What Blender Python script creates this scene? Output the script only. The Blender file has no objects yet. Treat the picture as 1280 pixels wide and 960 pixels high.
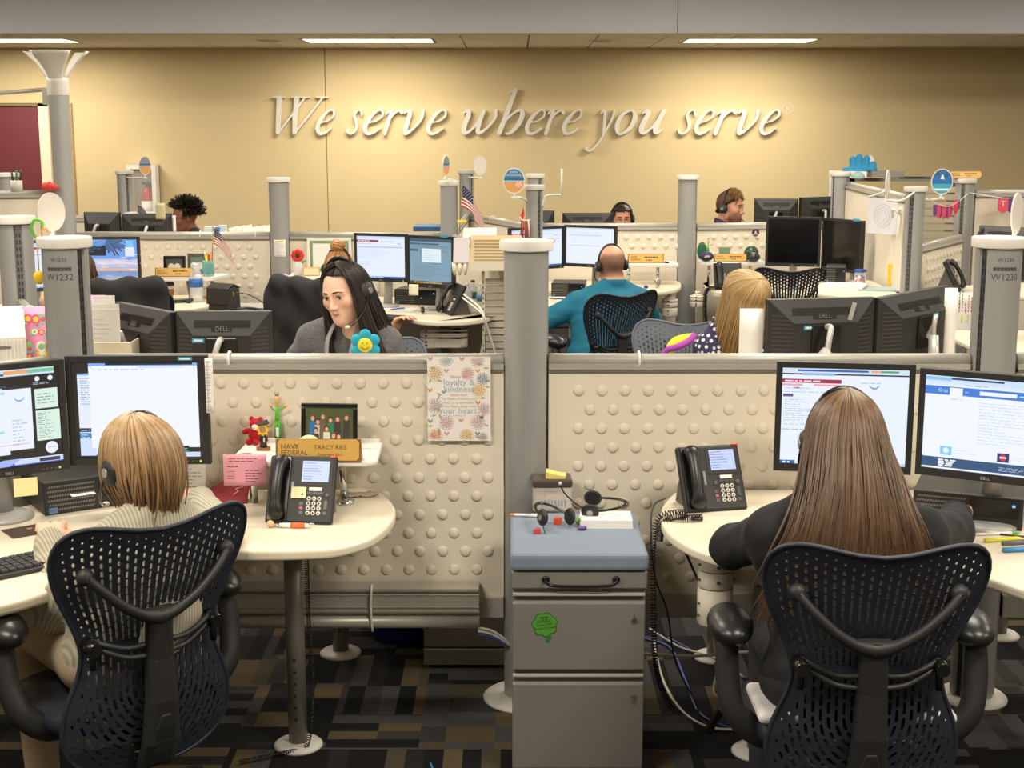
import bpy,bmesh,math,random
import numpy as np
from mathutils import Vector,Matrix,Euler
random.seed(7)
R = math.radians
scene = bpy.context.scene
COL = scene.collection
# camera, light, exposure
CAM_H,CAM_F,CAM_P = 1.95,1750.0,R(10.36)
cam_data = bpy.data.cameras.new('camera')
cam_data.sensor_width = 36.0
cam_data.lens = 36.0*CAM_F/1280.0
cam_data.clip_end = 200
cam = bpy.data.objects.new('camera',cam_data)
cam.location = (0,0,CAM_H)
cam.rotation_euler = (R(90)-CAM_P,0,0)
COL.objects.link(cam)
scene.camera = cam
world = bpy.data.worlds.new('world')
scene.world = world
world.use_nodes = True
world.node_tree.nodes['Background'].inputs[0].default_value = (0.9,0.93,1.0,1)
world.node_tree.nodes['Background'].inputs[1].default_value = 0.06
scene.view_settings.view_transform = 'Standard'
scene.view_settings.look = 'None'
scene.view_settings.gamma = 1.0
scene.view_settings.use_curve_mapping = False
scene.view_settings.exposure = 0.0
CEIL_Z,LOW_Z,SOFFIT_Y,WALL_Y = 3.30,2.75,12.4,14.5
WARM = (1.0,0.90,0.72)
def area_lamp(x,y,z,sx,sy,power,col=(1.0,0.92,0.78),spread=180):
 l = bpy.data.lights.new('ceiling_lamp','AREA')
 l.shape = 'RECTANGLE'
 l.size,l.size_y = sx,sy
 l.energy = power
 l.color = col
 l.spread = R(spread)
 o = bpy.data.objects.new('ceiling_lamp',l)
 o.location = (x,y,z)
 COL.objects.link(o)
 return o
for ly,pw in ((-1.0,12),(1.9,96),(4.9,58),(7.6,58),(10.2,58)):
 for lx in (-4.8,-1.6,1.6,4.8):
  area_lamp(lx,ly,CEIL_Z-0.03,1.2,0.6,pw)
# projecting helpers (pixel of the 1280x960 frame -> real place)
_c,_s = math.cos(CAM_P),math.sin(CAM_P)
def ray(px,py):
 a,b = (px-640)/CAM_F,(480-py)/CAM_F
 return (a,_c+b*_s,-_s+b*_c)
def ay(px,py,Y):
 d = ray(px,py)
 t = Y/d[1]
 return Vector((d[0]*t,Y,CAM_H+d[2]*t))
def az(px,py,Z):
 d = ray(px,py)
 t = (Z-CAM_H)/d[2]
 return Vector((d[0]*t,d[1]*t,Z))
# materials
MATS = {}
def mat(name,col,rough=0.5,metal=0.0,emit=0.0,bump=0.0,scale=200.0,var=0.0,spec=0.5,trans=0.0,vcol=False,alpha=1.0,coat=0.0,stretch=None,sheen=0.0):
 if name in MATS:
  return MATS[name]
 m = bpy.data.materials.new(name)
 m.use_nodes = True
 nt = m.node_tree
 b = nt.nodes['Principled BSDF']
 if len(col) == 3:
  col = tuple(col)+(1,)
 b.inputs['Base Color'].default_value = col
 b.inputs['Roughness'].default_value = rough
 b.inputs['Metallic'].default_value = metal
 b.inputs['Specular IOR Level'].default_value = spec
 if alpha < 1:
  b.inputs['Alpha'].default_value = alpha
 if coat:
  b.inputs['Coat Weight'].default_value = coat
 if sheen:
  b.inputs['Sheen Weight'].default_value = sheen
 if trans:
  b.inputs['Transmission Weight'].default_value = trans
  b.inputs['IOR'].default_value = 1.3
 if emit:
  b.inputs['Emission Color'].default_value = col
  b.inputs['Emission Strength'].default_value = emit
  b.inputs['Base Color'].default_value = (0.02,0.02,0.02,1)
 if bump or var:
  tc = nt.nodes.new('ShaderNodeTexCoord')
  n = nt.nodes.new('ShaderNodeTexNoise')
  n.inputs['Scale'].default_value = scale
  n.inputs['Detail'].default_value = 4
  src = tc.outputs['Object']
  if stretch:
   mp = nt.nodes.new('ShaderNodeMapping')
   mp.inputs['Scale'].default_value = stretch
   nt.links.new(src,mp.inputs['Vector'])
   src = mp.outputs['Vector']
  nt.links.new(src,n.inputs['Vector'])
  if bump:
   bp = nt.nodes.new('ShaderNodeBump')
   bp.inputs['Strength'].default_value = bump
   bp.inputs['Distance'].default_value = 0.002
   nt.links.new(n.outputs['Fac'],bp.inputs['Height'])
   nt.links.new(bp.outputs['Normal'],b.inputs['Normal'])
  if var:
   mx = nt.nodes.new('ShaderNodeMix')
   mx.data_type = 'RGBA'
   mx.inputs[6].default_value = tuple(c*(1-var) for c in col[:3])+(1,)
   mx.inputs[7].default_value = tuple(min(1,c*(1+var)) for c in col[:3])+(1,)
   nt.links.new(n.outputs['Fac'],mx.inputs[0])
   nt.links.new(mx.outputs[2],b.inputs['Base Color'])
 if vcol:
  at = nt.nodes.new('ShaderNodeAttribute')
  at.attribute_name = 'Col'
  nt.links.new(at.outputs['Color'],b.inputs['Base Color'])
 MATS[name] = m
 return m
def srgb(h):
 h = h.lstrip('#')
 out = []
 for i in (0,2,4):
  c = int(h[i:i+2],16)/255
  out.append(c/12.92 if c <= 0.04045 else ((c+0.055)/1.055) ** 2.4)
 return tuple(out)
def paint(hexcol,rough=0.55,**k):
 return mat('paint_%s_%d' % (hexcol.strip('#'),int(rough*100)),srgb(hexcol),rough,**k)
def glow(hexcol,e=1.0):
 return mat('glow_%s_%d' % (hexcol.strip('#'),int(e*100)),srgb(hexcol),0.4,emit=e)
# mesh builder
class MB:
 def __init__(self):
  self.v,self.f,self.m,self.s = [],[],[],[]
  self.M = Matrix.Identity(4)
  self.mi = 0
  self.col = None
 def at(self,loc=(0,0,0),rot=(0,0,0)):
  self.M = Matrix.Translation(Vector(loc)) @ Euler(rot).to_matrix().to_4x4()
  return self
 def add(self,vs,fs,smooth=False):
  o = len(self.v)
  M = self.M
  self.v += [tuple(M @ Vector(p)) for p in vs]
  for f in fs:
   self.f.append(tuple(i+o for i in f))
   self.m.append(self.mi)
   self.s.append(smooth)
  return self
 def box(self,c,s,rot=None):
  x,y,z = s[0]/2,s[1]/2,s[2]/2
  vs = [Vector(p) for p in ((-x,-y,-z),(x,-y,-z),(x,y,-z),(-x,y,-z),(-x,-y,z),(x,-y,z),(x,y,z),(-x,y,z))]
  if rot:
   E = Euler(rot).to_matrix()
   vs = [E @ p for p in vs]
  c = Vector(c)
  return self.add([p+c for p in vs],[(0,3,2,1),(4,5,6,7),(0,1,5,4),(1,2,6,5),(2,3,7,6),(3,0,4,7)])
 def bx(self,x0,x1,y0,y1,z0,z1):
  return self.box(((x0+x1)/2,(y0+y1)/2,(z0+z1)/2),(abs(x1-x0),abs(y1-y0),abs(z1-z0)))
 def quad(self,a,b,c,d):
  return self.add([a,b,c,d],[(0,1,2,3)])
 def rect(self,x0,x1,z0,z1,y=0):
  return self.add([(x0,y,z0),(x1,y,z0),(x1,y,z1),(x0,y,z1)],[(0,1,2,3)])
 def cyl(self,p0,p1,r0,r1=None,n=16,caps=True):
  r1 = r0 if r1 is None else r1
  return self.tube([p0,p1],[r0,r1],n,caps)
 def tube(self,pts,r,n=8,caps=True,closed=False,flat=1.0):
  pts = [Vector(p) for p in pts]
  N = len(pts)
  rs = list(r) if hasattr(r,'__len__') else [r]*N
  vs,fs = [],[]
  up = None
  for i in range(N):
   if closed:
    t = pts[(i+1) % N]-pts[i-1]
   else:
    t = pts[min(i+1,N-1)]-pts[max(i-1,0)]
   if t.length < 1e-9:
    t = Vector((0,0,1))
   t.normalize()
   if up is None:
    a = Vector((0,0,1)) if abs(t.z) < 0.9 else Vector((1,0,0))
    up = (a-t*a.dot(t)).normalized()
   else:
    up = (up-t*up.dot(t))
    up = up.normalized() if up.length > 1e-6 else Vector((1,0,0))
   sd = t.cross(up)
   for k in range(n):
    a = 2*math.pi*k/n
    vs.append(pts[i]+up*(math.cos(a)*rs[i]*flat)+sd*(math.sin(a)*rs[i]))
  for i in range(N if closed else N-1):
   j = (i+1) % N
   for k in range(n):
    l = (k+1) % n
    fs.append((i*n+k,i*n+l,j*n+l,j*n+k))
  self.add(vs,fs,True)
  if caps and not closed:
   o = len(self.v)-len(vs)
   self.f += [tuple(o+k for k in range(n-1,-1,-1)),tuple(o+(N-1)*n+k for k in range(n))]
   self.m += [self.mi]*2
   self.s += [False]*2
  return self
 def lathe(self,prof,n=24,c=(0,0,0)):
  c = Vector(c)
  vs,fs = [],[]
  for r,z in prof:
   for k in range(n):
    a = 2*math.pi*k/n
    vs.append(c+Vector((r*math.cos(a),r*math.sin(a),z)))
  for i in range(len(prof)-1):
   for k in range(n):
    l = (k+1) % n
    fs.append((i*n+k,i*n+l,(i+1)*n+l,(i+1)*n+k))
  self.add(vs,fs,True)
  o = len(self.v)-len(vs)
  if prof[0][0] > 1e-5:
   self.f.append(tuple(o+k for k in range(n-1,-1,-1))); self.m.append(self.mi); self.s.append(False)
  if prof[-1][0] > 1e-5:
   b = o+(len(prof)-1)*n
   self.f.append(tuple(b+k for k in range(n))); self.m.append(self.mi); self.s.append(False)
  return self
 def prism(self,poly,z0,z1):
  n = len(poly)
  vs = [(p[0],p[1],z0) for p in poly]+[(p[0],p[1],z1) for p in poly]
  fs = [tuple(range(n-1,-1,-1)),tuple(range(n,2*n))]+[(i,(i+1) % n,n+(i+1) % n,n+i) for i in range(n)]
  return self.add(vs,fs)
 def prism_y(self,poly,y0,y1):
  n = len(poly)
  vs = [(p[0],y0,p[1]) for p in poly]+[(p[0],y1,p[1]) for p in poly]
  fs = [tuple(range(n)),tuple(range(2*n-1,n-1,-1))]+[((i+1) % n,i,n+i,n+(i+1) % n) for i in range(n)]
  return self.add(vs,fs)
 def prism_x(self,poly,x0,x1):
  n = len(poly)
  vs = [(x0,p[0],p[1]) for p in poly]+[(x1,p[0],p[1]) for p in poly]
  fs = [tuple(range(n-1,-1,-1)),tuple(range(n,2*n))]+[(i,(i+1) % n,n+(i+1) % n,n+i) for i in range(n)]
  return self.add(vs,fs)
 def ell(self,c,r,rot=None,nu=16,nv=10,lo=-90,hi=90):
  c = Vector(c)
  E = Euler(rot).to_matrix() if rot else Matrix.Identity(3)
  vs,fs = [],[]
  for j in range(nv+1):
   t = R(lo+(hi-lo)*j/nv)
   for i in range(nu):
    a = 2*math.pi*i/nu
    vs.append(c+E @ Vector((r[0]*math.cos(t)*math.cos(a),r[1]*math.cos(t)*math.sin(a),r[2]*math.sin(t))))
  for j in range(nv):
   for i in range(nu):
    k = (i+1) % nu
    fs.append((j*nu+i,j*nu+k,(j+1)*nu+k,(j+1)*nu+i))
  return self.add(vs,fs,True)
 def build(self,name,mats,parent=None,bev=0.0,seg=2,smooth=None,stuff=False,label=None,loc=None,rot=None):
  me = bpy.data.meshes.new(name)
  me.from_pydata(self.v,[],self.f)
  if not isinstance(mats,(list,tuple)):
   mats = [mats]
  for m in mats:
   me.materials.append(m)
  me.polygons.foreach_set('material_index',self.m)
  sm = self.s if smooth is None else [smooth]*len(self.f)
  me.polygons.foreach_set('use_smooth',sm)
  me.update()
  o = bpy.data.objects.new(name,me)
  COL.objects.link(o)
  if bev:
   md = o.modifiers.new('bevel','BEVEL')
   md.width,md.segments,md.limit_method,md.angle_limit = bev,seg,'ANGLE',R(40)
   md.harden_normals = False
  if parent:
   o.parent = parent
  if stuff:
   o['kind'] = 'stuff'
  if label:
   o['label'] = label
  if loc is not None:
   o.location = loc
  if rot is not None:
   o.rotation_euler = rot
  return o
def np_mesh(name,V,Fq,m,parent=None,cols=None,smooth=True):
 me = bpy.data.meshes.new(name)
 V = np.asarray(V,dtype=np.float32)
 Fq = np.asarray(Fq,dtype=np.int32)
 k = Fq.shape[1]
 me.vertices.add(len(V)); me.vertices.foreach_set('co',V.ravel())
 me.loops.add(Fq.size); me.loops.foreach_set('vertex_index',Fq.ravel())
 me.polygons.add(len(Fq))
 me.polygons.foreach_set('loop_start',np.arange(0,Fq.size,k,dtype=np.int32))
 me.polygons.foreach_set('loop_total',np.full(len(Fq),k,dtype=np.int32))
 me.polygons.foreach_set('use_smooth',np.full(len(Fq),smooth))
 me.materials.append(m)
 me.update(calc_edges=True)
 me.validate()
 if cols is not None:
  a = me.color_attributes.new('Col','FLOAT_COLOR','POINT')
  c4 = np.ones((len(V),4),np.float32); c4[:,:3] = cols
  a.data.foreach_set('color',c4.ravel())
 o = bpy.data.objects.new(name,me)
 COL.objects.link(o)
 if parent:
  o.parent = parent
 return o
def tag(o,label=None,cat=None,group=None,kind=None):
 if label: o['label'] = label
 if cat: o['category'] = cat
 if group: o['group'] = group
 if kind: o['kind'] = kind
 return o
def thing(name,label,cat,loc=(0,0,0),rz=0.0,group=None,rot=None):
 o = bpy.data.objects.new(name,None)
 o.empty_display_size = 0.05
 COL.objects.link(o)
 o.location = loc
 o.rotation_euler = rot if rot else (0,0,rz)
 return tag(o,label,cat,group)
CHILD = {}
def kids(o):
 return [c for c in bpy.data.objects if c.parent == o]
def dup(root,loc,rz=0.0,label=None,group=None,rot=None):
 r = root.copy(); COL.objects.link(r)
 r.location = loc
 r.rotation_euler = rot if rot else (0,0,rz)
 if label: r['label'] = label
 if group: r['group'] = group
 for ch in kids(root):
  c = ch.copy(); COL.objects.link(c); c.parent = r
  for g in kids(ch):
   d = g.copy(); COL.objects.link(d); d.parent = c
 return r
def text_geo(s,size,align='CENTER',res=2):
 cu = bpy.data.curves.new('t','FONT')
 cu.body = s
 cu.size = size
 cu.align_x = align
 cu.resolution_u = res
 ob = bpy.data.objects.new('t',cu)
 me = ob.to_mesh()
 vs = [(v.co.x,v.co.y) for v in me.vertices]
 fs = [tuple(p.vertices) for p in me.polygons]
 ob.to_mesh_clear()
 bpy.data.objects.remove(ob); bpy.data.curves.remove(cu)
 return vs,fs
def text(mb,s,size,x,z,y=0.0,align='CENTER'):
 vs,fs = text_geo(s,size,align)
 mb.add([(x+a,y,z+b) for a,b in vs],fs)
 return mb
def spline(pts,n=8,closed=False):
 pts = [Vector(p) for p in pts]
 N = len(pts)
 out = []
 for i in range(N if closed else N-1):
  g = (lambda k: pts[k % N]) if closed else (lambda k: pts[max(0,min(N-1,k))])
  p0,p1,p2,p3 = g(i-1),g(i),g(i+1),g(i+2)
  for j in range(n):
   t = j/n
   out.append(0.5*((2*p1)+(p2-p0)*t+(2*p0-5*p1+4*p2-p3)*t*t+(3*p1-p0-3*p2+p3)*t ** 3))
 if not closed:
  out.append(pts[-1].copy())
 return out
def contour(F,xs,zs):
 """polygons of F<0 on a grid: returns verts [(x,z)], faces, boundary edges"""
 nx,nz = len(xs),len(zs)
 idx = {}
 V,faces = [],[]
 ins = F < 0
 def corner(i,j):
  k = (i,j)
  if k not in idx:
   idx[k] = len(V); V.append((xs[i],zs[j]))
  return idx[k]
 def edge(i,j,a,b):
  k = (i,j,a,b) if (i,j) <= (a,b) else (a,b,i,j)
  if k not in idx:
   f0,f1 = F[k[0],k[1]],F[k[2],k[3]]
   t = f0/(f0-f1)
   t = min(0.98,max(0.02,t))
   idx[k] = len(V)
   V.append((xs[k[0]]+t*(xs[k[2]]-xs[k[0]]),zs[k[1]]+t*(zs[k[3]]-zs[k[1]])))
  return idx[k]
 cnt = ins[:-1,:-1].astype(int)+ins[1:,:-1]+ins[1:,1:]+ins[:-1,1:]
 for i,j in zip(*np.nonzero(cnt)):
  i,j = int(i),int(j)
  cs = ((i,j),(i+1,j),(i+1,j+1),(i,j+1))
  poly = []
  for q in range(4):
   a,b = cs[q],cs[(q+1) % 4]
   if ins[a]: poly.append(corner(*a))
   if ins[a] != ins[b]: poly.append(edge(*a,*b))
  if len(poly) >= 3:
   faces.append(tuple(poly))
 ec = {}
 for f in faces:
  for q in range(len(f)):
   a,b = f[q],f[(q+1) % len(f)]
   if (b,a) in ec: del ec[(b,a)]
   else: ec[(a,b)] = 1
 return V,faces,list(ec)
def slab(mb,V,faces,edges,front,back,smooth=False):
 """solid plate: front/back map (x,z)->3d"""
 n = len(V)
 vs = [front(*p) for p in V]+[back(*p) for p in V]
 fs = list(faces)+[tuple(n+i for i in reversed(f)) for f in faces]+[(b,a,n+a,n+b) for a,b in edges]
 return mb.add(vs,fs,smooth)

# SETTING
M_wall = mat('wall_paint',srgb('#d3c096'),0.75,bump=0.15,scale=300,var=0.03)
M_ceil = mat('ceiling_tile',srgb('#efe8da'),0.9,bump=0.3,scale=260,var=0.05)
M_grid = mat('ceiling_grid',srgb('#857a64'),0.6)
M_soff = mat('soffit_paint',srgb('#c4c8d0'),0.7)
M_pole = mat('pole_grey',srgb('#a9a9a8'),0.42,metal=0.35,bump=0.05,scale=500)
M_polecap = mat('cap_white',srgb('#dcd8d0'),0.45)
M_rail = mat('rail_silver',srgb('#bdb9b0'),0.38,metal=0.3)
M_dark = mat('dark_channel',srgb('#3a3a3c'),0.55)
M_panel = mat('panel_fabric',srgb('#e4dac8'),0.85,bump=0.12,scale=700,var=0.03)
M_cream = mat('laminate_cream',srgb('#e6dcc6'),0.35,coat=0.1)
M_black = mat('black_plastic',srgb('#242424'),0.52,bump=0.08,scale=900)
M_blackg = mat('black_gloss',srgb('#161616'),0.22)
M_grey = mat('grey_metal',srgb('#7b7873'),0.5,bump=0.05,scale=800)
M_white = mat('white_plastic',srgb('#e9e6df'),0.4)
M_paper = mat('paper_white',srgb('#eeeae6'),0.8)
M_chrome = mat('chrome',srgb('#c9c9c9'),0.2,metal=1.0)
M_wood = mat('wood_brown',srgb('#8a6038'),0.5,var=0.25,scale=25,stretch=(1,8,8))
M_gold = mat('brass_plate',srgb('#dcaf5c'),0.42,metal=0.1)
M_ink = mat('ink_dark',srgb('#2a2320'),0.7)
M_navy = mat('mesh_navy',srgb('#252935'),0.5)
M_navy_lit = mat('mesh_navy_lit',srgb('#5b626e'),0.5)  # navy mesh again, lightened in colour to stand for its lit front face
M_clear = mat('clear_plastic',(0.95,0.96,0.96),0.06,alpha=0.12)
def carpet_material():
 m = bpy.data.materials.new('carpet_pattern')
 m.use_nodes = True
 nt = m.node_tree
 b = nt.nodes['Principled BSDF']
 b.inputs['Roughness'].default_value = 0.95
 b.inputs['Specular IOR Level'].default_value = 0.1
 N = nt.nodes.new
 L = nt.links.new
 geo = N('ShaderNodeTexCoord')
 sep = N('ShaderNodeSeparateXYZ'); L(geo.outputs['Object'],sep.inputs[0])
 def cell(sx,sy,ox,oy):
  out = []
  for ax,s,o in ((0,sx,ox),(1,sy,oy)):
   a = N('ShaderNodeMath'); a.operation = 'MULTIPLY_ADD'
   L(sep.outputs[ax],a.inputs[0]); a.inputs[1].default_value = 1/s; a.inputs[2].default_value = o
   f = N('ShaderNodeMath'); f.operation = 'FLOOR'; L(a.outputs[0],f.inputs[0])
   out.append(f.outputs[0])
  cb = N('ShaderNodeCombineXYZ'); L(out[0],cb.inputs[0]); L(out[1],cb.inputs[1])
  w = N('ShaderNodeTexWhiteNoise'); w.noise_dimensions = '2D'; L(cb.outputs[0],w.inputs['Vector'])
  return w.outputs['Value']
 def ramp(v,stops):
  r = N('ShaderNodeValToRGB'); r.color_ramp.interpolation = 'CONSTANT'
  e = r.color_ramp.elements
  e[0].position,e[0].color = 0,srgb(stops[0][1])+(1,)
  e[1].position,e[1].color = stops[1][0],srgb(stops[1][1])+(1,)
  for p,c in stops[2:]:
   x = e.new(p); x.color = srgb(c)+(1,)
  L(v,r.inputs[0])
  return r.outputs[0]
 pal = [(0,'#1f1e20'),(0.36,'#3c3b3b'),(0.54,'#4a4a4b'),(0.68,'#2a292a'),(0.82,'#5e5038'),(0.94,'#504838')]
 A = ramp(cell(0.21,0.062,0.1,0.3),pal)
 B = ramp(cell(0.06,0.25,0.6,0.2),pal)
 Cc = ramp(cell(0.16,0.12,0.35,0.7),pal)
 sel = cell(0.30,0.27,0.0,0.5)
 def gt(v,t):
  g = N('ShaderNodeMath'); g.operation = 'GREATER_THAN'; L(v,g.inputs[0]); g.inputs[1].default_value = t
  return g.outputs[0]
 def mix(f,a,c):
  x = N('ShaderNodeMix'); x.data_type = 'RGBA'
  L(f,x.inputs[0]); L(a,x.inputs[6]); L(c,x.inputs[7])
  return x.outputs[2]
 c1 = mix(gt(sel,0.36),A,B)
 c2 = mix(gt(sel,0.80),c1,Cc)
 n = N('ShaderNodeTexNoise'); n.inputs['Scale'].default_value = 260; L(geo.outputs['Object'],n.inputs['Vector'])
 x = N('ShaderNodeMix'); x.data_type = 'RGBA'; x.blend_type = 'MULTIPLY'; x.inputs[0].default_value = 0.6
 L(c2,x.inputs[6]); L(n.outputs['Color'],x.inputs[7])
 hs = N('ShaderNodeHueSaturation'); hs.inputs['Value'].default_value = 1.35; hs.inputs['Saturation'].default_value = 0.9
 L(x.outputs[2],hs.inputs['Color'])
 L(hs.outputs[0],b.inputs['Base Color'])
 bp = N('ShaderNodeBump'); bp.inputs['Strength'].default_value = 0.5; bp.inputs['Distance'].default_value = 0.003
 L(n.outputs['Fac'],bp.inputs['Height']); L(bp.outputs['Normal'],b.inputs['Normal'])
 return m
def struct(name,mb,m,**k):
 o = mb.build(name,m,**k)
 o['kind'] = 'structure'
 return o
XW = 10.0
struct('floor',MB().bx(-XW,XW,-4,WALL_Y,-0.1,0),carpet_material())
struct('ceiling',MB().bx(-XW,XW,-4,SOFFIT_Y,CEIL_Z,CEIL_Z+0.1),M_ceil)
SEAM_X = ay(408,170,WALL_Y).x
wb = struct('wall_back',MB().bx(-XW,XW,WALL_Y+0.01,WALL_Y+0.12,0,CEIL_Z),mat('seam_brown',srgb('#8a7448'),0.8))
for a,b_ in ((-XW,SEAM_X-0.004),(SEAM_X+0.004,XW)):
 MB().bx(a,b_,WALL_Y,WALL_Y+0.012,0,LOW_Z+0.02).build('wall_panel',M_wall,wb)
struct('wall_left',MB().bx(-XW-0.1,-XW,-4,WALL_Y,0,CEIL_Z),M_wall)
struct('wall_right',MB().bx(XW,XW+0.1,-4,WALL_Y,0,CEIL_Z),M_wall)
struct('wall_front',MB().bx(-XW,XW,-4.1,-4,0,CEIL_Z),M_wall)
struct('baseboard_back',MB().bx(-XW,XW,WALL_Y-0.012,WALL_Y,0,0.1),mat('base_dark',srgb('#4a443c'),0.6))
bulk = struct('trim_1',MB().bx(-XW,XW,SOFFIT_Y+0.01,SOFFIT_Y+0.1,LOW_Z,CEIL_Z),mat('soffit_joint',srgb('#6d6c6a'),0.8))
bulk['label'] = 'pale grey bulkhead above the lowered ceiling strip'
JX = ay(847,30,SOFFIT_Y).x
for a,b_ in ((-XW,JX-0.004),(JX+0.004,XW)):
 MB().bx(a,b_,SOFFIT_Y-0.005,SOFFIT_Y+0.012,LOW_Z,CEIL_Z).build('bulkhead_panel',M_soff,bulk)
MB().bx(-XW,XW,SOFFIT_Y-0.012,SOFFIT_Y+0.02,LOW_Z-0.012,LOW_Z+0.004).build('edge_bead',mat('bead_tan',srgb('#9a8c70'),0.6),bulk)
lowc = struct('ceiling_low',MB().bx(-XW,XW,SOFFIT_Y+0.02,WALL_Y,LOW_Z+0.03,LOW_Z+0.12),M_grid)
lowc['label'] = 'lowered strip of square ceiling tiles along the lettered wall'
LIGHTS = []
for (xa,xb) in ((-75,71),(374,541),(858,1027)):
 l0,l1 = ay(xa,49,13.1),ay(xb,49,13.1)
 LIGHTS.append(((l0.x+l1.x)/2,1.22))
LY0,LY1 = SOFFIT_Y+0.06+0.61,SOFFIT_Y+0.06+1.22
tile_mesh = None
T = 0.61
rows = [SOFFIT_Y+0.06,SOFFIT_Y+0.06+T,SOFFIT_Y+0.06+2*T,SOFFIT_Y+0.06+3*T]
for iy,y in enumerate(rows):
 h = min(T,WALL_Y-y)
 for ix in range(-10,11):
  x = (ix+0.25)*T
  cx,cy = x+T/2,y+h/2
  hit = [lx for lx,_ in LIGHTS if abs(cx-lx) < 0.61+T/2] if iy == 1 else []
  if hit:
   for a,b_ in ((x,min(x+T,hit[0]-0.61)),(max(x,hit[0]+0.61),x+T)):
    if b_-a > 0.03:
     MB().bx(a+0.008,b_-0.004,y+0.008,y+T-0.008,LOW_Z-0.004,LOW_Z+0.028).build('ceiling_tile',M_ceil,lowc)
   continue
  if h < T-0.01:
   MB().bx(x+0.008,x+T-0.008,y+0.008,y+h-0.004,LOW_Z-0.004,LOW_Z+0.028).build('ceiling_tile',M_ceil,lowc)
  elif tile_mesh is None:
   o = MB().bx(-T/2+0.008,T/2-0.008,-T/2+0.008,T/2-0.008,LOW_Z-0.004,LOW_Z+0.028).build('ceiling_tile',M_ceil,lowc,loc=(cx,cy,0))
   tile_mesh = o
  else:
   o = tile_mesh.copy(); COL.objects.link(o); o.location = (cx,cy,0)
for nm,px in (('left of the words',338),('right of the words',752)):
 p = ay(px,52,13.3)
 s = thing('ceiling_speaker','small round grille in the low ceiling '+nm,'grille',(p.x,13.3,LOW_Z-0.006))
 MB().lathe([(0.11,0.0),(0.11,-0.004),(0.09,-0.008),(0.0,-0.009)],24).build('grille',mat('grille_grey',srgb('#9b948a'),0.6),s)
 MB().lathe([(0.125,0.001),(0.125,-0.005),(0.11,-0.006)],24).build('ring',M_ceil,s)
for i,(lx,w) in enumerate(LIGHTS):
 t = thing('ceiling_light',['glowing ceiling panel light above the maroon door at the left edge',
 'glowing ceiling panel light above the words We serve',
 'glowing ceiling panel light above the word you at the right'][i],'light',(lx,(LY0+LY1)/2,LOW_Z),group='flush ceiling panel lights')
 hy = (LY1-LY0)/2
 MB().bx(-0.61,0.61,-hy,-hy+0.02,-0.006,0.02).bx(-0.61,0.61,hy-0.02,hy,-0.006,0.02).bx(-0.61,-0.59,-hy,hy,-0.006,0.02).bx(0.59,0.61,-hy,hy,-0.006,0.02).build('frame',M_grid,t)
 MB().add([(-0.59,-hy+0.02,0.0),(0.59,-hy+0.02,0.0),(0.59,hy-0.02,0.0),(-0.59,hy-0.02,0.0)],[(3,2,1,0)]).build('diffuser',glow('#fff4dc',6),t)
 area_lamp(lx,(LY0+LY1)/2+0.12,LOW_Z-0.02,1.15,0.45,40,WARM)
# door at the left
d0,d1 = ay(-70,133,WALL_Y),ay(56,250,WALL_Y)
door = struct('door_1',MB().bx(d0.x,d1.x,WALL_Y-0.035,WALL_Y-0.004,0.01,d0.z),mat('door_maroon',srgb('#6e2f38'),0.5,var=0.05,scale=20))
door['label'] = 'dark maroon door with a cream frame'
dz = d0.z
MB().bx(d1.x,d1.x+0.1,WALL_Y-0.05,WALL_Y,0,dz+0.03).bx(d0.x-0.1,d0.x,WALL_Y-0.05,WALL_Y,0,dz+0.03).build('door_jamb',M_cream,door)
MB().bx(d0.x-0.1,d1.x+0.1,WALL_Y-0.05,WALL_Y,dz,dz+0.035).build('door_head',mat('head_brown',srgb('#7d6a48'),0.6),door)
MB().cyl((d1.x-0.1,WALL_Y-0.05,1.0),(d1.x-0.1,WALL_Y-0.09,1.0),0.03).build('door_knob',M_chrome,door)
struct('trim_2',MB().bx(ay(92,200,WALL_Y).x-0.015,ay(92,200,WALL_Y).x+0.015,WALL_Y-0.02,WALL_Y,0,dz+0.03),mat('trim_tan',srgb('#a58a55'),0.6))
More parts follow.
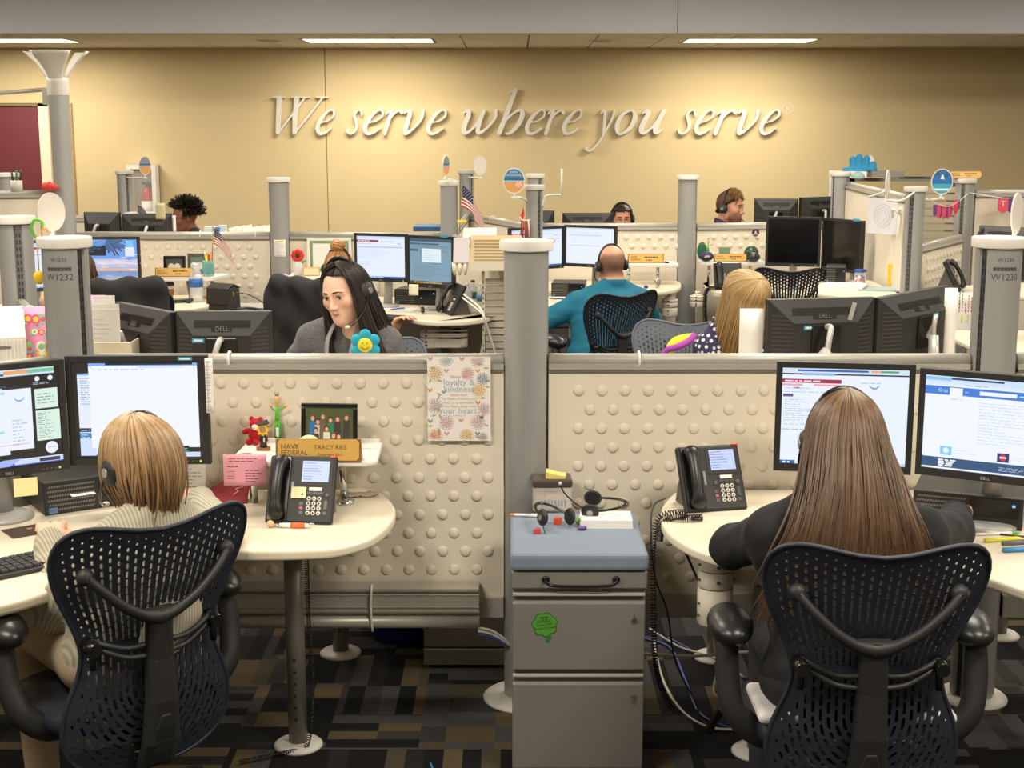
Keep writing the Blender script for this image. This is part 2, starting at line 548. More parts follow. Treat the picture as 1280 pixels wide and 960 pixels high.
# wall lettering
GL = {
 'e': [([(.12,.46),(.42,.54),(.62,.74),(.55,.95),(.36,.93),(.14,.62),(.07,.28),(.2,.05),(.42,.06),(.66,.26)],[.03,.03,.045,.05,.045,.085,.09,.07,.05,.03])],
 's': [([(.60,.80),(.50,.96),(.32,.93),(.24,.74),(.40,.50),(.46,.26),(.32,.05),(.12,.04),(.02,.16)],[.075,.05,.04,.07,.085,.075,.045,.04,.075])],
 'r': [([(.0,.80),(.1,.93),(.2,.96)],[.03,.035,.06]),([(.2,.93),(.16,.45),(.13,.04)],[.075,.085,.08]),([(.16,.5),(.3,.78),(.5,.97),(.62,.88)],[.03,.04,.055,.085])],
 'v': [([(.0,.84),(.12,.96),(.2,.82),(.2,.4),(.24,.04),(.46,.22),(.66,.62),(.62,.95)],[.03,.055,.08,.09,.075,.045,.05,.06])],
 'w': [([(.0,.84),(.12,.96),(.2,.80),(.17,.35),(.26,.05),(.46,.22),(.64,.7),(.66,.94)],[.03,.055,.08,.09,.075,.04,.04,.045]),
 ([(.66,.94),(.63,.4),(.72,.05),(.92,.24),(1.1,.64),(1.05,.95)],[.06,.085,.075,.045,.05,.06])],
 'h': [([(.02,1.66),(.12,1.74),(.22,1.78)],[.025,.035,.05]),([(.2,1.74),(.16,.9),(.12,.05)],[.07,.085,.085]),
 ([(.14,.42),(.34,.8),(.55,.96),(.68,.8),(.66,.42),(.5,.08),(.36,.03)],[.03,.045,.06,.085,.085,.06,.05])],
 'y': [([(.0,.82),(.1,.95),(.2,.86),(.3,.45),(.34,.06)],[.03,.055,.08,.085,.06]),
 ([(.66,.95),(.62,.6),(.42,.1),(.16,-.4),(-.12,-.64),(-.34,-.56)],[.06,.055,.045,.045,.06,.085])],
 'o': [([(.34,.95),(.14,.75),(.08,.36),(.2,.05),(.38,.05),(.58,.28),(.64,.66),(.5,.93),(.34,.95)],[.05,.08,.09,.055,.05,.08,.09,.055,.05])],
 'u': [([(.0,.82),(.1,.95),(.18,.84),(.12,.3),(.22,.05),(.42,.24),(.62,.8)],[.03,.055,.08,.09,.07,.04,.04]),
 ([(.64,.95),(.57,.3),(.64,.05),(.78,.2)],[.075,.085,.065,.03])],
 'W': [([(.12,1.46),(.28,.7),(.42,.05)],[.085,.085,.07]),([(.42,.05),(.66,.7),(.92,1.46)],[.035,.035,.035]),
 ([(.66,1.46),(.80,.7),(.94,.05)],[.085,.085,.07]),([(.94,.05),(1.2,.7),(1.48,1.46)],[.035,.035,.035]),
 ([(-.06,1.47),(.3,1.47)],[.035,.035]),([(.5,1.47),(1.06,1.47)],[.03,.03]),([(1.28,1.47),(1.64,1.47)],[.035,.035])],
 }
M_letter = mat('letter_white',srgb('#d9d6d0'),0.5)
mpp = ay(640,168,WALL_Y)
lett = thing('wall_lettering','raised silver white italic words We serve where you serve on tan wall','sign',(0,WALL_Y,ay(640,168,WALL_Y).z))
base_z = lett.location.z
XH = ay(640,136.5,WALL_Y).z-base_z
SH = 0.27
def letter(ch,x0,x1):
 X0,X1 = ay(x0,155,WALL_Y).x,ay(x1,155,WALL_Y).x
 segs = []
 for pts,rad in GL[ch]:
  sp = spline([(p[0],p[1],0) for p in pts],6)
  rr = np.interp(np.linspace(0,len(rad)-1,len(sp)),range(len(rad)),rad)
  segs.append(np.array([(p.x+SH*p.y,p.y,r*0.92) for p,r in zip(sp,rr)]))
 allp = np.vstack(segs)
 a,b = (allp[:,0]-allp[:,2]).min(),(allp[:,0]+allp[:,2]).max()
 k = (X1-X0)/(b-a)
 fx = 0.010/XH
 xs = np.arange(a-.05,b+.05,fx); zs = np.arange(allp[:,1].min()-.12,allp[:,1].max()+.12,fx)
 GX,GZ = np.meshgrid(xs,zs,indexing='ij')
 F = np.full(GX.shape,9.0)
 for s in segs:
  for p,q in zip(s[:-1],s[1:]):
   d = q[:2]-p[:2]
   L2 = max(1e-9,d @ d)
   t = np.clip(((GX-p[0])*d[0]+(GZ-p[1])*d[1])/L2,0,1)
   F = np.minimum(F,np.hypot(GX-p[0]-t*d[0],GZ-p[1]-t*d[1])-(p[2]+t*(q[2]-p[2])))
 V,faces,edges = contour(F,xs,zs)
 mb = MB()
 slab(mb,V,faces,edges,lambda x,z: (X0+(x-a)*k,-0.055,z*XH),lambda x,z: (X0+(x-a)*k,-0.02,z*XH))
 for s in segs[:2]:
  p = s[len(s) // 2]
  mb.cyl((X0+(p[0]-a)*k,-0.025,p[1]*XH),(X0+(p[0]-a)*k,0.0,p[1]*XH),0.008,n=6)
 mb.build('letter',M_letter,lett)
for ch,a,b in (('W',343,413),('e',395,420),('s',433,455),('e',454,481),('r',479,505),('v',504,531),('e',533,559),
 ('w',577,622),('h',621,656),('e',656,682),('r',680,706),('e',702,728),('y',731,769),('o',768,796),('u',798,832),
 ('s',846,870),('e',867,892),('r',891,920),('v',920,948),('e',948,974)):
 letter(ch,a,b)
p = ay(985,136,WALL_Y)
mb = MB()
rr = 0.058
ring = [(rr*math.cos(2*math.pi*k/28),rr*math.sin(2*math.pi*k/28)) for k in range(28)]
rin = [(x*.86,z*.86) for x,z in ring]
for k in range(28):
 l = (k+1) % 28
 a,b,c,d = ring[k],ring[l],rin[l],rin[k]
 mb.add([(p.x+q[0],-0.006,p.z-base_z+q[1]) for q in (a,b,c,d)],[(0,1,2,3)])
text(mb,'R',0.085,p.x,p.z-base_z-0.03,-0.006)
mb.build('registered_mark',M_letter,lett)
# extinguisher cabinet on the wall
c0,c1 = ay(163,206,WALL_Y),ay(203,300,WALL_Y)
w,h = c1.x-c0.x,c0.z-c1.z
fc = thing('extinguisher_cabinet','white framed glass wall cabinet on the tan wall holding a fire extinguisher','cabinet',(c0.x+w/2,WALL_Y,c1.z))
MB().bx(-w/2,w/2,-0.02,-0.004,0,h).build('back_panel',mat('cab_grey',srgb('#b9b5ae'),0.6),fc)
f = MB()
for a in ((-w/2,-w/2+.04,0,h),(w/2-.04,w/2,0,h),(-w/2+.04,w/2-.04,h-.04,h),(-w/2+.04,w/2-.04,0,.04)):
 f.bx(a[0],a[1],-0.17,-0.004,a[2],a[3])
f.build('frame',M_white,fc)
MB().bx(-w/2+.04,w/2-.04,-0.155,-0.15,0.04,h-.04).build('pane',M_clear,fc)
fe = thing('fire_extinguisher','red fire extinguisher inside the glass wall cabinet','extinguisher',(c0.x+w*0.62,WALL_Y-0.085,c1.z+0.045))
MB().lathe([(0.0,0),(.055,.005),(.06,.03),(.06,.42),(.045,.47),(.02,.5),(.0,.5)],16).build('cylinder',mat('ext_red',srgb('#b5202a'),0.3),fe)
MB().bx(-.012,.05,-.012,.012,.5,.53).bx(-.05,.04,-.01,.01,.53,.55).build('valve',M_blackg,fe)
MB().lathe([(.0615,.2),(.0615,.36)],16).build('paper_label',M_paper,fe)
MB().tube(spline([(.05,0,.5),(.075,0,.42),(.062,-.02,.2)],5),.008,6).build('hose',M_black,fe)

# FURNITURE KIT
DZ = 0.76
D1,D2,D3 = 4.6,10.16,11.1
M_slot = mat('slot_black',srgb('#161617'),0.6)
M_strip = mat('slot_strip',srgb('#707072'),0.45,metal=0.3)
def cyl_text(mb,s,size,z,r,ang0=-math.pi/2):
 vs,fs = text_geo(s,size)
 mb.add([(r*math.cos(ang0+a/r),r*math.sin(ang0+a/r),z+b) for a,b in vs],fs)
def pole(label,x,y,top,channels,r=0.074,z0=0.0,code=None,tag_px=None,group=None,foot=0.0,name='partition_pole',slots=True):
 t = thing(name,label,'post',(x,y,z0),group=group)
 H = top-z0
 ch = [R(a) for a in channels]
 w = R(10)
 poly = []
 n = 60
 for k in range(n):
  a = 2*math.pi*k/n
  rr = r
  for c in ch:
   d = abs((a-c+math.pi) % (2*math.pi)-math.pi)
   if d < w:
    rr = r-0.016
  poly.append((rr*math.cos(a),rr*math.sin(a)))
 mb = MB(); mb.prism(poly,0.0,H-0.036)
 mb.s = [len(f) == 4 for f in mb.f]
 o = mb.build('shaft',M_pole,t)
 md = o.modifiers.new('e','EDGE_SPLIT'); md.split_angle = R(30)
 cp = MB().lathe([(r*0.9,H-0.034),(r*1.17,H-0.033),(r*1.2,H-0.030),(r*1.2,H-0.004),(r*1.17,H),(0,H+0.001)],32)
 cp.build('cap',M_polecap,t).modifiers.new('e','EDGE_SPLIT').split_angle = R(35)
 for c in ch:
  e = Matrix.Rotation(c,4,'Z')
  s = MB(); s.M = e
  s.bx(r-0.0155,r-0.009,-0.011,0.011,0.02,H-0.04)
  so = s.build('channel_strip',M_strip if slots else M_dark,t)
  k = MB(); k.M = e
  zz = max(0.05,H-0.75)
  while zz < H-0.06:
   for q in (-0.006,0.006):
    k.bx(r-0.0092,r-0.0078,q-0.0022,q+0.0022,zz,zz+0.018)
   zz += 0.030
  ko = k.build('slots',M_slot,so,stuff=True)
 if foot:
  MB().lathe([(foot,0.0),(foot,0.006),(foot*0.92,0.014),(r,0.02)],40).build('foot',M_polecap,t)
 if code:
  m = MB()
  cyl_text(m,code,0.030,H-code_dz(code),r+0.0006)
  cyl_text(m,code,0.018,H-code_dz(code)+0.060,r+0.0006)
  for k in range(7):
   a =-math.pi/2+(k-3)*0.155
   m.add([((r+.0006)*math.cos(a+da),(r+.0006)*math.sin(a+da),H-code_dz(code)+dz) for da,dz in ((-.07,.03),(.07,.03),(.07,.042),(-.07,.042))],[(0,1,2,3)])
  m.build('number_decal',mat('decal_grey',srgb('#4b4b4d'),0.6),t)
 return t
def code_dz(c):
 return 0.135
def panel(label,p0,p1,z0,z1,dots=None,group=None,clips=(),base=None,thick=0.05,face=-1,name='partition_panel',rail=True):
 """panel from p0 to p1; local x along it, local -y is the face that carries the dots"""
 p0,p1 = Vector(p0),Vector(p1)
 L = (p1-p0).length
 rz = math.atan2(p1.y-p0.y,p1.x-p0.x)
 t = thing(name,label,'partition',(p0.x,p0.y,z0),rz,group=group)
 H = z1-z0
 b = MB().bx(0,L,-thick/2+.004,thick/2,0,H-0.044)
 if dots:
  x0,x1,za,zb,sx,sz,rd,keep = dots
  row = 0
  z = zb
  while z > za:
   x = x0+(sx/2 if row % 2 else 0)
   while x < x1:
    if keep is None or keep(x,z):
     b.ell((x,-thick/2+.004,z-z0),(rd,0.0085,rd),rot=None,nu=10,nv=6)
    x += sx
   z -= sz; row += 1
 b.build('fabric_face',M_panel,t)
 if rail:
  rl = MB()
  rl.tube([(0.0,0,H-0.018),(L,0,H-0.018)],0.021,14)
  rl.bx(0,L,-thick/2,thick/2,H-0.048,H-0.030)
  rl.build('top_rail',M_rail,t)
  MB().bx(0,L,-thick/2-.003,thick/2+.003,H-0.058,H-0.049).build('rail_groove',mat('groove',srgb('#6b675f'),.6),t)
 for c in clips:
  ring = [(c,0.026*math.cos(a),H-0.018+0.026*math.sin(a)) for a in np.linspace(0,2*math.pi,17)[:-1]]
  MB().tube(ring,0.005,6,closed=True).build('rail_clip',M_white,t)
 if base:
  MB().bx(0,L,-thick/2-.006,thick/2,0,base).build('base_trim',M_rail,t,bev=.003)
 return t
# mesh-back office chair
def chair_outline():
 h = [(0,.030),(.06,.024),(.12,.010),(.175,.0),(.222,.006),(.254,.034),(.267,.08),(.262,.135),(.243,.20),(.215,.265),(.192,.325),(.182,.375),
 (.194,.43),(.222,.49),(.236,.55),(.224,.61),(.178,.655),(.095,.679),(0,.684)]
 s = [p for p in spline([(x,y,0) for x,y in h],4)]
 pts = [(p.x,p.y) for p in s]+[(-p.x,p.y) for p in reversed(s[1:-1])]
 return np.array(pts)
def back_surface(u,s):
 """lateral u, arc length s from the top -> chair space (x right, y forward, z up)"""
 S = np.array([0,.1,.2,.3,.36,.44,.52,.60,.69])
 Y = np.array([-.335,-.30,-.268,-.238,-.226,-.226,-.226,-.216,-.185])
 Z = np.array([.992,.899,.805,.710,.652,.565,.470,.375,.275])
 y = np.interp(s,S,Y); z = np.interp(s,S,Z)
 y = y+0.75*u*u*(1.0 if s > .0 else 1)
 return (u,y,z)
def build_back_shape():
 O = chair_outline()
 h = 0.0030
 xs = np.arange(-.279,.280,h); zs = np.arange(-.012,.697,h)
 U,Sg = np.meshgrid(xs,zs,indexing='ij')
 D = np.full(U.shape,9.0); inside = np.zeros(U.shape,bool)
 for a,b in zip(O,np.roll(O,-1,0)):
  d = b-a; L2 = d @ d
  if L2 < 1e-12: continue
  t = np.clip(((U-a[0])*d[0]+(Sg-a[1])*d[1])/L2,0,1)
  D = np.minimum(D,np.hypot(U-a[0]-t*d[0],Sg-a[1]-t*d[1]))
  c = ((a[1] > Sg) != (b[1] > Sg)) & (U < (b[0]-a[0])*(Sg-a[1])/(b[1]-a[1]+1e-12)+a[0])
  inside ^= c
 F = np.where(inside,-D,D)
 ss = np.array([0,.08,.2,.3,.38]); ww = np.array([.268,.262,.236,.196,.178])
 W = np.interp(Sg,ss,ww)
 Ncol = 12
 cu = U/W*Ncol
 ci = np.round(cu)
 dx = np.abs(cu-ci)/Ncol*W
 pitch = 0.0255
 off = np.where(ci % 2 == 0,0,pitch/2)
 sk = (Sg-off)/pitch
 si = np.round(sk)
 ds = np.abs(sk-si)*pitch
 ds_center = si*pitch+off
 grow = np.clip((ds_center-.03)/.16,0,1)
 edge = np.clip((D-.010)/.05,0,1)
 half = 0.0002+0.0082*grow*edge
 rad = 0.0026+0.0012*edge
 hole1 = np.hypot(np.maximum(ds-half,0),dx)-rad
 hole1[(Sg > .352)] = 9
 S0 = 0.47
 low = Sg > S0
 rho = np.where(low,np.hypot(U,(Sg-S0)*0.98),np.abs(U))
 tt = np.where(low,np.arctan2(np.abs(U),Sg-S0+1e-9)-math.pi/2,0)*np.maximum(rho,.02)+np.where(low,0,Sg-S0)
 ring = rho/0.0185
 ri = np.round(ring)
 dr = np.abs(ring-ri)*0.0185
 pt = 0.034
 o2 = np.where(ri % 2 == 0,0,pt/2)
 tk = (tt-o2)/pt
 dt = np.abs(tk-np.round(tk))*pt
 h2 = 0.0105*np.clip((D-.012)/.04,0,1)
 hole2 = np.hypot(np.maximum(dt-h2,0),dr)-(0.0026+0.0014*edge)
 hole2[(Sg < .372) | (ri < 1)] = 9
 holes = np.minimum(hole1,hole2)
 holes[D < .013] = 9
 F = np.maximum(F,-holes)
 return contour(F,xs,zs),O
(_bV,_bF,_bE),_bO = build_back_shape()
def make_chair(label,back_mat):
 t = thing('office_chair',label,'chair')
 mb = MB()
 sh = lambda x,s,e: (lambda q: (q[0],q[1]+e,q[2]))(back_surface(x,s))
 slab(mb,_bV,_bF,_bE,lambda x,s: sh(x,s,0.0),lambda x,s: sh(x,s,0.005))
 rim = [sh(p[0],p[1],0.0025) for p in _bO[::2]]
 mb.tube(rim,0.0062,8,closed=True)
 mb.build('backrest',back_mat,t)
 sp = MB()
 prof = [(.67,.052,-.035),(.6,.050,-.050),(.5,.042,-.056),(.4,.036,-.054),(.3,.034,-.048),(.262,.042,-.040)]
 vs,fs = [],[]
 for s,hw,yo in prof:
  p = back_surface(0,s)
  for q in ((-hw,-.016),(-hw*.6,-.028),(hw*.6,-.028),(hw,-.016),(hw,.012),(-hw,.012)):
   vs.append((q[0],p[1]+yo+.02+q[1],p[2]))
 for i in range(len(prof)-1):
  for k in range(6):
   l = (k+1) % 6
   fs.append((i*6+k,i*6+l,(i+1)*6+l,(i+1)*6+k))
 fs.append(tuple(range(5,-1,-1))); fs.append(tuple(range((len(prof)-1)*6,len(prof)*6)))
 sp.add(vs,fs)
 spo = sp.build('spine',M_black,t,bev=.006)
 cov = MB()
 pr = [(.66,.030),(.62,.030),(.56,.026),(.53,.014)]
 vs,fs = [],[]
 for s,hw in pr:
  p = back_surface(0,s)
  yo = np.interp(s,[.5,.6,.66],[-.068,-.062,-.05])
  vs += [(-hw,p[1]+yo,p[2]),(hw,p[1]+yo,p[2]),(hw,p[1]+yo+.02,p[2]),(-hw,p[1]+yo+.02,p[2])]
 for i in range(len(pr)-1):
  for k in range(4):
   fs.append((i*4+k,i*4+(k+1) % 4,i*4+4+(k+1) % 4,i*4+4+k))
 fs += [(3,2,1,0),tuple(range(12,16))]
 cov.add(vs,fs).build('spine_cover',M_black,spo,bev=.004)
 for sx in (-1,1):
  pts = []
  for u,s,yo in ((0.0,.285,-.040),(.045,.272,-.045),(.10,.235,-.050),(.155,.180,-.045),(.192,.135,-.030)):
   q = back_surface(u*1.0,s)
   pts.append((sx*u,q[1]+yo,q[2]))
  a = MB(); a.tube(spline(pts,5),np.interp(np.linspace(0,1,21),[0,.3,1],[.022,.0145,.0115]),10)
  ao = a.build('back_arm',M_black,t)
  q = back_surface(.192,.135)
  e = MB(); e.ell((sx*.192,q[1]-.018,q[2]),(.023,.020,.023),nu=14,nv=8)
  e.cyl((sx*.192,q[1]-.042,q[2]),(sx*.192,q[1]-.03,q[2]),.005,n=8)
  e.build('pad',M_black,ao)
  l = MB()
  pl = []
  for u,s,yo in ((.02,.375,-.035),(.08,.378,-.030),(.13,.362,-.030),(.168,.345,-.022)):
   q = back_surface(u,s)
   pl.append((sx*u,q[1]+yo,q[2]))
  l.tube([(p[0],p[1],p[2]+.014) for p in spline(pl,4)],.008,8)
  l.tube([(p[0],p[1],p[2]-.020+.02*abs(p[0])/.17) for p in spline(pl,4)],.008,8)
  lo = l.build('lumbar_bar',M_black,t)
  q = back_surface(.168,.345)
  MB().cyl((sx*.168,q[1]-.060,q[2]),(sx*.168,q[1]-.005,q[2]),.017,.021,14).cyl((sx*.168,q[1]-.03,q[2]-.06),(sx*.168,q[1]-.03,q[2]),.009,.011,8).build('knob',M_blackg,lo)
  s = MB()
  s.tube(spline([(sx*.12,-.02,.40),(sx*.22,-.07,.41),(sx*.295,-.075,.47),(sx*.318,-.05,.56),(sx*.318,-.03,.655)],5),np.interp(np.linspace(0,1,21),[0,.5,1],[.03,.026,.022]),10,flat=1.3)
  so = s.build('arm_support',M_black,t)
  p = MB(); p.ell((sx*.308,0.0,.685),(.060,.105,.043),rot=(R(4),0,0),nu=20,nv=12)
  p.build('arm_pad',mat('arm_pad',srgb('#1d1d1f'),0.33),so)
 st = MB()
 n = 28
 ring = []
 for k in range(n):
  a = 2*math.pi*k/n
  c,s_ = math.cos(a),math.sin(a)
  x = .255*math.copysign(abs(c) ** .55,c); y = .02+.235*math.copysign(abs(s_) ** .55,s_)
  ring.append((x,y))
 vs = []
 for z,k in ((.405,.90),(.42,.99),(.445,1.0),(.465,.95),(.472,.6),(.468,.2)):
  vs += [(x*k,.02+(y-.02)*k,z-(0.02 if y > .2 else 0)) for x,y in ring]
 fs = [(i*n+k,i*n+(k+1) % n,(i+1)*n+(k+1) % n,(i+1)*n+k) for i in range(5) for k in range(n)]+[tuple(range(n-1,-1,-1)),tuple(range(5*n,6*n))]
 st.add(vs,fs,True).build('seat',back_mat,t)
 b = MB().bx(-.11,.11,-.12,.10,.345,.405)
 b.bx(-.045,.045,-.20,-.08,.34,.385)
 b.build('tilt_box',M_black,t,bev=.015)
 MB().cyl((0,0,.09),(0,0,.35),.026).cyl((0,0,.07),(0,0,.22),.036).build('gas_lift',M_black,t)
 for k in range(5):
  a = R(72*k+20)
  dx,dy = math.cos(a),math.sin(a)
  lg = MB().tube([(dx*.03,dy*.03,.115),(dx*.18,dy*.18,.10),(dx*.30,dy*.30,.075)],[.026,.020,.016],8)
  lo = lg.build('base_leg',M_black,t)
  w = MB()
  for q in (-.016,.016):
   px,py = dx*.30-dy*q,dy*.30+dx*q
   w.cyl((px+dy*.008,py-dx*.008,.03),(px-dy*.008,py+dx*.008,.03),.03,n=14)
  w.cyl((dx*.30,dy*.30,.03),(dx*.30,dy*.30,.08),.008,n=8)
  w.build('caster',M_blackg,lo)
 return t
def recolor(root,part,m):
 for c in kids(root):
  if c.name.split('.')[0] in part:
   c.material_slots[0].link = 'OBJECT'
   c.material_slots[0].material = m
# flat monitors
def lines(mb,x0,x1,z0,z1,n,mi,rng,th=0.35,fill=(.4,1.0),y=-.0006):
 mb.mi = mi
 st = (z1-z0)/n
 for k in range(n):
  z = z1-(k+.5)*st
  e = x0+(x1-x0)*rng.uniform(*fill)
  mb.rect(x0,e,z-st*th/2,z+st*th/2,y)
class Screen:
 """flat screen picture, coordinates 0..1 from the lower left"""
 def __init__(self,w,h,bg,e=1.0):
  self.w,self.h,self.e = w,h,e
  self.mb = MB(); self.mats = []
  self.layer = 0
  self.r(0,1,0,1,bg)
 def mi(self,c):
  m = glow(c,self.e)
  if m not in self.mats: self.mats.append(m)
  return self.mats.index(m)
 def r(self,x0,x1,z0,z1,c,lift=True):
  self.mb.mi = self.mi(c)
  self.layer += 1 if lift else 0
  y =-0.00006*self.layer
  w,h = self.w,self.h
  self.mb.rect((x0-.5)*w,(x1-.5)*w,(z0-.5)*h,(z1-.5)*h,y)
  return self
 def ln(self,x0,x1,z0,z1,n,c,seed=1,th=.35,fill=(.4,1.0)):
  rng = random.Random(seed)
  self.layer += 1
  st = (z1-z0)/n
  for k in range(n):
   z = z1-(k+.5)*st
   x = x0
   end = x0+(x1-x0)*rng.uniform(*fill)
   while x < end-.004:
    wlen = rng.uniform(.02,.07)
    self.r(x,min(end,x+wlen),z-st*th/2,z+st*th/2,c,False)
    x += wlen+.012
  return self
 def disc(self,cx,cz,rr,c,k=20):
  self.mb.mi = self.mi(c); self.layer += 1
  w,h = self.w,self.h
  pts = [((cx-.5)*w+rr*h*math.cos(2*math.pi*i/k),-0.00006*self.layer,(cz-.5)*h+rr*h*math.sin(2*math.pi*i/k)) for i in range(k)]
  self.mb.add(pts,[tuple(range(k))])
  return self
 def poly(self,pts,c):
  self.mb.mi = self.mi(c); self.layer += 1
  self.mb.add([((x-.5)*self.w,-0.00006*self.layer,(z-.5)*self.h) for x,z in pts],[tuple(range(len(pts)))])
  return self
 def t(self,s,x,z,size,c,align='LEFT'):
  self.mb.mi = self.mi(c); self.layer += 1
  text(self.mb,s,size*self.h,(x-.5)*self.w,(z-.5)*self.h,-0.00006*self.layer,align)
  return self
def monitor(label,A,B,zb,zt,screen=None,stand='arm',desk=DZ,brand_front=True,blue=None,name='monitor',lean=0.0,group=None,detail=True):
 """A,B: x,y of the left and right lower corners seen from the FRONT of the screen"""
 A,B = Vector((A[0],A[1],0)),Vector((B[0],B[1],0))
 w = (B-A).length
 h = zt-zb
 c = (A+B)/2
 rz = math.atan2(B.y-A.y,B.x-A.x)
 t = thing(name,label,'monitor',(c.x,c.y,(zb+zt)/2),group=group,rot=(lean,0,rz))
 bz = 0.018
 W,Hh = w/2,h/2
 fr = MB()
 fr.bx(-W,W,0,.028,Hh-bz,Hh).bx(-W,W,0,.028,-Hh,-Hh+bz+.006).bx(-W,-W+bz,0,.028,-Hh+bz+.006,Hh-bz).bx(W-bz,W,0,.028,-Hh+bz+.006,Hh-bz)
 fr.bx(-W+bz,W-bz,.008,.028,-Hh+bz,Hh-bz)
 fo = fr.build('bezel',M_black,t)
 sw,shh = w-2*bz,h-2*bz-.006
 if screen:
  sc = Screen(sw,shh,'#eef4ff',1.0)
  screen(sc)
  so = sc.mb.build('screen',sc.mats,t,loc=(0,.0045,.003))
 else:
  MB().rect(-sw/2,sw/2,-shh/2,shh/2).build('screen',mat('screen_off',srgb('#0d0d0e'),0.12),t,loc=(0,.0045,.003))
 d = MB()
 if brand_front:
  text(d,'DELL',.012,0,-Hh+.006,-.0008)
  d.build('badge',mat('badge_grey',srgb('#b9b9b9'),.4),t)
  MB().bx(W-.034,W-.028,-.0012,0,-Hh+.007,-Hh+.013).build('power_light',glow('#a8e040',1.2),t)
  bt = MB()
  for k in range(4):
   bt.bx(W-.085+k*.013,W-.079+k*.013,-.0015,0,-Hh+.008,-Hh+.012)
  bt.build('buttons',mat('btn',srgb('#555555'),.4),t)
 b = MB()
 f0 = [(-W,.028,-Hh),(W,.028,-Hh),(W,.028,Hh),(-W,.028,Hh)]
 k1,k2 = .60,.62
 f1 = [(-W*k1,.072,-Hh*k2),(W*k1,.072,-Hh*k2),(W*k1,.072,Hh*.50),(-W*k1,.072,Hh*.50)]
 b.add(f0+f1,[(0,1,5,4),(1,2,6,5),(2,3,7,6),(3,0,4,7),(4,5,6,7)])
 b.f = [tuple(reversed(f)) for f in b.f]
 bo = b.build('back_shell',mat('monitor_back',srgb('#282726'),.5,bump=.1,scale=900),t)
 if detail:
  v = MB()
  ns = 17
  for sx in (-1,1):
   for q in range(ns):
    zz =-Hh*.80+(Hh*1.45)*q/(ns-1)
    lim = min(1.0,(Hh-zz)/(Hh*.50))
    x0,x1 = W*.93,W*(k1+.015)
    if zz > Hh*.5:
     x1 = W*(k1+(1-k1)*(zz-Hh*.5)/(Hh*.5)+.02)
    if zz <-Hh*k2:
     x1 = W*(k1+(1-k1)*(-zz-Hh*k2)/(Hh*(1-k2))+.02)
    if x1 > x0-.004: continue
    f = lambda x: .028+(.044)*(W-x)/(W*(1-k1))+.0015
    v.add([(sx*x0,f(x0),zz-.0025),(sx*x1,f(x1),zz-.0025),(sx*x1,f(x1),zz+.0025),(sx*x0,f(x0),zz+.0025),
 (sx*x0,f(x0)-.004,zz-.0025),(sx*x1,f(x1)-.004,zz-.0025),(sx*x1,f(x1)-.004,zz+.0025),(sx*x0,f(x0)-.004,zz+.0025)],
 [(0,1,2,3),(4,7,6,5),(0,4,5,1),(3,2,6,7),(0,3,7,4),(1,5,6,2)])
  v.build('side_louvres',mat('louvre',srgb('#3d3c3b'),.5),bo,stuff=True)
  gr = MB()
  ng = 38
  fz = lambda z: .028+.044*(Hh-z)/(Hh*.5)+.001
  for q in range(ng):
   x =-W*.58+W*1.16*q/(ng-1)
   za,zc = Hh*.82,Hh*.66
   if abs(x) < W*.22: zc = Hh*.58
   gr.add([(x-.0022,fz(za),za),(x+.0022,fz(za),za),(x+.0042,fz(zc),zc),(x-.0002,fz(zc),zc)],[(3,2,1,0),(0,1,2,3)])
  gr.build('top_grille',mat('grille_dark',srgb('#151515'),.5),bo,stuff=True)
  bb = MB()
  vs,fs = text_geo('DELL',.022)
  sl = (Hh*.5)/.044
  bb.add([(-x,fz(Hh*.60+z)+.0022,Hh*.60+z) for x,z in vs],[tuple(reversed(f)) for f in fs])
  bb.build('back_badge',mat('badge_back',srgb('#66645f'),.4),bo)
 if blue is not None:
  x,z = blue
  q = MB().bx(x-.022,x+.022,.0725,.0735,z-.008,z+.008)
  qo = q.build('blue_sticker',paint('#3a9fc8',.5),t)
  MB().bx(x-.016,x+.016,.0735,.0738,z-.003,z+.004).build('sticker_bar',M_paper,qo)
 zz = (zb+zt)/2
 MB().bx(-.055,.055,.072,.080,-.045,.075).build('mount_plate',M_blackg,t,bev=.003)
 if stand == 'arm':
  a = MB().at((0,0,.05))
  a.tube(spline([(0,.082,.02),(.0,.115,.02),(.012,.13,-.02),(.02,.135,-.07)],5),.011,10)
  a.tube([(.02,.135,-.06),(.085,.16,-.12),(.13,.17,-.155)],[.020,.022,.022],12)
  a.tube([(.13,.17,-.15),(.13,.17,desk-zz-.046)],.018,12)
  a.lathe([(.05,0),(.05,.012),(.02,.016)],20,(.13,.17,desk-zz-.048))
  a.build('stand_arm',mat('arm_silver',srgb('#c3c1bc'),.35,metal=.3),t)
 elif stand == 'hook':
  a = MB().at((0,0,.05))
  a.tube(spline([(-.006,.084,-.055),(-.006,.11,.0),(.0,.118,.028),(.02,.122,.012),(.03,.126,-.05)],6),.0085,10)
  a.tube([(.028,.126,-.04),(.05,.14,-.12),(.06,.145,-.16)],[.018,.021,.021],12)
  a.tube([(.06,.145,-.15),(.06,.145,desk-zz-.046)],.018,12)
  a.lathe([(.05,0),(.05,.012),(.02,.016)],20,(.06,.145,desk-zz-.048))
  a.build('stand_arm',mat('arm_silver',srgb('#c3c1bc'),.35,metal=.3),t)
 else:
  a = MB()
  a.tube([(0,.085,-.02),(0,.13,-Hh*.9),(0,.11,desk-zz+.012)],[.03,.028,.03],12)
  a.lathe([(.085,0),(.085,.008),(.07,.016),(.03,.02)],28,(0,.09,desk-zz+.001))
  a.build('stand_foot',mat('foot_grey',srgb('#a5a4a1'),.4,metal=.2),t)
 return t
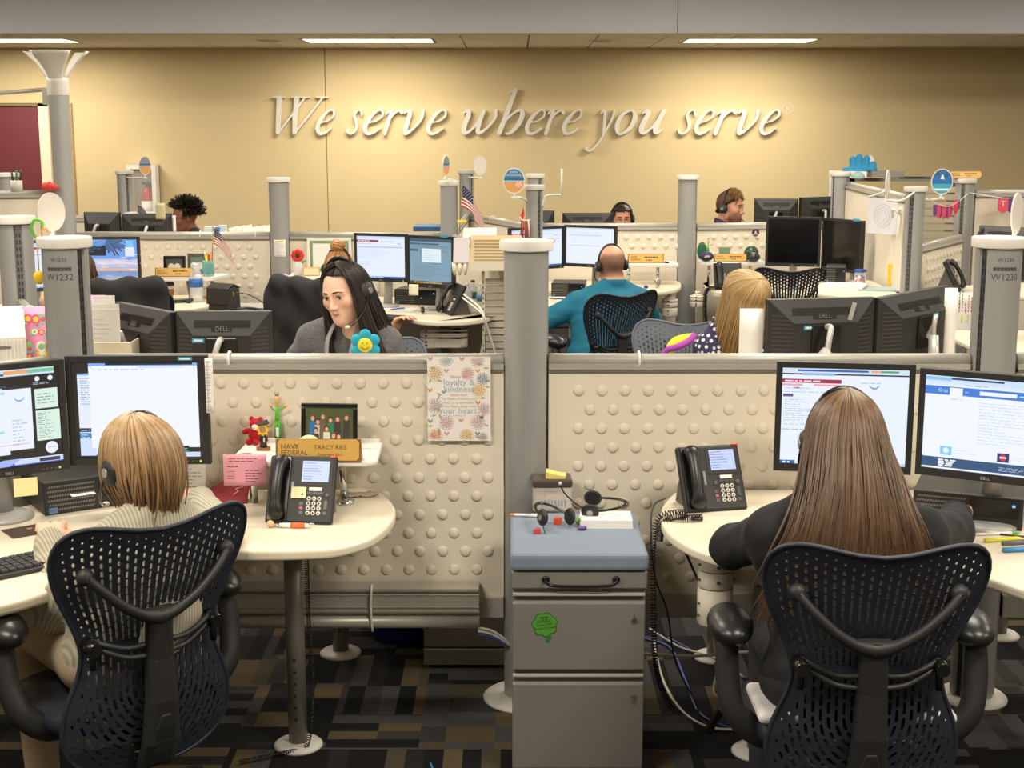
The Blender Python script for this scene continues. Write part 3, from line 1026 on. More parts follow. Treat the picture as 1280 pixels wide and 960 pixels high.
def at_px(xl,xr,yl,yr,top,bot,z_off=0):
 """two ends given by pixel column + depth; returns A, B, zb, zt"""
 a = ay(xl,(top+bot)/2,yl); b = ay(xr,(top+bot)/2,yr)
 m = (yl+yr)/2
 return (a.x,a.y),(b.x,b.y),ay((xl+xr)/2,bot,m).z,ay((xl+xr)/2,top,m).z
# desk phone, desktop computers, small goods
def phone(label,loc,rz,led=True,sticky=False,scale=1.0,cord=True,screen_on=True,label_strip=True):
 t = thing('desk_phone',label,'phone',loc,rz)
 tilt = R(62)
 ct,st_ = math.cos(tilt),math.sin(tilt)
 W,Hh = .105,.215
 body = MB()
 M0 = Matrix.Translation((0,0,.004)) @ Euler((tilt,0,0)).to_matrix().to_4x4()
 body.M = M0
 body.bx(-W,W,0,Hh,-.026,0)
 body.build('body',M_black,t,bev=.008)
 w = MB()
 w.prism_x([(.012,.002),(.155,.002),(.115,.11),(.10,.165)],.02-W,W-.02)
 w.build('stand_wedge',mat('wedge_grey',srgb('#57534c'),.5),t,bev=.004)
 def F(name,mats,fn,bev=0,parent=t):
  m = MB(); m.M = M0; fn(m)
  return m.build(name,mats,parent,bev=bev)
 F('display_frame',M_black,lambda m: m.bx(-.012,.095,.120,.205,0,.0015))
 if screen_on:
  sc = F('display',glow('#c5d4fa',.95),lambda m: m.add([(.0,.131,.0022),(.084,.131,.0022),(.084,.197,.0022),(.0,.197,.0022)],[(0,1,2,3)]))
  def ln(m):
   rng = random.Random(3)
   for k in range(7):
    y = .19-k*.0085
    e = rng.uniform(.03,.078)
    m.add([(.004,y-.0012,.0026),(e,y-.0012,.0026),(e,y+.0012,.0026),(.004,y+.0012,.0026)],[(0,1,2,3)])
  F('display_text',glow('#7f92d8',.9),ln,parent=sc)
 if label_strip:
  F('name_strip',M_paper,lambda m: m.bx(.026,.066,.103,.114,0,.0015))
 kk = MB()
 for r_ in range(4):
  for c in range(3):
   x,y = .028+c*.0165,.078-r_*.0150
   k = MB(); k.M = M0
   k.lathe([(.0068,0),(.0068,.003),(.0045,.0042),(0,.0042)],12,(x,y,0))
   ko = k.build('key',paint('#d9d5cb',.4),t)
   q = MB(); q.M = M0
   q.bx(x-.0022,x+.0022,y-.0028,y+.0028,.0042,.0046)
   q.build('key_mark',M_ink,ko)
 def side(m):
  for x,y in ((.008,.089),(.083,.089)):
   m.lathe([(.008,0),(.008,.003),(.004,.004),(0,.004)],12,(x,y,0))
  for x,y in ((.006,.062),(.006,.034),(.081,.034),(.006,.048)):
   m.bx(x-.006,x+.006,y-.005,y+.005,0,.002)
  m.bx(.076,.087,.045,.073,0,.002)
  for x in (.028,.046,.064):
   m.bx(x-.007,x+.007,.094,.099,0,.0016)
 F('function_keys',mat('key_dark',srgb('#4a4a4a'),.4),side)
 F('message_key',paint('#d0394a',.4),lambda m: m.bx(.001,.011,.044,.052,.002,.003))
 if led:
  F('message_light',paint('#c8202c',.3),lambda m: m.bx(.082,.104,.208,.216,-.012,.001),bev=.003)
 F('grip_slot',mat('slot_grey',srgb('#8c8c88'),.4),lambda m: m.bx(-.030,-.022,.085,.13,0,.002))
 hs = MB(); hs.M = M0
 hs.tube(spline([(-.066,.020,.012),(-.066,.035,.030),(-.068,.075,.040),(-.068,.13,.042),(-.066,.18,.034),(-.064,.198,.016)],5),
 np.interp(np.linspace(0,1,26),[0,.12,.35,.65,.88,1],[.022,.026,.017,.018,.027,.022]),14,flat=.75)
 ho = hs.build('handset',mat('handset',srgb('#1c1c1d'),.35),t)
 cr = MB(); cr.M = M0
 cr.bx(-.098,-.036,.006,.21,-.002,.006)
 cr.build('cradle',M_blackg,t,bev=.003)
 if sticky:
  F('sticky_note',paint('#efe6b8',.8),lambda m: m.add([(-.028,.078,.003),(.018,.078,.005),(.018,.114,.003),(-.028,.114,.003)],[(0,1,2,3)]))
 return t
def coil(path,r=.007,turns=60,wire=.0022,n_per=8):
 P = spline(path,10)
 N = turns*n_per
 d = [0]
 for a,b in zip(P[:-1],P[1:]): d.append(d[-1]+(b-a).length)
 L = d[-1]
 out = []
 A = np.array([tuple(p) for p in P])
 for k in range(N+1):
  s = L*k/N
  c = Vector([np.interp(s,d,A[:,j]) for j in range(3)])
  c2 = Vector([np.interp(min(L,s+.004),d,A[:,j]) for j in range(3)])
  c1 = Vector([np.interp(max(0,s-.004),d,A[:,j]) for j in range(3)])
  t = (c2-c1).normalized()
  u = t.cross(Vector((0,0,1)))
  if u.length < .1: u = t.cross(Vector((1,0,0)))
  u.normalize(); v = t.cross(u)
  a = 2*math.pi*k/n_per
  out.append(c+(u*math.cos(a)+v*math.sin(a))*r)
 return MB().tube(out,wire,4)
def tower(label,loc,rz,size=(.34,.30,.10),front='-y',dark=True):
 """flat lying desktop computer; front faces local -y"""
 w,d,h = size
 t = thing('desktop_computer',label,'computer',loc,rz)
 MB().bx(-w/2,w/2,.012,d,0,h).build('case',mat('case_dark',srgb('#3b3a38'),.45),t,bev=.003)
 MB().bx(-w/2,w/2,0,.012,0,h).build('front_bezel',M_black,t,bev=.003)
 MB().bx(w*.02,w*.46,-.003,0,h*.38,h*.93).build('drive_bay',M_blackg,t)
 g = MB()
 nx,nz = 18,6
 for i in range(nx):
  for k in range(nz):
   x =-w*.47+(i+.5)*w*.44/nx
   z = h*.08+(k+.5)*h*.84/nz
   g.box((x+(k % 2)*w*.012,-.0008,z),(w*.013,.0016,h*.07),rot=(0,R(45),0))
 g.build('front_mesh',mat('mesh_grey',srgb('#75726b'),.5),t,stuff=True)
 MB().bx(-w*.46,-w*.38,-.0016,-.0009,h*.05,h*.22).build('badge',paint('#5b86b8',.4),t)
 MB().bx(w*.40,w*.43,-.004,-.003,h*.72,h*.80).build('power_light',glow('#7aa0ff',1.5),t)
 return t
def nameplate(label,loc,rz,w=.26,h=.06,org=True,who='TRACY RIES',sub='December 2013',tri=True):
 t = thing('nameplate',label,'nameplate',loc,rz)
 MB().prism_x([(0,0),(.05,0),(.012,h)],-w/2,w/2).build('wood_block',M_wood,t)
 tl = math.atan2(.012,h)
 M0 = Euler((-tl,0,0)).to_matrix().to_4x4()
 m = MB(); m.M = M0
 c = .008
 x0,x1,z0,z1 =-w/2+.006,w/2-.006,.004,h-.001
 m.prism_y([(x0+c,z0),(x1-c,z0),(x1,z0+c),(x1,z1-c),(x1-c,z1),(x0+c,z1),(x0,z1-c),(x0,z0+c)],-.0025,-.0005)
 po = m.build('brass_plate',M_gold,t)
 k = MB(); k.M = M0
 if org:
  text(k,'NAVY',h*.30,x0+.010,h*.58,-.0028,'LEFT'); text(k,'FEDERAL',h*.30,x0+.010,h*.30,-.0028,'LEFT')
  ring = [(x0+.058+.005*math.cos(a),-.0028,h*.68+.005*math.sin(a)) for a in np.linspace(0,2*math.pi,13)[:-1]]
  k.tube(ring,.0006,4,closed=True)
 if who:
  text(k,who,h*.27,w*.14,h*.55,-.0028)
  text(k,sub,h*.17,w*.14,h*.26,-.0028)
 else:
  wordlines(k,-w*.04,w*.34,h*.5,h*.8,1,2,.5,y=-.0028); wordlines(k,w*.02,w*.26,h*.2,h*.45,1,3,.4,y=-.0028)
 k.build('engraving',mat('engrave',srgb('#5d4420'),.6),po)
 return t
def headset(label,M,lying=False):
 """M maps head space (x right, y forward, z up; ears at x=+-.08) to the world"""
 t = thing('headset',label,'headset')
 t.matrix_world = M
 b = MB()
 b.tube([(.088*math.cos(a),-.01,.005+.128*math.sin(a)) for a in np.linspace(R(-4),R(184),25)],.0045,8,flat=2.0)
 b.build('headband',M_blackg,t)
 for sx in (-1,1):
  c = MB()
  c.tube([(sx*.080,-.01,.0),(sx*.088,-.01,.0),(sx*.096,-.01,.0),(sx*.104,-.01,.0),(sx*.108,-.01,0)],[.030,.034,.034,.028,.012],18)
  co = c.build('ear_cup',M_black,t)
  MB().tube([(sx*.078,-.01,0),(sx*.086,-.01,0)],[.026,.030],16).build('ear_cushion',mat('cushion',srgb('#111111'),.8),co)
  MB().cyl((sx*.1075,-.01,0),(sx*.110,-.01,0),.012,n=14).build('disc',mat('disc_silver',srgb('#a8a8a8'),.3,metal=.6),co)
 m = MB()
 m.tube(spline([(-.102,0,-.01),(-.100,.035,-.05),(-.082,.075,-.085),(-.055,.105,-.098)],6),.003,6)
 mo = m.build('microphone_boom',M_blackg,t)
 MB().ell((-.050,.108,-.099),(.012,.007,.007),nu=10,nv=6).build('microphone',mat('mic_tip',srgb('#cfcfca'),.6),mo)
 return t
def sheet(name,label,cat,loc,rz,w,h,m,tilt=0.0,th=.0006,group=None,curl=0.0,marks=None):
 """upright sheet, lower edge at loc, faces local -y"""
 t = thing(name,label,cat,loc,group=group,rot=(tilt,0,rz))
 mb = MB()
 n = 6
 vs,fs = [],[]
 for k in range(n+1):
  z = h*k/n
  y =-curl*((1-k/n) ** 2)
  vs += [(-w/2,y,z),(w/2,y,z),(w/2,y+th,z),(-w/2,y+th,z)]
 for k in range(n):
  a,b = k*4,k*4+4
  fs += [(a,a+1,b+1,b),(a+1,a+2,b+2,b+1),(a+2,a+3,b+3,b+2),(a+3,a,b,b+3)]
 fs += [(3,2,1,0),(n*4,n*4+1,n*4+2,n*4+3)]
 mb.add(vs,fs,True)
 mb.build('paper',m,t)
 if marks:
  k = MB(); mats = marks(k)
  k.build('print',mats,t)
 return t
def wordlines(k,x0,x1,z0,z1,n,seed=1,th=.3,y=-.0006,fill=(.5,1)):
 rng = random.Random(seed)
 st = (z1-z0)/n
 for i in range(n):
  z = z1-(i+.5)*st
  x,end = x0,x0+(x1-x0)*rng.uniform(*fill)
  while x < end:
   wl = rng.uniform(.1,.25)*(x1-x0)
   k.rect(x,min(end,x+wl),z-st*th/2,z+st*th/2,y)
   x += wl+.04*(x1-x0)
def bottle(label,loc,h=.2,r=.032,lab='#3f74b8',cap='#e8e8e8',name='water_bottle',lab2=None):
 t = thing(name,label,'bottle',loc)
 MB().lathe([(0,0),(r*.9,0.001),(r,.012),(r,h*.28),(r*.95,h*.32),(r,h*.36),(r,h*.62),(r*.85,h*.74),(r*.42,h*.88),(r*.38,h*.93)],20).build('body',mat('bottle_clear',(.86,.9,.92),.1,alpha=.38),t)
 MB().lathe([(r*.44,h*.92),(r*.44,h*.99),(0,h)],14).build('cap',paint(cap,.4),t)
 MB().lathe([(r*1.015,h*.38),(r*1.015,h*.60)],20).build('paper_label',paint(lab,.45),t)
 return t
def pen(label,loc,rot,L=.14,r=.0045,col='#2a3c8a',tip='#d8d8d8',name='pen',cat='pen',band=None):
 t = thing(name,label,cat,loc,rot=rot)
 MB().tube([(-L/2,0,r),(L*.3,0,r),(L*.32,0,r)],[r*.9,r,r],8).build('barrel',paint(col,.35),t)
 MB().tube([(L*.32,0,r),(L*.42,0,r),(L/2,0,r)],[r*.95,r*.7,r*.2],8).build('tip',paint(tip,.3),t)
 if band:
  MB().tube([(-L*.2,0,r),(L*.05,0,r),(L*.25,0,r)],[r*1.25,r*1.45,r*1.2],10).build('grip',paint(band,.4),t)
 return t
def cable(label,pts,r=.003,col='#1a1a1a',n=8,name='cable'):
 mb = MB().tube(spline(pts,n),r,6)
 o = mb.build(name,paint(col,.45))
 return tag(o,label,'cable')
def flag(label,loc,rz,h=.14,w=.24,staff=.32,tilt=0.0):
 """hand flag hanging limp: canton above, stripes run down"""
 t = thing('hand_flag',label,'flag',loc,rot=(0,tilt,rz))
 MB().cyl((0,0,0),(0,0,staff),.003,n=6).ell((0,0,staff+.006),(.006,.006,.006),nu=8,nv=6).build('staff',mat('staff_gold',srgb('#b98f3d'),.4,metal=.4),t)
 c = MB()
 mats = [paint('#b22234',.7),paint('#f2efe9',.7),paint('#2b2f55',.7)]
 NX,NS = 14,13
 def P(i,j):
  a,b = i/NX,j/NS
  sag = 0.55*a
  x = .004+w*a*math.cos(R(50)*min(1,a+.4))
  z = staff-h*b*(1-.15*a)-w*a*math.sin(R(50)*min(1,a+.4))
  return (x+.25*h*b*a,.012*math.sin(a*9+b*2),z)
 for j in range(NS):
  for i in range(NX):
   c.mi = 2 if (i < NX*.42 and j < 7) else (0 if j % 2 == 0 else 1)
   c.add([P(i,j),P(i+1,j),P(i+1,j+1),P(i,j+1)],[(3,2,1,0)],True)
 o = c.build('cloth',mats,t)
 st = MB()
 for j in range(1,7):
  for i in range(0,6):
   q = P(i+(.3 if j % 2 else .7),j)
   for s in (-1,1):
    st.box((q[0],q[1]+s*.0012,q[2]),(.0035,.0006,.0035),rot=(0,R(45),0))
 st.build('stars',M_paper,o,stuff=True)
 return t
def disc_sign(label,loc,rz,w,h,arm_to=None,face=None,name='round_sign'):
 """flat oval of card held by a clip arm; loc = centre of the oval"""
 t = thing(name,label,'sign',loc,rz)
 mb = MB()
 n = 36
 mb.prism_y([(w/2*math.cos(-2*math.pi*k/n),h/2*math.sin(-2*math.pi*k/n)) for k in range(n)],-.003,.003)
 mb.build('card',mat('card_white',srgb('#e9e0d8'),.5),t)
 if face:
  face(t,w,h)
 s = MB()
 s.tube([(0,0.004,-h*.42),(0,.004,-h/2-.02)],.008,8)
 s.bx(-.018,.018,-.006,.014,-h/2-.03,-h/2-.016)
 if arm_to is not None:
  e = Matrix.Rotation(-rz,4,'Z') @ (Vector(arm_to)-Vector(loc))
  s.tube(spline([(0,.004,-h/2-.024),(e.x*.5,e.y*.5,-h/2-.026),(e.x,e.y,e.z)],5),.007,8)
 s.build('clip_arm',M_white,t)
 return t
def beach_face(top='#3f7fb0',sand='#e0a060',txt=('JESSICA','MCGONAGIL'),shell=True):
 def f(t,w,h):
  mb = MB(); mats = [paint(top,.6),paint('#9cc3d8',.6),paint(sand,.6),paint('#2d5f86',.6)]
  n = 40
  def clipband(z0,z1,mi):
   mb.mi = mi
   a,b = w*.46,h*.46
   z0,z1 = max(z0,-b),min(z1,b)
   k = 10
   L_,R_ = [],[]
   for q in range(k+1):
    z = z0+(z1-z0)*q/k
    x = a*math.sqrt(max(0,1-(z/b) ** 2))
    L_.append((-x,-.0036,z)); R_.append((x,-.0036,z))
   for q in range(k):
    mb.add([L_[q],R_[q],R_[q+1],L_[q+1]],[(0,1,2,3)])
  clipband(-h,-h*.06,2); clipband(-h*.06,h*.02,1); clipband(h*.02,h*.09,3); clipband(h*.09,h,0)
  o = mb.build('picture',mats,t)
  if txt:
   k = MB()
   text(k,txt[0],h*.10,0,h*.30,-.0042); text(k,txt[1],h*.10,0,h*.18,-.0042)
   k.build('lettering',M_paper,o)
  if shell:
   s = MB(); mats = [paint('#e8a08c',.6),paint('#f3d3c4',.6)]
   for q in range(10):
    s.mi = q % 2
    a0,a1 = R(36*q),R(36*q+36)
    rr = h*.13
    s.add([(w*.22,-.0042,-h*.12),(w*.22+rr*math.cos(a0),-.0042,-h*.12+rr*math.sin(a0)),(w*.22+rr*math.cos(a1),-.0042,-h*.12+rr*math.sin(a1))],[(0,1,2)])
   s.build('shell',mats,o)
 return f
def desk(label,pts,z=DZ,th=.032,legs=(),name='desk',ymax=99):
 """worktop outline in x,y"""
 pts = [Vector((p[0],min(ymax,p[1]))) for p in pts]
 cx = sum(p.x for p in pts)/len(pts); cy = sum(p.y for p in pts)/len(pts)
 t = thing(name,label,'desk',(cx,cy,0))
 area = sum(pts[i].x*pts[(i+1) % len(pts)].y-pts[(i+1) % len(pts)].x*pts[i].y for i in range(len(pts)))
 if area < 0: pts.reverse()
 mb = MB().prism([(p.x-cx,p.y-cy) for p in pts],z-th,z)
 mb.build('worktop',M_cream,t,bev=.010,seg=3)
 for lx,ly in legs:
  x,y = lx-cx,ly-cy
  l = MB().cyl((x,y,.014),(x,y,z-th+.001),.030,n=18)
  l.cyl((x,y,.014),(x,y,.30),.026,n=18)
  lo = l.build('leg',mat('leg_grey',srgb('#8b8880'),.4,metal=.3),t)
  hs = MB()
  for k in range(6):
   hs.cyl((x,y-.031,.10+k*.04),(x,y-.0262,.10+k*.04),.005,n=8)
  hs.build('leg_holes',M_ink,lo,stuff=True)
  MB().lathe([(.078,0),(.078,.006),(.07,.013),(.03,.018)],32,(x,y,0)).build('foot',M_polecap,lo)
 return t
def curve2(pts,n=6):
 return [(p.x,p.y) for p in spline([(q[0],q[1],0) for q in pts],n)]
def rbox(name,label,cat,c,s,m,rz=0,bev=.004,group=None):
 """single soft-edged block resting with its base at c"""
 mb = MB().bx(-s[0]/2,s[0]/2,-s[1]/2,s[1]/2,0,s[2])
 o = mb.build(name,m,bev=bev)
 o.location = c; o.rotation_euler = (0,0,rz)
 return tag(o,label,cat,group)

# POLES AND PARTITIONS
PL = Vector((-1.468,D1)); PC = Vector((.047,D1)); PR = Vector((1.599,D1))
pole('grey partition pole marked W1232 at the left',PL.x,PL.y,1.599,(-150,-30,90),code='W1232',foot=.12,slots=False)
pole('thick smooth grey partition pole in the centre behind the filing pedestal',PC.x,PC.y,1.589,(-9,172,90),foot=.147)
pole('grey partition pole marked W1230 at the right',PR.x,PR.y,1.599,(-150,-30,90),code='W1230',foot=.12,slots=False)
pll = ay(18,270,6.2)
pole('grey slotted pole cut by the left edge, behind the W1232 pole',pll.x,6.2,pll.z,(-62,60,180),foot=.12)
DOTX,DOTZ = .0772,.0645
panel('cream dotted partition panel behind the left desk',(PL.x+.078,D1),(PC.x-.075,D1),.30,1.21,
 dots=(.19,1.335,.42,1.115,DOTX,DOTZ,.019,lambda x,z: not (x > 1.12 and z > 1.03)),base=.075,clips=(.45,))
panel('cream dotted partition panel behind the right desk',(PC.x+.075,D1),(PR.x-.078,D1),.30,1.21,
 dots=(.10,1.40,.44,1.09,DOTX,DOTZ,.019,None),base=.085,clips=(.30,))
panel('plain cream panel running right from the W1230 pole',(PR.x+.078,D1),(3.1,D1),.30,1.21,base=.08)
wl = Vector((-.75,-.66)).normalized()
panel('plain cream panel running from the W1232 pole towards the left edge',PL+wl*1.5,PL+wl*.078,.30,1.21,base=.08)
dl = (Vector((pll.x,6.2))-PL)
panel('cream panel running back from the W1232 pole',PL+dl.normalized()*.078,PL+dl.normalized()*(dl.length-.08),.30,1.21,clips=(.35,.62,.9,1.25))
tp = ay(85,290,10.2)
TALL = Vector((tp.x,10.16))
P348 = Vector((ay(348,222,10.16).x,10.16)); P563 = Vector((ay(561,226,10.0).x,10.0))
pole('grey pole with a white paper slip, left of the woman in black hair',P348.x,P348.y,ay(348,222,10.16).z,(0,180,90),r=.072)
pole('grey pole behind the hanging flag, left of centre',P563.x,P563.y,ay(561,226,10.0).z,(-15,105,180),r=.062)
row2 = lambda a,b: (a,b,.30,1.21)
panel('cream dotted partition panel behind the beach picture screen',(TALL.x+.07,10.16),(P348.x-.075,10.16),.3,1.21,dots=(.5,1.34,.55,1.10,.084,.07,.021,None),clips=(.9,1.3))
panel('cream partition panel behind the green framed certificate',(P348.x+.075,10.16),(P563.x-.065,10.05),.3,1.21)
P583 = Vector((ay(583,212,12.4).x,12.4)); P668 = Vector((ay(668,232,9.3).x,9.3)); P668b = Vector((ay(669,218,11.1).x,11.1))
pole('slim grey pole behind the flag pole, under the blank white oval',P583.x,P583.y,ay(583,212,12.4).z,(-35,85,205),r=.064)
pole('grey pole just above the thick centre pole, with a silver collar',P668.x,P668.y,ay(668,231,9.3).z,(190,60,310),r=.056)
pole('grey pole peeking out behind the pole with a silver collar',P668b.x,P668b.y,ay(669,217,11.1).z,(190,60,310),r=.062)
panel('cream panel running back from the flag pole',P563+Vector((.0,.08)),P583+Vector((0,-.08)),.3,1.21)
panel('cream panel slanting from the slim pole to the centre',P583+Vector((.05,-.06)),P668b+Vector((-.05,.05)),.3,1.21,clips=(.5,))
pe = Vector((.05,8.75))
panel('cream panel running forward from the flag pole',P563+Vector((.04,-.07)),pe,.3,1.21,clips=(.25,))
P860 = Vector((ay(860,220,11.1).x,11.1)); P1050 = Vector((ay(1051,216,11.3).x,11.3))
P1145 = Vector((ay(1145,232,9.0).x,9.0)); P1205 = Vector((ay(1207,223,10.0).x,10.0))
pole('grey pole between the bald man and the bearded man',P860.x,P860.y,ay(860,219,11.1).z,(0,180,90),r=.074)
pole('grey pole at the left end of the shelf with the blue foam hand',P1050.x,P1050.y,ay(1051,215,11.3).z,(-40,80,200),r=.07)
pole('grey pole under the blank oval card, left of the bunting',P1145.x,P1145.y,ay(1145,233,9.0).z,(-10,110,230),r=.062)
pole('grey slotted pole under the gold nameplate at the right',P1205.x,P1205.y,ay(1207,223,10.0).z,(-120,0,120),r=.066)
panel('cream dotted panel behind the bald man',P668b+Vector((.06,0)),P860+Vector((-.075,0)),.3,1.21,dots=(.66,1.10,.97,1.10,.09,.07,.022,None))
panel('cream dotted panel below the bearded man',P860+Vector((.075,0)),P1050+Vector((-.08,0)),.3,1.21,dots=(.14,.55,.94,1.10,.09,.07,.022,None))
panel('tall cream panel behind the hanging white sheet',P1050+Vector((.05,-.07)),P1145+Vector((-.03,.07)),.3,1.53,clips=(1.5,))
panel('low cream dotted panel below the bunting',P1145+Vector((.05,.06)),P1205+Vector((-.04,-.07)),.3,1.21,dots=(.15,1.0,.85,1.10,.085,.07,.02,None))
panel('tall cream panel at the right edge behind the bunting letters',P1205+Vector((.075,0)),(5.0,10.0),.3,1.52)
panel('tall cream panel at the left edge behind the oval card',(TALL.x-1.6,9.75),(TALL.x-.07,10.16),.3,1.51)
pfl = ay(10,216,11.6)
pole('grey pole at the far left in front of the maroon door',pfl.x,11.6,pfl.z,(-40,80,200),r=.075)
p155 = ay(155,213,12.5)
pole('grey slotted pole in front of the extinguisher cabinet',p155.x,12.5,p155.z,(185,65,-55),r=.066)
panel('cream panel top seen behind the left dark monitors',(p155.x-.9,12.3),(p155.x-.07,12.5),.3,1.19)
HT = ay(75,66,10.16).z
t = thing('uplight_pole','tall grey pole with a white three winged torch head at upper left','pole',(TALL.x,TALL.y,0))
poly = []
for k in range(48):
 a = 2*math.pi*k/48
 d = abs((a-R(195)+math.pi) % (2*math.pi)-math.pi)
 rr = .072-(.018 if d < R(16) else 0)
 poly.append((rr*math.cos(a),rr*math.sin(a)))
m = MB().prism(poly,0,HT-.18); m.s = [len(f) == 4 for f in m.f]
o = m.build('shaft',M_pole,t); o.modifiers.new('e','EDGE_SPLIT').split_angle = R(30)
m = MB(); m.M = Matrix.Rotation(R(195),4,'Z')
m.bx(.052,.060,-.018,.018,.3,HT-.2)
so = m.build('channel_strip',M_dark,t)
m = MB(); m.M = Matrix.Rotation(R(195),4,'Z')
for k in range(34):
 z = 1.0+k*.035
 if z < HT-.25:
  m.bx(.0598,.061,-.01,-.003,z,z+.02).bx(.0598,.061,.003,.01,z,z+.02)
m.build('slots',M_slot,so,stuff=True)
MB().lathe([(.073,HT-.30),(.076,HT-.29),(.076,HT-.20),(.080,HT-.17)],24).build('neck',M_polecap,t)
for a0 in (-86,32,156):
 w = MB()
 vs,fs = [],[]
 na,nz = 10,8
 for sft in (0,.006):
  for j in range(nz+1):
   q = j/nz
   rr = .076+.15*q ** 1.5-sft
   z = HT-.19+.20*q
   for i in range(na+1):
    a = R(a0-40+80*i/na)
    vs.append((rr*math.cos(a),rr*math.sin(a),z))
 N1 = (na+1)*(nz+1)
 for j in range(nz):
  for i in range(na):
   p = j*(na+1)+i
   fs.append((p,p+1,p+na+2,p+na+1)); fs.append((N1+p,N1+p+na+1,N1+p+na+2,N1+p+1))
 for j in range(nz):
  for i in (0,na):
   p = j*(na+1)+i; q = p+na+1
   fs.append((p,q,N1+q,N1+p) if i == 0 else (p,N1+p,N1+q,q))
 for i in range(na):
  p = nz*(na+1)+i
  fs.append((p,p+1,N1+p+1,N1+p))
 w.add(vs,fs,True).build('torch_wing',M_polecap,t)
MB().tube([(-.10,.02,ay(60,112,10.2).z),(-1.2,.05,ay(0,116,10.2).z-.06)],.014,10).bx(-.11,-.06,-.02,.05,HT-.36,HT-.24).build('side_arm',M_rail,t)
m = MB(); m.add([(.0726*math.cos(-1.57+a),.0726*math.sin(-1.57+a),z) for a,z in ((-.3,1.47),(.3,1.47),(.3,1.485),(-.3,1.485))],[(0,1,2,3)])
m.build('number_decal',mat('decal_grey',srgb('#4b4b4d'),.6),t)

# DESKS
f = lambda *p: [tuple(az(x,y,DZ)[:2]) for x,y in p]
ldesk = [(PL.x+.06,D1-.05)]+[(PC.x-.62,D1-.045)]+curve2(f((452,608),(478,616),(494,634),(489,652),(465,672),(420,685),(370,688),(310,689)),5)+ \
  curve2([(-.87,3.862),(-.98,3.86),(-1.06,3.80),(-1.12,3.70),(-1.22,3.48),(-1.36,3.32)],4)+[(-1.62,3.02),(-2.02,3.50),(-1.75,4.10)]
desk('cream corner worktop of the left workstation with a rounded end',ldesk,legs=((az(373,932,0).x,az(373,932,0).y),))
rdesk = [(.66,D1-.05)]+curve2(f((842,615),(828,632),(826,650),(838,668),(868,686),(905,697),(950,702)),5)+ \
  curve2([(.80,3.82),(.98,3.86),(1.14,3.80),(1.26,3.64),(1.36,3.48),(1.46,3.34)],4)+[(1.72,3.1),(2.2,3.55),(1.72,D1-.05)]
desk('cream worktop of the right workstation with a pointed left end',rdesk,legs=((.775,4.165),(1.75,4.2)))
desk('cream worktop behind the front partition at the left',[(-1.40,4.68),(-.05,4.68),(-.05,5.15),(-.5,5.40),(-1.40,5.40)],legs=((az(426,817,0).x,az(426,817,0).y),))
desk('cream worktop behind the front partition at the right',[(.25,4.68),(2.2,4.68),(2.2,5.40),(.9,5.40),(.25,5.2)],legs=((az(893,822,0).x,az(893,822,0).y),(1.9,5.2)))
dl2 = [(-3.35,10.1)]+curve2(f((255,356),(268,366),(268,378),(245,385),(205,386)),4)+[(-2.6,9.2),(-3.2,8.8),(-3.6,9.3)]
desk('cream worktop under the beach picture screen',dl2,legs=((-2.35,9.75),),ymax=10.10)
df = [(-1.5,10.05),(-.40,9.95)]+curve2([(-.12,9.3),(-.03,9.0)]+f((636,388),(600,399),(545,402),(505,397),(470,387)),4)+[(-1.05,9.2),(-1.45,9.3)]
desk('cream worktop under the twin screens in the middle',df,legs=((-.45,9.2),))
dd = [(.1,11.04),(1.10,11.04)]+curve2(f((838,346),(851,353),(846,361),(815,365),(790,362)),4)+[(.75,10.2),(.45,9.75),(.25,9.5),(.1,9.5)]
desk('cream worktop in front of the bald man',dd,legs=((1.0,10.6),),ymax=11.04)
de = [(2.55,11.0),(1.6,11.04),(1.5,10.9)]+curve2(f((884,352),(880,357),(892,365),(920,366)),4)+[(1.95,10.3),(2.2,9.95),(2.55,9.9)]
desk('cream worktop beside the empty mesh chair',de,legs=((1.62,10.6),),ymax=11.04)
EZ = .90
f9 = lambda *p: [tuple(az(x,y,EZ)[:2]) for x,y in p]
desk('cream worktop under the blue lidded jar',f9((1024,350),(1022,366),(1060,371),(1100,372))+[(2.5,9.0),(2.52,9.8)],z=EZ)
RZ2 = .93
desk('cream worktop behind the low dotted panel at the right',[(2.72,8.62),(3.6,8.62),(3.6,9.4),(2.72,9.1)],z=RZ2)
for nm,x0,x1,y0,y1 in (('cream worktop in front of the woman with curly hair',-3.9,-1.75,10.22,10.85),('cream worktop in front of the woman in glasses',.35,1.30,11.16,11.75),('cream worktop in front of the bearded man',1.42,2.5,11.16,11.75)):
 desk(nm,[(x0,y0),(x1,y0),(x1,y1),(x0,y1)],legs=((x0+.3,y0+.3),))
z0,z1 = ay(450,786,4.50).z,ay(450,735,4.50).z
xa,xb = PL.x+.1,ay(599,760,4.50).x
t = thing('cable_trough','grooved silver cable trough along the bottom of the left panel','trough',((xa+xb)/2,4.52,z0))
Lh,Hh = (xb-xa)/2,z1-z0
m = MB().bx(-Lh,Lh,-.01,.05,0.045,Hh); m.bx(-Lh,Lh,-.022,-.008,Hh*.42,Hh*.82).bx(-Lh,Lh,-.026,-.006,Hh-.012,Hh).bx(-Lh,Lh,-.026,-.006,Hh*.82,Hh*.85)
m.build('upper_channel',M_rail,t,bev=.002)
m = MB().tube([(-Lh,-.01,.022),(Lh,-.01,.022)],.022,14); m.bx(-Lh,Lh,-.028,.04,.06,.066).bx(-Lh,Lh,-.028,.04,.076,.080)
m.build('lower_channel',M_rail,t)
cx = ay(465,760,4.5).x-(xa+xb)/2
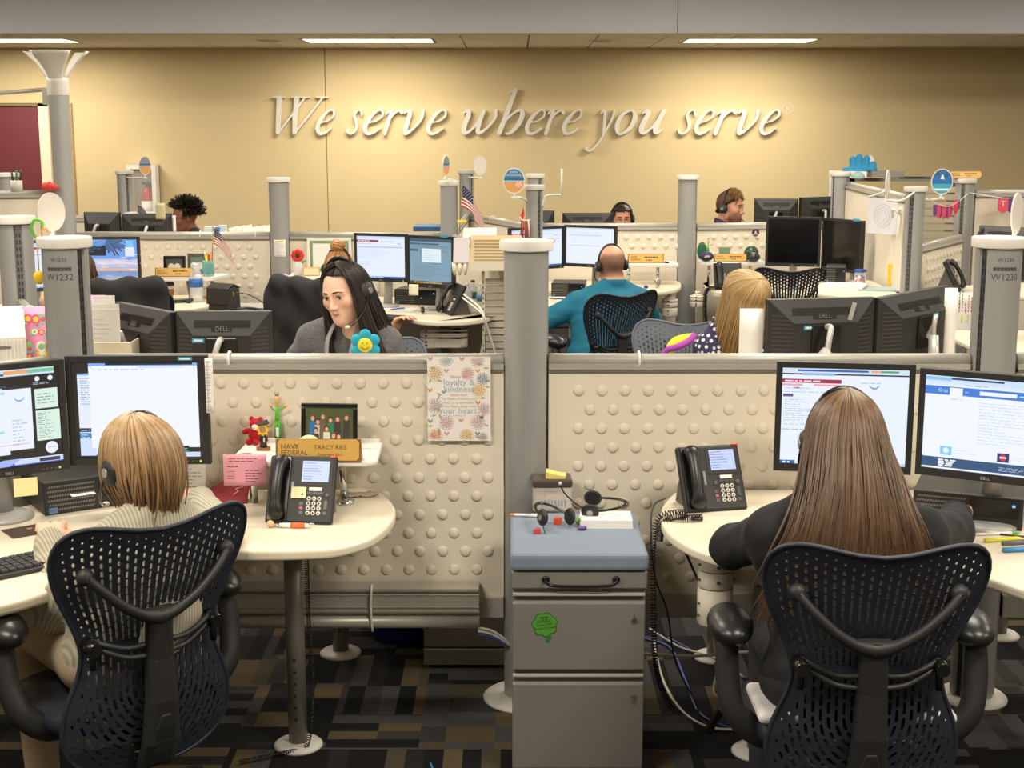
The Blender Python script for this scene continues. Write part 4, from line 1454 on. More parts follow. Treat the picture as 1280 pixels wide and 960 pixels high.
MB().tube(spline([(cx,.0,Hh+.004),(cx,-.03,Hh),(cx-.003,-.033,Hh*.5),(cx,-.03,0.0),(cx,0,-.004)],5),.0045,6).build('tie',M_white,t)
bn = thing('waste_bin','dark blue plastic bin under the trough','bin',(az(496,815,.0).x,5.22,0))
MB().lathe([(.115,0),(.12,.01),(.15,.36),(.16,.365),(.155,.375),(.145,.365),(.112,.02),(0,.015)],28).build('body',paint('#16267a',.5),bn)
MB().tube([(.155*math.cos(a),.155*math.sin(a),.37) for a in np.linspace(0,2*math.pi,29)[:-1]],.006,6,closed=True).build('rim',paint('#16267a',.4),bn)
gx0,gx1 = ay(530,845,4.86).x,ay(655,845,4.86).x
gb = thing('low_cabinet','low grey metal cabinet behind the partition foot','cabinet',((gx0+gx1)/2,5.08,0))
w = (gx1-gx0)
MB().bx(-w/2,w/2,-.21,.22,.08,.58).build('body',M_grey,gb,bev=.004)
MB().bx(-w/2,w/2,-.215,.2,.012,.074).build('plinth',M_grey,gb,bev=.004)

# CHAIRS
chairs = {}
def seat_at(px,py,zt,d,rz):
 """chair whose back top centre sits at that pixel and depth"""
 p = ay(px,py,d)
 return (p.x-.325*math.sin(rz),d+.325*math.cos(rz),0)
c0 = make_chair('dark navy mesh back office chair of the woman with blond bob',M_navy)
c0.location = seat_at(205,655,1.0,3.38,R(40)); c0.rotation_euler = (0,0,R(40))
dup(c0,seat_at(1110,690,1.0,3.13,R(0)),R(-1),'dark navy mesh back office chair of the woman with very long brown hair')
dup(c0,seat_at(786,366,1.0,8.25,R(33)),R(33),'dark mesh back office chair of the bald man')
dup(c0,seat_at(989,333,1.0,9.7,R(-8)),R(-8),'empty navy mesh office chair facing two switched-off monitors')
ck = dup(c0,seat_at(858,398,1.0,7.05,R(172)),R(172),'navy mesh office chair coloured paler as if lit, behind the woman with wavy blond hair')
recolor(ck,('backrest','seat'),M_navy_lit)
ck = dup(c0,seat_at(462,414,1.0,6.45,R(180)),R(180),'navy mesh office chair coloured paler as if lit, behind the woman with black hair')
recolor(ck,('backrest','seat'),M_navy_lit)
dup(c0,seat_at(378,354,1.0,8.25,R(-30)),R(-30),'office chair hung with a black jacket, left of the woman with black hair')
dup(c0,seat_at(158,360,1.0,8.2,R(14)),R(14),'office chair hung with a black jacket, below the beach picture screen')

# FILING PEDESTAL
pz = .655
fl,fr_ = az(641,704,pz),az(806,704,pz)
pw = fr_.x-fl.x
py0 = 4.0
t = thing('filing_pedestal','grey metal two drawer filing pedestal with a blue padded top','cabinet',(ay(723,830,py0).x,py0,0))
w = pw/2
MB().bx(-w,w,.008,.44,.03,pz).build('body',M_grey,t,bev=.003)
MB().bx(-w-.003,w+.003,-.008,.012,pz-.055,pz-.002).build('top_band',M_grey,t,bev=.004)
hd = MB()
hx0,hx1 =-w+.10,w-.09
hd.tube(spline([(hx0,-.008,pz-.026),(hx0,-.028,pz-.026),(hx0+.02,-.03,pz-.038),(0,-.032,pz-.040),(hx1-.02,-.03,pz-.038),(hx1,-.028,pz-.026),(hx1,-.008,pz-.026)],6),.0045,8)
for q in (hx0,hx1): hd.ell((q,-.010,pz-.026),(.012,.006,.012),nu=12,nv=8)
hd.build('grab_handle',M_blackg,t)
zs = (pz-.065,.335,.03)
for k in range(2):
 zt_,zb_ = zs[k],zs[k+1]+(.012 if k == 0 else 0)
 dr = MB().prism_x([(.008,zb_),(-.012,zb_),(-.012,zt_-.035),(-.004,zt_-.03),(-.004,zt_-.004),(.008,zt_-.004)],-w+.001,w-.003)
 do = dr.build('drawer',M_grey,t,bev=.0025)
 MB().bx(-w+.002,w-.004,-.018,-.004,zt_-.010,zt_-.002).build('pull_lip',M_rail,do,bev=.002)
 lk = MB(); lk.cyl((w-.035,-.013,zt_-(.085 if k == 0 else .07)),(w-.035,-.019,zt_-(.085 if k == 0 else .07)),.007,n=14)
 lk.bx(w-.0365,w-.0335,-.0205,-.019,zt_-.09,zt_-.065)
 lk.build('lock',M_chrome,do)
cu = MB()
n = 8
cu.bx(-w-.006,w+.006,-.020,.435,pz,pz+.058)
cu.build('seat_pad',mat('pad_blue',srgb('#7c8798'),.9,bump=.4,scale=900,var=.1),t,bev=.016,seg=3)
for cx in (-w+.05,w-.05):
 for cy in (.05,.38):
  MB().cyl((cx-.01,cy,.02),(cx+.01,cy,.02),.02,n=12).cyl((cx,cy,.02),(cx,cy,.04),.006,n=6).build('caster',M_blackg,t)
PADZ = pz+.058
PED = t
p = ay(681,781,py0-.014)
s = thing('clover_sticker','green clover sticker on the upper drawer of the pedestal','sticker',(p.x,py0-.0125,p.z))
gm,gd = paint('#539a34',.6),paint('#2f7422',.6)
def clover(mb,k,y):
 for a in (62,118,0,180,-60,-120):
  pass
 pts = []
 for i in range(72):
  a = 2*math.pi*i/72
  rr = .0335+.0065*abs(math.sin(a*3.5+.3))*1.0
  pts.append((rr*k*math.cos(a),rr*k*math.sin(a)))
 mb.prism_y(pts,y,y+.0006)
m = MB(); m.mi = 0; clover(m,1.0,-.0008); m.mi = 1; clover(m,.9,-.0010)
m.mi = 0; m.box((.012,-.0006,-.044),(.012,.0006,.022),rot=(0,R(20),0))
m.build('clover',[gd,gm],s)
m = MB(); m.M = Matrix.Rotation(R(-7),4,'Y')
text(m,"WE'RE",.009,0,.020,-.0022); text(m,'LUCKY',.0135,0,.008,-.0022); text(m,'to have YOU!',.009,0,-.002,-.0022); text(m,'on our CCU team',.0085,0,-.012,-.0022)
m.build('lettering',M_ink,s)
def on(px,py,z): return az(px,py,z)
p = on(690,640,PADZ)
bx = thing('card_box','clear plastic card box with a brown lid on the blue pad','box',(p.x,p.y+.05,PADZ),R(2))
MB().bx(-.063,.063,-.045,.045,0,.085).build('tub',mat('tub_clear',(.85,.8,.74),.2,alpha=.45),bx,bev=.006)
MB().bx(-.066,.066,-.048,.048,.078,.108).build('lid',mat('lid_brown',srgb('#4d423d'),.3),bx,bev=.008)
MB().bx(-.05,.02,-.01,.03,.006,.06).bx(-.02,.05,-.03,-.02,.006,.055).build('cards',paint('#d9b98f',.7),bx)
m = MB()
for k in range(9): m.bx(-.048+k*.011,-.044+k*.011,-.0462,-.0455,.02,.038)
m.build('print',paint('#6a98b8',.6),bx)
pad = MB().prism_y([(-.032,0),(.030,-.004),(.034,.008),(.012,.010),(-.030,.022)],-.03,.022).build('note_pad',paint('#ecd37a',.7))
pad.location = (p.x+.012,p.y+.045,PADZ+.109); tag(pad,'yellow sticky note pad on the brown lid of the card box','note pad')
p = on(757,655,PADZ)
pst = thing('paper_stack','stack of white paper under a headset on the blue pad','paper',(p.x,p.y,PADZ),R(-1))
for k in range(3):
 MB().bx(-.083+.002*k,.083-.001*k,-.055,.062-.004*k,.0095*k,.0095*k+.009).build('ream',M_paper,pst)
m = MB(); m.mi = 0
for k in range(5):
 m.box((-.03+(k % 3)*.022,.002+k*.011,.0292),(.02,.0015,.0004),rot=(0,0,R(12)))
m.build('writing',paint('#c8a0a4',.7),pst)
Mh = Matrix.Translation((p.x-.012,p.y+.018,PADZ+.072)) @ Euler((R(8),R(82),R(-74))).to_matrix().to_4x4() @ Matrix.Scale(.88,4)
HS1 = (p.x,p.y)
def basis(o,x,z,sc):
 z = Vector(z).normalized(); x = Vector(x); x = (x-z*x.dot(z)).normalized(); y = z.cross(x)
 return Matrix.Translation(o) @ Matrix((x,y,z)).transposed().to_4x4() @ Matrix.Diagonal((*sc,1))
hs = headset('black headset lying on the white paper stack',basis((p.x-.045,p.y+.030,PADZ+.062),(.25,.9,.35),(1,-.22,.10),(.42,.85,.85)))
p2 = on(690,662,PADZ)
hs2 = headset('black headset with silver discs lying on pens at the front of the blue pad',basis((p2.x+.012,p2.y+.012,PADZ+.030),(.85,.35,-.12),(-.45,.85,.18),(.55,.80,.80)))
pen('white pen with an orange end at the left of the blue pad',on(655,646,PADZ),(0,0,R(170)),L=.10,r=.005,col='#e6e2da',tip='#e08a3a',name='marker',cat='pen')
rb = MB().prism([(-.012,-.01),(.01,-.012),(.014,.006),(0,.014),(-.012,.008)],0,.02).build('candy',paint('#d8502e',.5)); rb.location = on(697,655,PADZ); tag(rb,'small orange wrapped sweet between the headset cups','candy')
rb = MB().prism([(-.01,-.008),(.008,-.01),(.012,.006),(0,.012)],0,.016).build('candy',paint('#c04a44',.5)); rb.location = on(671,667,PADZ); tag(rb,'small red sweet left of the silver headset disc','candy')
rb = MB().ell((0,0,.010),(.011,.010,.010),nu=12,nv=8).build('eraser',paint('#7fbf3a',.5)); rb.location = on(723,655,PADZ); tag(rb,'small lime green eraser beside the paper stack','eraser')
rb = MB().tube([(-.012,0,.007),(.0,0,.008),(.014,.004,.007)],[.005,.0075,.006],10).build('clip',paint('#6c4a92',.4)); rb.location = on(727,663,PADZ); tag(rb,'small purple clip beside the paper stack','clip')

# FRONT LEFT WORKSTATION
def scr_left_main(s):
 s.r(0,1,0,1,'#101018')
 s.r(.04,.30,.03,.88,'#e3ecfb').ln(.06,.2,.55,.84,12,'#9fb0c8',2)
 s.r(.04,.16,.86,.88,'#7fb0ea').r(.04,.18,.27,.31,'#183048').r(.04,.18,.20,.26,'#3f86c0').ln(.05,.17,.20,.30,4,'#bcd6f0',3).r(.04,.16,.02,.19,'#cfe0fa')
 s.r(.13,.965,.10,.985,'#eff5ff').r(.13,.965,.955,.985,'#7db2ee').r(.26,.93,.965,.985,'#0b1220').r(.14,.86,.935,.955,'#d2e2f8').r(.16,.5,.938,.952,'#ffffff')
 s.ln(.16,.9,.905,.93,1,'#a9bcd6',4)
 s.r(.60,.88,.055,.115,'#0d1420').ln(.74,.87,.075,.112,2,'#3fd0ea',5,.5).r(.60,.88,.055,.068,'#1c8a4a').ln(.80,.87,.055,.068,1,'#6ff08a',6)
 s.r(.60,.965,.0,.05,'#cfdcf4')
A,B,zb,zt = at_px(84,261,4.24,4.26,445,581)
m1 = monitor('black monitor with a blank white window, behind the blond bob',A,B,zb,zt,scr_left_main,stand='foot',blue=(-.13,.10))
SL = MB().bx(-.022,.022,-.0018,-.0004,0,.011).build('blue_sticker',paint('#3a9fc8',.5),m1,loc=(.15,0,(zt-zb)/2-.015)); SL['label'] = 'small blue asset sticker on the front bezel'
MB().bx(-.016,.016,-.0004,0,0,.004).build('sticker_bar',M_paper,SL,loc=(0,-.0018,.003))
def scr_left_side(s):
 s.r(0,1,0,1,'#0c0c14')
 s.r(0,.96,.93,1,'#cfe0f4').r(.5,.75,.95,.985,'#f0a860').r(.72,.96,.95,.985,'#6fc89a').r(0,.5,.94,.96,'#20306a').ln(0,.9,.93,.96,1,'#304a80',3)
 s.r(0,.34,.10,.86,'#edf3fb').r(.26,.52,.14,.84,'#e9f0fa').r(.48,.74,.18,.82,'#eaf1fb')
 s.r(0,.34,.83,.86,'#1b2438').r(.26,.52,.815,.84,'#2a3d66').r(.48,.74,.80,.82,'#1b2438').r(0,.34,.78,.83,'#b8e4e2').r(.26,.5,.755,.78,'#a6dcd8').r(.26,.48,.36,.385,'#9fdcdc')
 s.ln(.02,.30,.55,.75,8,'#b4c0d4',2).ln(.03,.24,.32,.5,7,'#c6cfde',7).ln(.55,.72,.22,.5,8,'#bccae0',8).r(.42,.70,.235,.24,'#e888a8')
 s.disc(.63,.72,.05,'#6fa8f0').disc(.63,.735,.05,'#eaf1fb')
 s.r(.77,.98,.58,.78,'#d9efe4').r(.77,.99,.25,.56,'#d9efe2').ln(.79,.96,.27,.54,14,'#86a89a',9).ln(.79,.96,.62,.74,4,'#86a89a',10)
 s.disc(.90,.17,.062,'#e6f0fa').r(.86,.94,.17,.174,'#6f86a8')
 s.disc(.80,.885,.025,'#e6f2ff').disc(.92,.885,.025,'#e6f2ff').ln(.76,.97,.825,.85,2,'#d0dcec',11)
 s.r(0,1,.02,.085,'#4a5ad8').r(.0,.25,.015,.05,'#2a28a8').r(.55,1,.03,.085,'#cfdcf2').poly([(.25,.02),(.45,.09),(.62,.09),(.5,.02)],'#9fb4f0').r(.78,.97,.035,.07,'#26304a')
A,B,zb,zt = at_px(-72,84,4.02,4.22,452,592)
zb,zt = ay(84,586,4.22).z,ay(84,449,4.22).z
m2 = monitor('black monitor showing many overlapping windows at the left edge',A,B,zb,zt,scr_left_side,stand='foot')
p = ay(32,597,4.09)
sn = thing('sticky_note','yellow sticky note stuck under the monitor at the left edge','note',(p.x,4.085,p.z),R(25))
MB().bx(-.034,.034,-.002,-.001,-.055,.0).build('paper',paint('#ede3a8',.8),sn)
p0,p1 = ay(262,448,4.235),ay(262,516,4.235)
def names(k):
 wordlines(k,-.009,.004,.004,p0.z-p1.z-.004,26,5,.4)
 return [paint('#8f8d8a',.8)]
sheet('name_list','narrow printed list taped to the right edge of the monitor','paper',(ay(263,500,4.235).x,4.230,p1.z),0,.024,p0.z-p1.z,M_paper,marks=names)
p = az(95,648,DZ)
tower('dark desktop computer standing behind the blond bob',(az(78,640,DZ).x+.10,az(78,640,DZ).y+.04,DZ),R(33),size=(.33,.30,.105))
q = az(92,616,DZ+.105)
st = MB().bx(-.035,.035,-.012,.012,0,.0008).build('address_label',M_paper); st.location = (q.x+.035,q.y-.02,DZ+.1055); st.rotation_euler = (0,0,R(33)); tag(st,'white paper label on top of the left desktop computer','label')
p = az(40,663,DZ)
ph = thing('photo_print','dark family photo print lying on the left desk','photo',(p.x,p.y,DZ+.001),R(38))
MB().bx(-.075,.075,-.055,.055,0,.001).build('print',mat('photo_dark',srgb('#4d3a30'),.3,var=.5,scale=40),ph)
m = MB(); m.mi = 0
for k,(x,y) in enumerate(((.0,.02),(.02,.0),(.035,-.02),(.045,.015),(.01,-.015))):
 m.lathe([(.012,.0011),(.0,.0013)],10,(x,y,0))
m.build('faces',paint('#b98d78',.5),ph)
p = az(2,690,DZ)
def keyboard(label,loc,rz,w=.44):
 t = thing('keyboard',label,'keyboard',loc,rz)
 MB().bx(-w/2,w/2,-.075,.075,0,.014).build('case',M_black,t,bev=.004)
 k = MB()
 for r_ in range(5):
  for c in range(19):
   x =-w/2+.018+c*(w-.036)/18
   k.box((x,-.055+r_*.0255,.018),((w-.036)/18*.82,.021,.008))
 k.build('keys',mat('keycap',srgb('#2e2e2e'),.5),t,stuff=True)
 return t
keyboard('black keyboard under the hand at the left edge',(-1.42,3.64,DZ),R(42))
p = az(232,618,DZ)
t = thing('document_stand','small black stand holding a typed sheet under the left monitor','stand',(az(236,620,DZ).x,az(236,620,DZ).y,DZ),R(-3))
MB().bx(-.06,.06,-.03,.04,0,.022).build('base',M_black,t,bev=.006)
m = MB().box((0,.005,.075),(.115,.002,.12),rot=(R(-12),0,0)); po = m.build('sheet',M_paper,t)
k = MB(); k.M = Matrix.Translation((0,.005,.075)) @ Euler((R(-12),0,0)).to_matrix().to_4x4()
wordlines(k,-.05,.05,-.05,.055,9,4,.22,y=-.0016); k.build('typing',paint('#8a8784',.8),po)
p = az(285,620,DZ)
t = thing('folder','dark red folder leaning under the pink note','folder',(az(285,628,DZ).x,4.36,DZ),R(5))
MB().add([(-.075,0,.004),(.065,0,.004),(.07,.06,.055),(-.02,.07,.06),(-.075,.04,.03),(-.075,.002,0),(.065,.002,0),(.07,.064,.05),(-.02,.074,.055),(-.075,.044,.025)],
 [(0,1,2,3,4),(9,8,7,6,5),(0,5,6,1),(1,6,7,2),(2,7,8,3),(3,8,9,4),(4,9,5,0)]).build('cover',paint('#7c1420',.8),t)
MB().tube([(.02,.02,.026),(.035,.03,.034),(.026,.04,.040),(.05,.045,.044)],.0015,5).build('flap_print',paint('#d8b0a0',.5),t)
SZ = ay(380,575,4.28).z
f0,f1,b0,b1 = ay(284,573,4.26),ay(466,573,4.26),ay(322,545,4.52),ay(478,545,4.52)
t = thing('raised_shelf','white raised shelf on a steel leg above the left worktop','shelf',((f0.x+f1.x)/2,4.28,SZ))
ox = t.location.x
pts = [(f0.x-ox,-.02),(f1.x-ox-.02,-.02),(f1.x-ox+.012,.0),(b1.x-ox,.255),(b0.x-ox-.04,.255)]
MB().prism(pts,-.018,0).build('shelf_board',M_white,t,bev=.006)
MB().bx(b0.x-ox,b1.x-ox-.01,.245,.256,0,.012).build('back_lip',M_white,t)
lx = ay(428,600,4.36).x-ox
m = MB().tube([(lx-.004,.07,-.018),(lx+.006,.09,DZ-SZ+.016)],[.012,.013],14); m.lathe([(.030,DZ-SZ),(.030,DZ-SZ+.008),(.014,DZ-SZ+.018)],24,(lx+.006,.09,0))
m.build('leg',M_chrome,t)
m = MB().tube([(-.17,.1,-.018),(-.17,.1,DZ-SZ)],[.012,.013],14); m.build('leg',M_chrome,t)
st = MB().lathe([(.022,0),(.02,.0006),(0,.0007)],24).build('oval_sticker',mat('sticker_brown',srgb('#a08c88'),.5,var=.4,scale=120)); st.location = (az(307,568,SZ).x,az(307,568,SZ).y,SZ+.0003); st.scale = (1,1.2,1); tag(st,'small brownish oval sticker on the raised shelf','sticker')
pw_ = ay(330,590,4.25).x-ay(283,590,4.25).x
def pinkmarks(k):
 wordlines(k,-.05,.04,.075,.092,2,2,.25); wordlines(k,-.055,.0,.058,.066,1,3,.4); wordlines(k,-.055,-.02,.02,.05,4,4,.25); wordlines(k,.0,.055,.01,.054,5,5,.3)
 return [paint('#7a4a58',.8)]
sheet('pink_note','pink handwritten sheet hanging from the front of the raised shelf','note',(ay(307,600,4.255).x,4.252,ay(307,607,4.255).z),0,.135,ay(307,575,4.255).z-ay(307,607,4.255).z+.018,paint('#eaa3b2',.8),marks=pinkmarks)
p = az(318,557,SZ)
t = thing('plush_toy','small red plush bear with a white muzzle on the raised shelf','toy',(p.x,p.y+.03,SZ),R(-20))
M_red = mat('plush_red',srgb('#c0182a'),.95,bump=.8,scale=600)
m = MB().ell((0,0,.028),(.024,.022,.029),nu=16,nv=10); m.build('body',M_red,t)
m = MB().ell((.004,-.004,.066),(.022,.020,.020),nu=16,nv=10); ho = m.build('head',M_red,t)
MB().ell((.010,-.022,.060),(.011,.009,.010),nu=12,nv=8).build('muzzle',mat('plush_white',srgb('#efe9e4'),.95),ho)
MB().ell((-.014,0,.083),(.009,.006,.009),nu=10,nv=8).build('ear',M_red,ho)
MB().ell((.020,.0,.083),(.009,.006,.009),nu=10,nv=8).build('ear',M_red,ho)
for sx,pos,rr in ((-1,(-.031,-.004,.040),(.018,.010,.010)),(1,(.027,-.008,.036),(.015,.010,.010))):
 MB().ell(pos,rr,rot=(0,R(20*sx),0),nu=12,nv=8).build('arm',M_red,t)
for sx in (-1,1): MB().ell((sx*.014,-.022,.010),(.010,.013,.010),nu=12,nv=8).build('foot',M_red,t)
p = az(330,562,SZ)
t = thing('graduate_figurine','graduate figurine in black gown with a yellow flower photo as its head','figurine',(p.x,p.y-.005,SZ))
MB().prism([(-.020,-.014),(.014,-.016),(.022,.0),(.016,.016),(-.018,.016),(-.024,.0)],0,.010).build('wooden_base',M_wood,t)
m = MB().lathe([(.012,.010),(.011,.03),(.009,.045),(.005,.052),(0,.052)],14); m.tube([(-.009,0,.046),(-.012,-.004,.032)],[.004,.003],8); m.tube([(.009,0,.046),(.013,-.004,.03)],[.004,.003],8)
m.build('gown',M_black,t)
MB().ell((.004,-.011,.036),(.003,.003,.008),nu=8,nv=6).build('hands',paint('#e8b89a',.6),t)
m = MB(); m.M = Matrix.Translation((.0,-.004,.068))
fl_pts = []
for k in range(40):
 a = 2*math.pi*k/40
 rr = .0185+.0035*math.cos(8*a)
 fl_pts.append((rr*math.cos(-a),rr*math.sin(-a)))
m.prism_y(fl_pts,-.003,.001); fo = m.build('flower',paint('#f0b818',.6),t)
MB().ell((0,-.0075,.068),(.010,.002,.010),nu=16,nv=6).build('photo',mat('tiny_photo',srgb('#a08070'),.4,var=.5,scale=200),fo)
MB().box((.0,.0,.090),(.036,.030,.003),rot=(R(12),R(-8),R(20))).tube([(.014,-.012,.09),(.018,-.014,.076)],.0012,5).build('mortarboard',M_black,t)
def stick_figure(label,loc,h):
 t = thing('stick_figure',label,'figurine',loc)
 k = h/.125
 g = paint('#5bb431',.45)
 m = MB().tube([(0,0,.085*k),(0,0,.062*k),(0,0,.05*k)],[.003*k,.005*k,.006*k],8)
 m.tube([(-.002*k,0,.06*k),(-.006*k,0,.0)],[.0045*k,.003*k],8).tube([(.002*k,0,.06*k),(.006*k,0,.0)],[.0045*k,.003*k],8)
 m.tube(spline([(0,0,.076*k),(-.008*k,0,.075*k),(-.014*k,0,.083*k)],4),.0018*k,6).tube(spline([(0,0,.076*k),(.009*k,0,.076*k),(.019*k,0,.082*k)],4),.0018*k,6)
 m.build('body',g,t)
 MB().tube([(0,0,.082*k),(0,0,.095*k),(0,0,.104*k),(0,0,.108*k)],[.0028*k,.004*k,.0062*k,.003*k],10).build('head',paint('#e6b27a',.5),t)
 MB().ell((-.015*k,0,.085*k),(.004*k,.003*k,.0035*k),nu=8,nv=6).ell((.021*k,0,.084*k),(.004*k,.003*k,.0035*k),nu=8,nv=6).build('hands',paint('#e6a860',.5),t)
 hm = MB()
 for q in (-1,0,1): hm.tube([(q*.002*k,0,.106*k),(q*.005*k,0,.118*k)],[.002*k,.0008*k],5)
 hm.build('hair',paint('#6fa83a',.6),t)
 MB().bx(-.0035*k,.0035*k,-.0062*k,-.0052*k,.012*k,.034*k).build('tag',paint('#dfe9f2',.5),t)
 return t
p = az(347,552,SZ)
stick_figure('thin green stick figure with raised arms beside the framed photo',(p.x,p.y+.01,SZ),ay(346,487,p.y).z-SZ)
fa,fb = ay(376,556,4.45),ay(446,505,4.45)
fw,fh = fb.x-fa.x,fb.z-SZ
t = thing('framed_photo','black framed family photo on the raised shelf','frame',((fa.x+fb.x)/2,4.45,SZ),R(-4),rot=(R(-8),0,R(-4)))
m = MB().bx(-fw/2,fw/2,-.008,.008,fh-.014,fh).bx(-fw/2,fw/2,-.008,.008,0,.014).bx(-fw/2,-fw/2+.014,-.008,.008,.014,fh-.014).bx(fw/2-.014,fw/2,-.008,.008,.014,fh-.014)
m.build('frame',M_blackg,t,bev=.003)
m = MB(); mats = [mat('photo_green',srgb('#4f5a38'),.4,var=.4,scale=30),paint('#2d6fae',.6),paint('#3a3230',.6),paint('#d6a98a',.6),paint('#6d5a4a',.6),paint('#7a4a30',.6),paint('#d9d2c8',.6),paint('#2f7a56',.6)]
m.rect(-fw/2+.014,fw/2-.014,.014,fh-.014,-.002)
yy =-.0024
for i,(x,top,bodyc,hair) in enumerate(((-.052,.088,1,4),(-.036,.078,6,2),(-.020,.092,4,4),(.004,.083,7,2),(.026,.086,2,5),(.054,.090,2,5),(-.008,.060,6,2),(-.042,.055,2,2),(.030,.040,6,2),(.014,.042,1,5))):
 q_ = fh/.118; top *= q_; x *= 1.05
 m.mi = bodyc; m.add([(x-.012,yy-.0001*i,.014),(x+.012,yy-.0001*i,.014),(x+.010,yy-.0001*i,top-.022),(x-.010,yy-.0001*i,top-.022)],[(0,1,2,3)])
 m.mi = hair; m.add([(x+.0085*math.cos(a),yy-.0001*i-.00003,top-.010+.0105*math.sin(a)) for a in np.linspace(0,2*math.pi,13)[:-1]],[tuple(range(12))])
 m.mi = 3; m.add([(x+.006*math.cos(a),yy-.0001*i-.00006,top-.013+.0075*math.sin(a)) for a in np.linspace(0,2*math.pi,11)[:-1]],[tuple(range(10))])
m.build('photo',mats,t)
MB().box((0,.03,fh*.42),(.04,.003,fh*.85),rot=(R(16),0,0)).build('easel',M_black,t)
p = az(392,558,SZ)
t = thing('ball','cream coloured ball with a stitched face in front of the photo','ball',(p.x,4.37,SZ))
MB().ell((0,0,.030),(.036,.032,.030),nu=24,nv=16).build('ball_body',mat('ball_cream',srgb('#e4d8a4'),.6),t)
MB().tube(spline([(-.018,-.028,.036),(0,-.0325,.044),(.018,-.028,.036)],6),.0015,5).build('stitching',paint('#8a7c4a',.6),t)
na,nb = ay(344,570,4.25),ay(451,570,4.25)
nameplate('gold nameplate on a wooden block on the raised shelf behind the left phone',((na.x+nb.x)/2,4.255,SZ),R(0),w=nb.x-na.x,h=ay(400,550,4.25).z-SZ)
p = az(372,656,DZ)
phone('dark grey desk phone with a yellow sticky note on the left worktop',(p.x,p.y,DZ),R(-6),sticky=True)
p = az(372,657,DZ)
t = thing('pen','white and orange ballpoint pen in front of the left phone','pen',(az(370,660,DZ).x,az(370,660,DZ).y,DZ+.008),R(-3))
MB().tube([(-.05,0,0),(-.02,0,0),(.04,0,0)],[.007,.008,.007],10).build('barrel',M_white,t)
MB().tube([(-.016,0,0),(.0,0,0),(.028,0,0)],[.0085,.0095,.0085],10).build('grip',paint('#e8682c',.4),t)
MB().tube([(-.05,0,0),(-.062,0,0),(-.064,0,0)],[.004,.003,.001],8).build('tip',M_chrome,t)
MB().tube([(.04,.003,.006),(.056,.002,.005)],[.003,.002],6).build('clip',M_chrome,t)
MB().ell((-.078,0,.004),(.012,.011,.011),nu=12,nv=8).build('head_topper',paint('#e2b48c',.5),t)
p = az(450,618,DZ)
rng = random.Random(5)
m = MB(); nx,ny = 12,8
vs = [((i/nx-.5)*.125+rng.uniform(-.003,.003),(j/ny-.5)*.055+rng.uniform(-.003,.003),.002+rng.uniform(0,.008)) for j in range(ny+1) for i in range(nx+1)]
m.add(vs,[(j*(nx+1)+i,j*(nx+1)+i+1,(j+1)*(nx+1)+i+1,(j+1)*(nx+1)+i) for j in range(ny) for i in range(nx)],True)
o = m.build('crumpled_paper',mat('crumple',srgb('#b9ab95'),.7,var=.2,scale=60)); o.location = (p.x,p.y-.02,DZ+.0005); o.rotation_euler = (0,0,R(14)); tag(o,'crumpled greyish paper bag on the left worktop behind the phone','paper')
pa,pb = ay(535,551,4.56),ay(613,446,4.56)
W_,H_ = pb.x-pa.x,pb.z-pa.z
t = thing('poster','floral paper poster with a verse hanging from the rail of the left panel','poster',((pa.x+pb.x)/2,4.560,pa.z))
MB().bx(-W_/2,W_/2,-.0006,.0006,0,H_).build('paper',mat('poster_white',srgb('#f3ece8'),.8),t)
k = MB(); fm = [paint(c,.8) for c in ('#d7b169','#8fb6c2','#d8a3a0','#c9a6b2','#e0945a','#a9b98a','#b9a9b0','#e2b84c','#8a9ab2')]
rng = random.Random(2)
fw_ = [(.13,.80,.12,0),(.30,.97,.11,1),(.80,.96,.11,3),(.64,.80,.10,2),(.88,.74,.10,8),(.82,.60,.12,7),(.12,.42,.12,6),(.90,.38,.10,3),(.30,.22,.12,3),(.80,.22,.12,3),(.12,.06,.11,4),(.62,.06,.11,7),(.88,.04,.08,6)]
for fx,fz,fr0,ci in fw_:
 for rk,n_ in ((1.0,13),(.66,9),(.34,6)):
  for q in range(n_):
   a = 2*math.pi*q/n_+rk
   cx,cz = (fx-.5)*W_+fr0*W_*rk*.8*math.cos(a),fz*H_+fr0*W_*rk*.8*math.sin(a)
   rr = fr0*W_*.22
   if abs(cx) > W_/2-rr or not (rr < cz < H_-rr): continue
   k.mi = ci
   ring = [(cx+rr*math.cos(b),-.0009,cz+rr*math.sin(b)) for b in np.linspace(0,2*math.pi,9)[:-1]]
   k.tube(ring,.0007,3,closed=True)
for q in range(26):
 ang = rng.uniform(0,2*math.pi)
 x = (rng.choice([rng.uniform(.04,.2),rng.uniform(.82,.96),rng.uniform(.05,.95)])-.5)*W_
 z = rng.uniform(.04,.96)*H_
 if abs(x) < .3*W_ and .30*H_ < z < .76*H_: continue
 k.mi = 5
 L_ = .011
 k.add([(x+L_*math.cos(ang)*c-.004*math.sin(ang)*s,-.0008,z+L_*math.sin(ang)*c+.004*math.cos(ang)*s) for c,s in ((-1,0),(0,-1),(1,0),(0,1))],[(0,1,2,3)])
for fx,fz,c1 in ((.30,.83,3),(.80,.83,7),(.04,.60,4),(.26,.58,8),(.80,.45,4),(.04,.23,8),(.53,.24,2),(.30,.08,3),(.79,.08,8),(.05,.97,3),(.55,.97,2)):
 k.mi = c1
 x,z = (fx-.5)*W_,fz*H_
 for s in (-1,1):
  k.add([(x,-.001,z-.006),(x+s*.008,-.001,z+.002),(x+s*.007,-.001,z+.010),(x,-.001,z+.003)],[(0,1,2,3)])
k.build('flowers',fm,t,stuff=True)
k = MB()
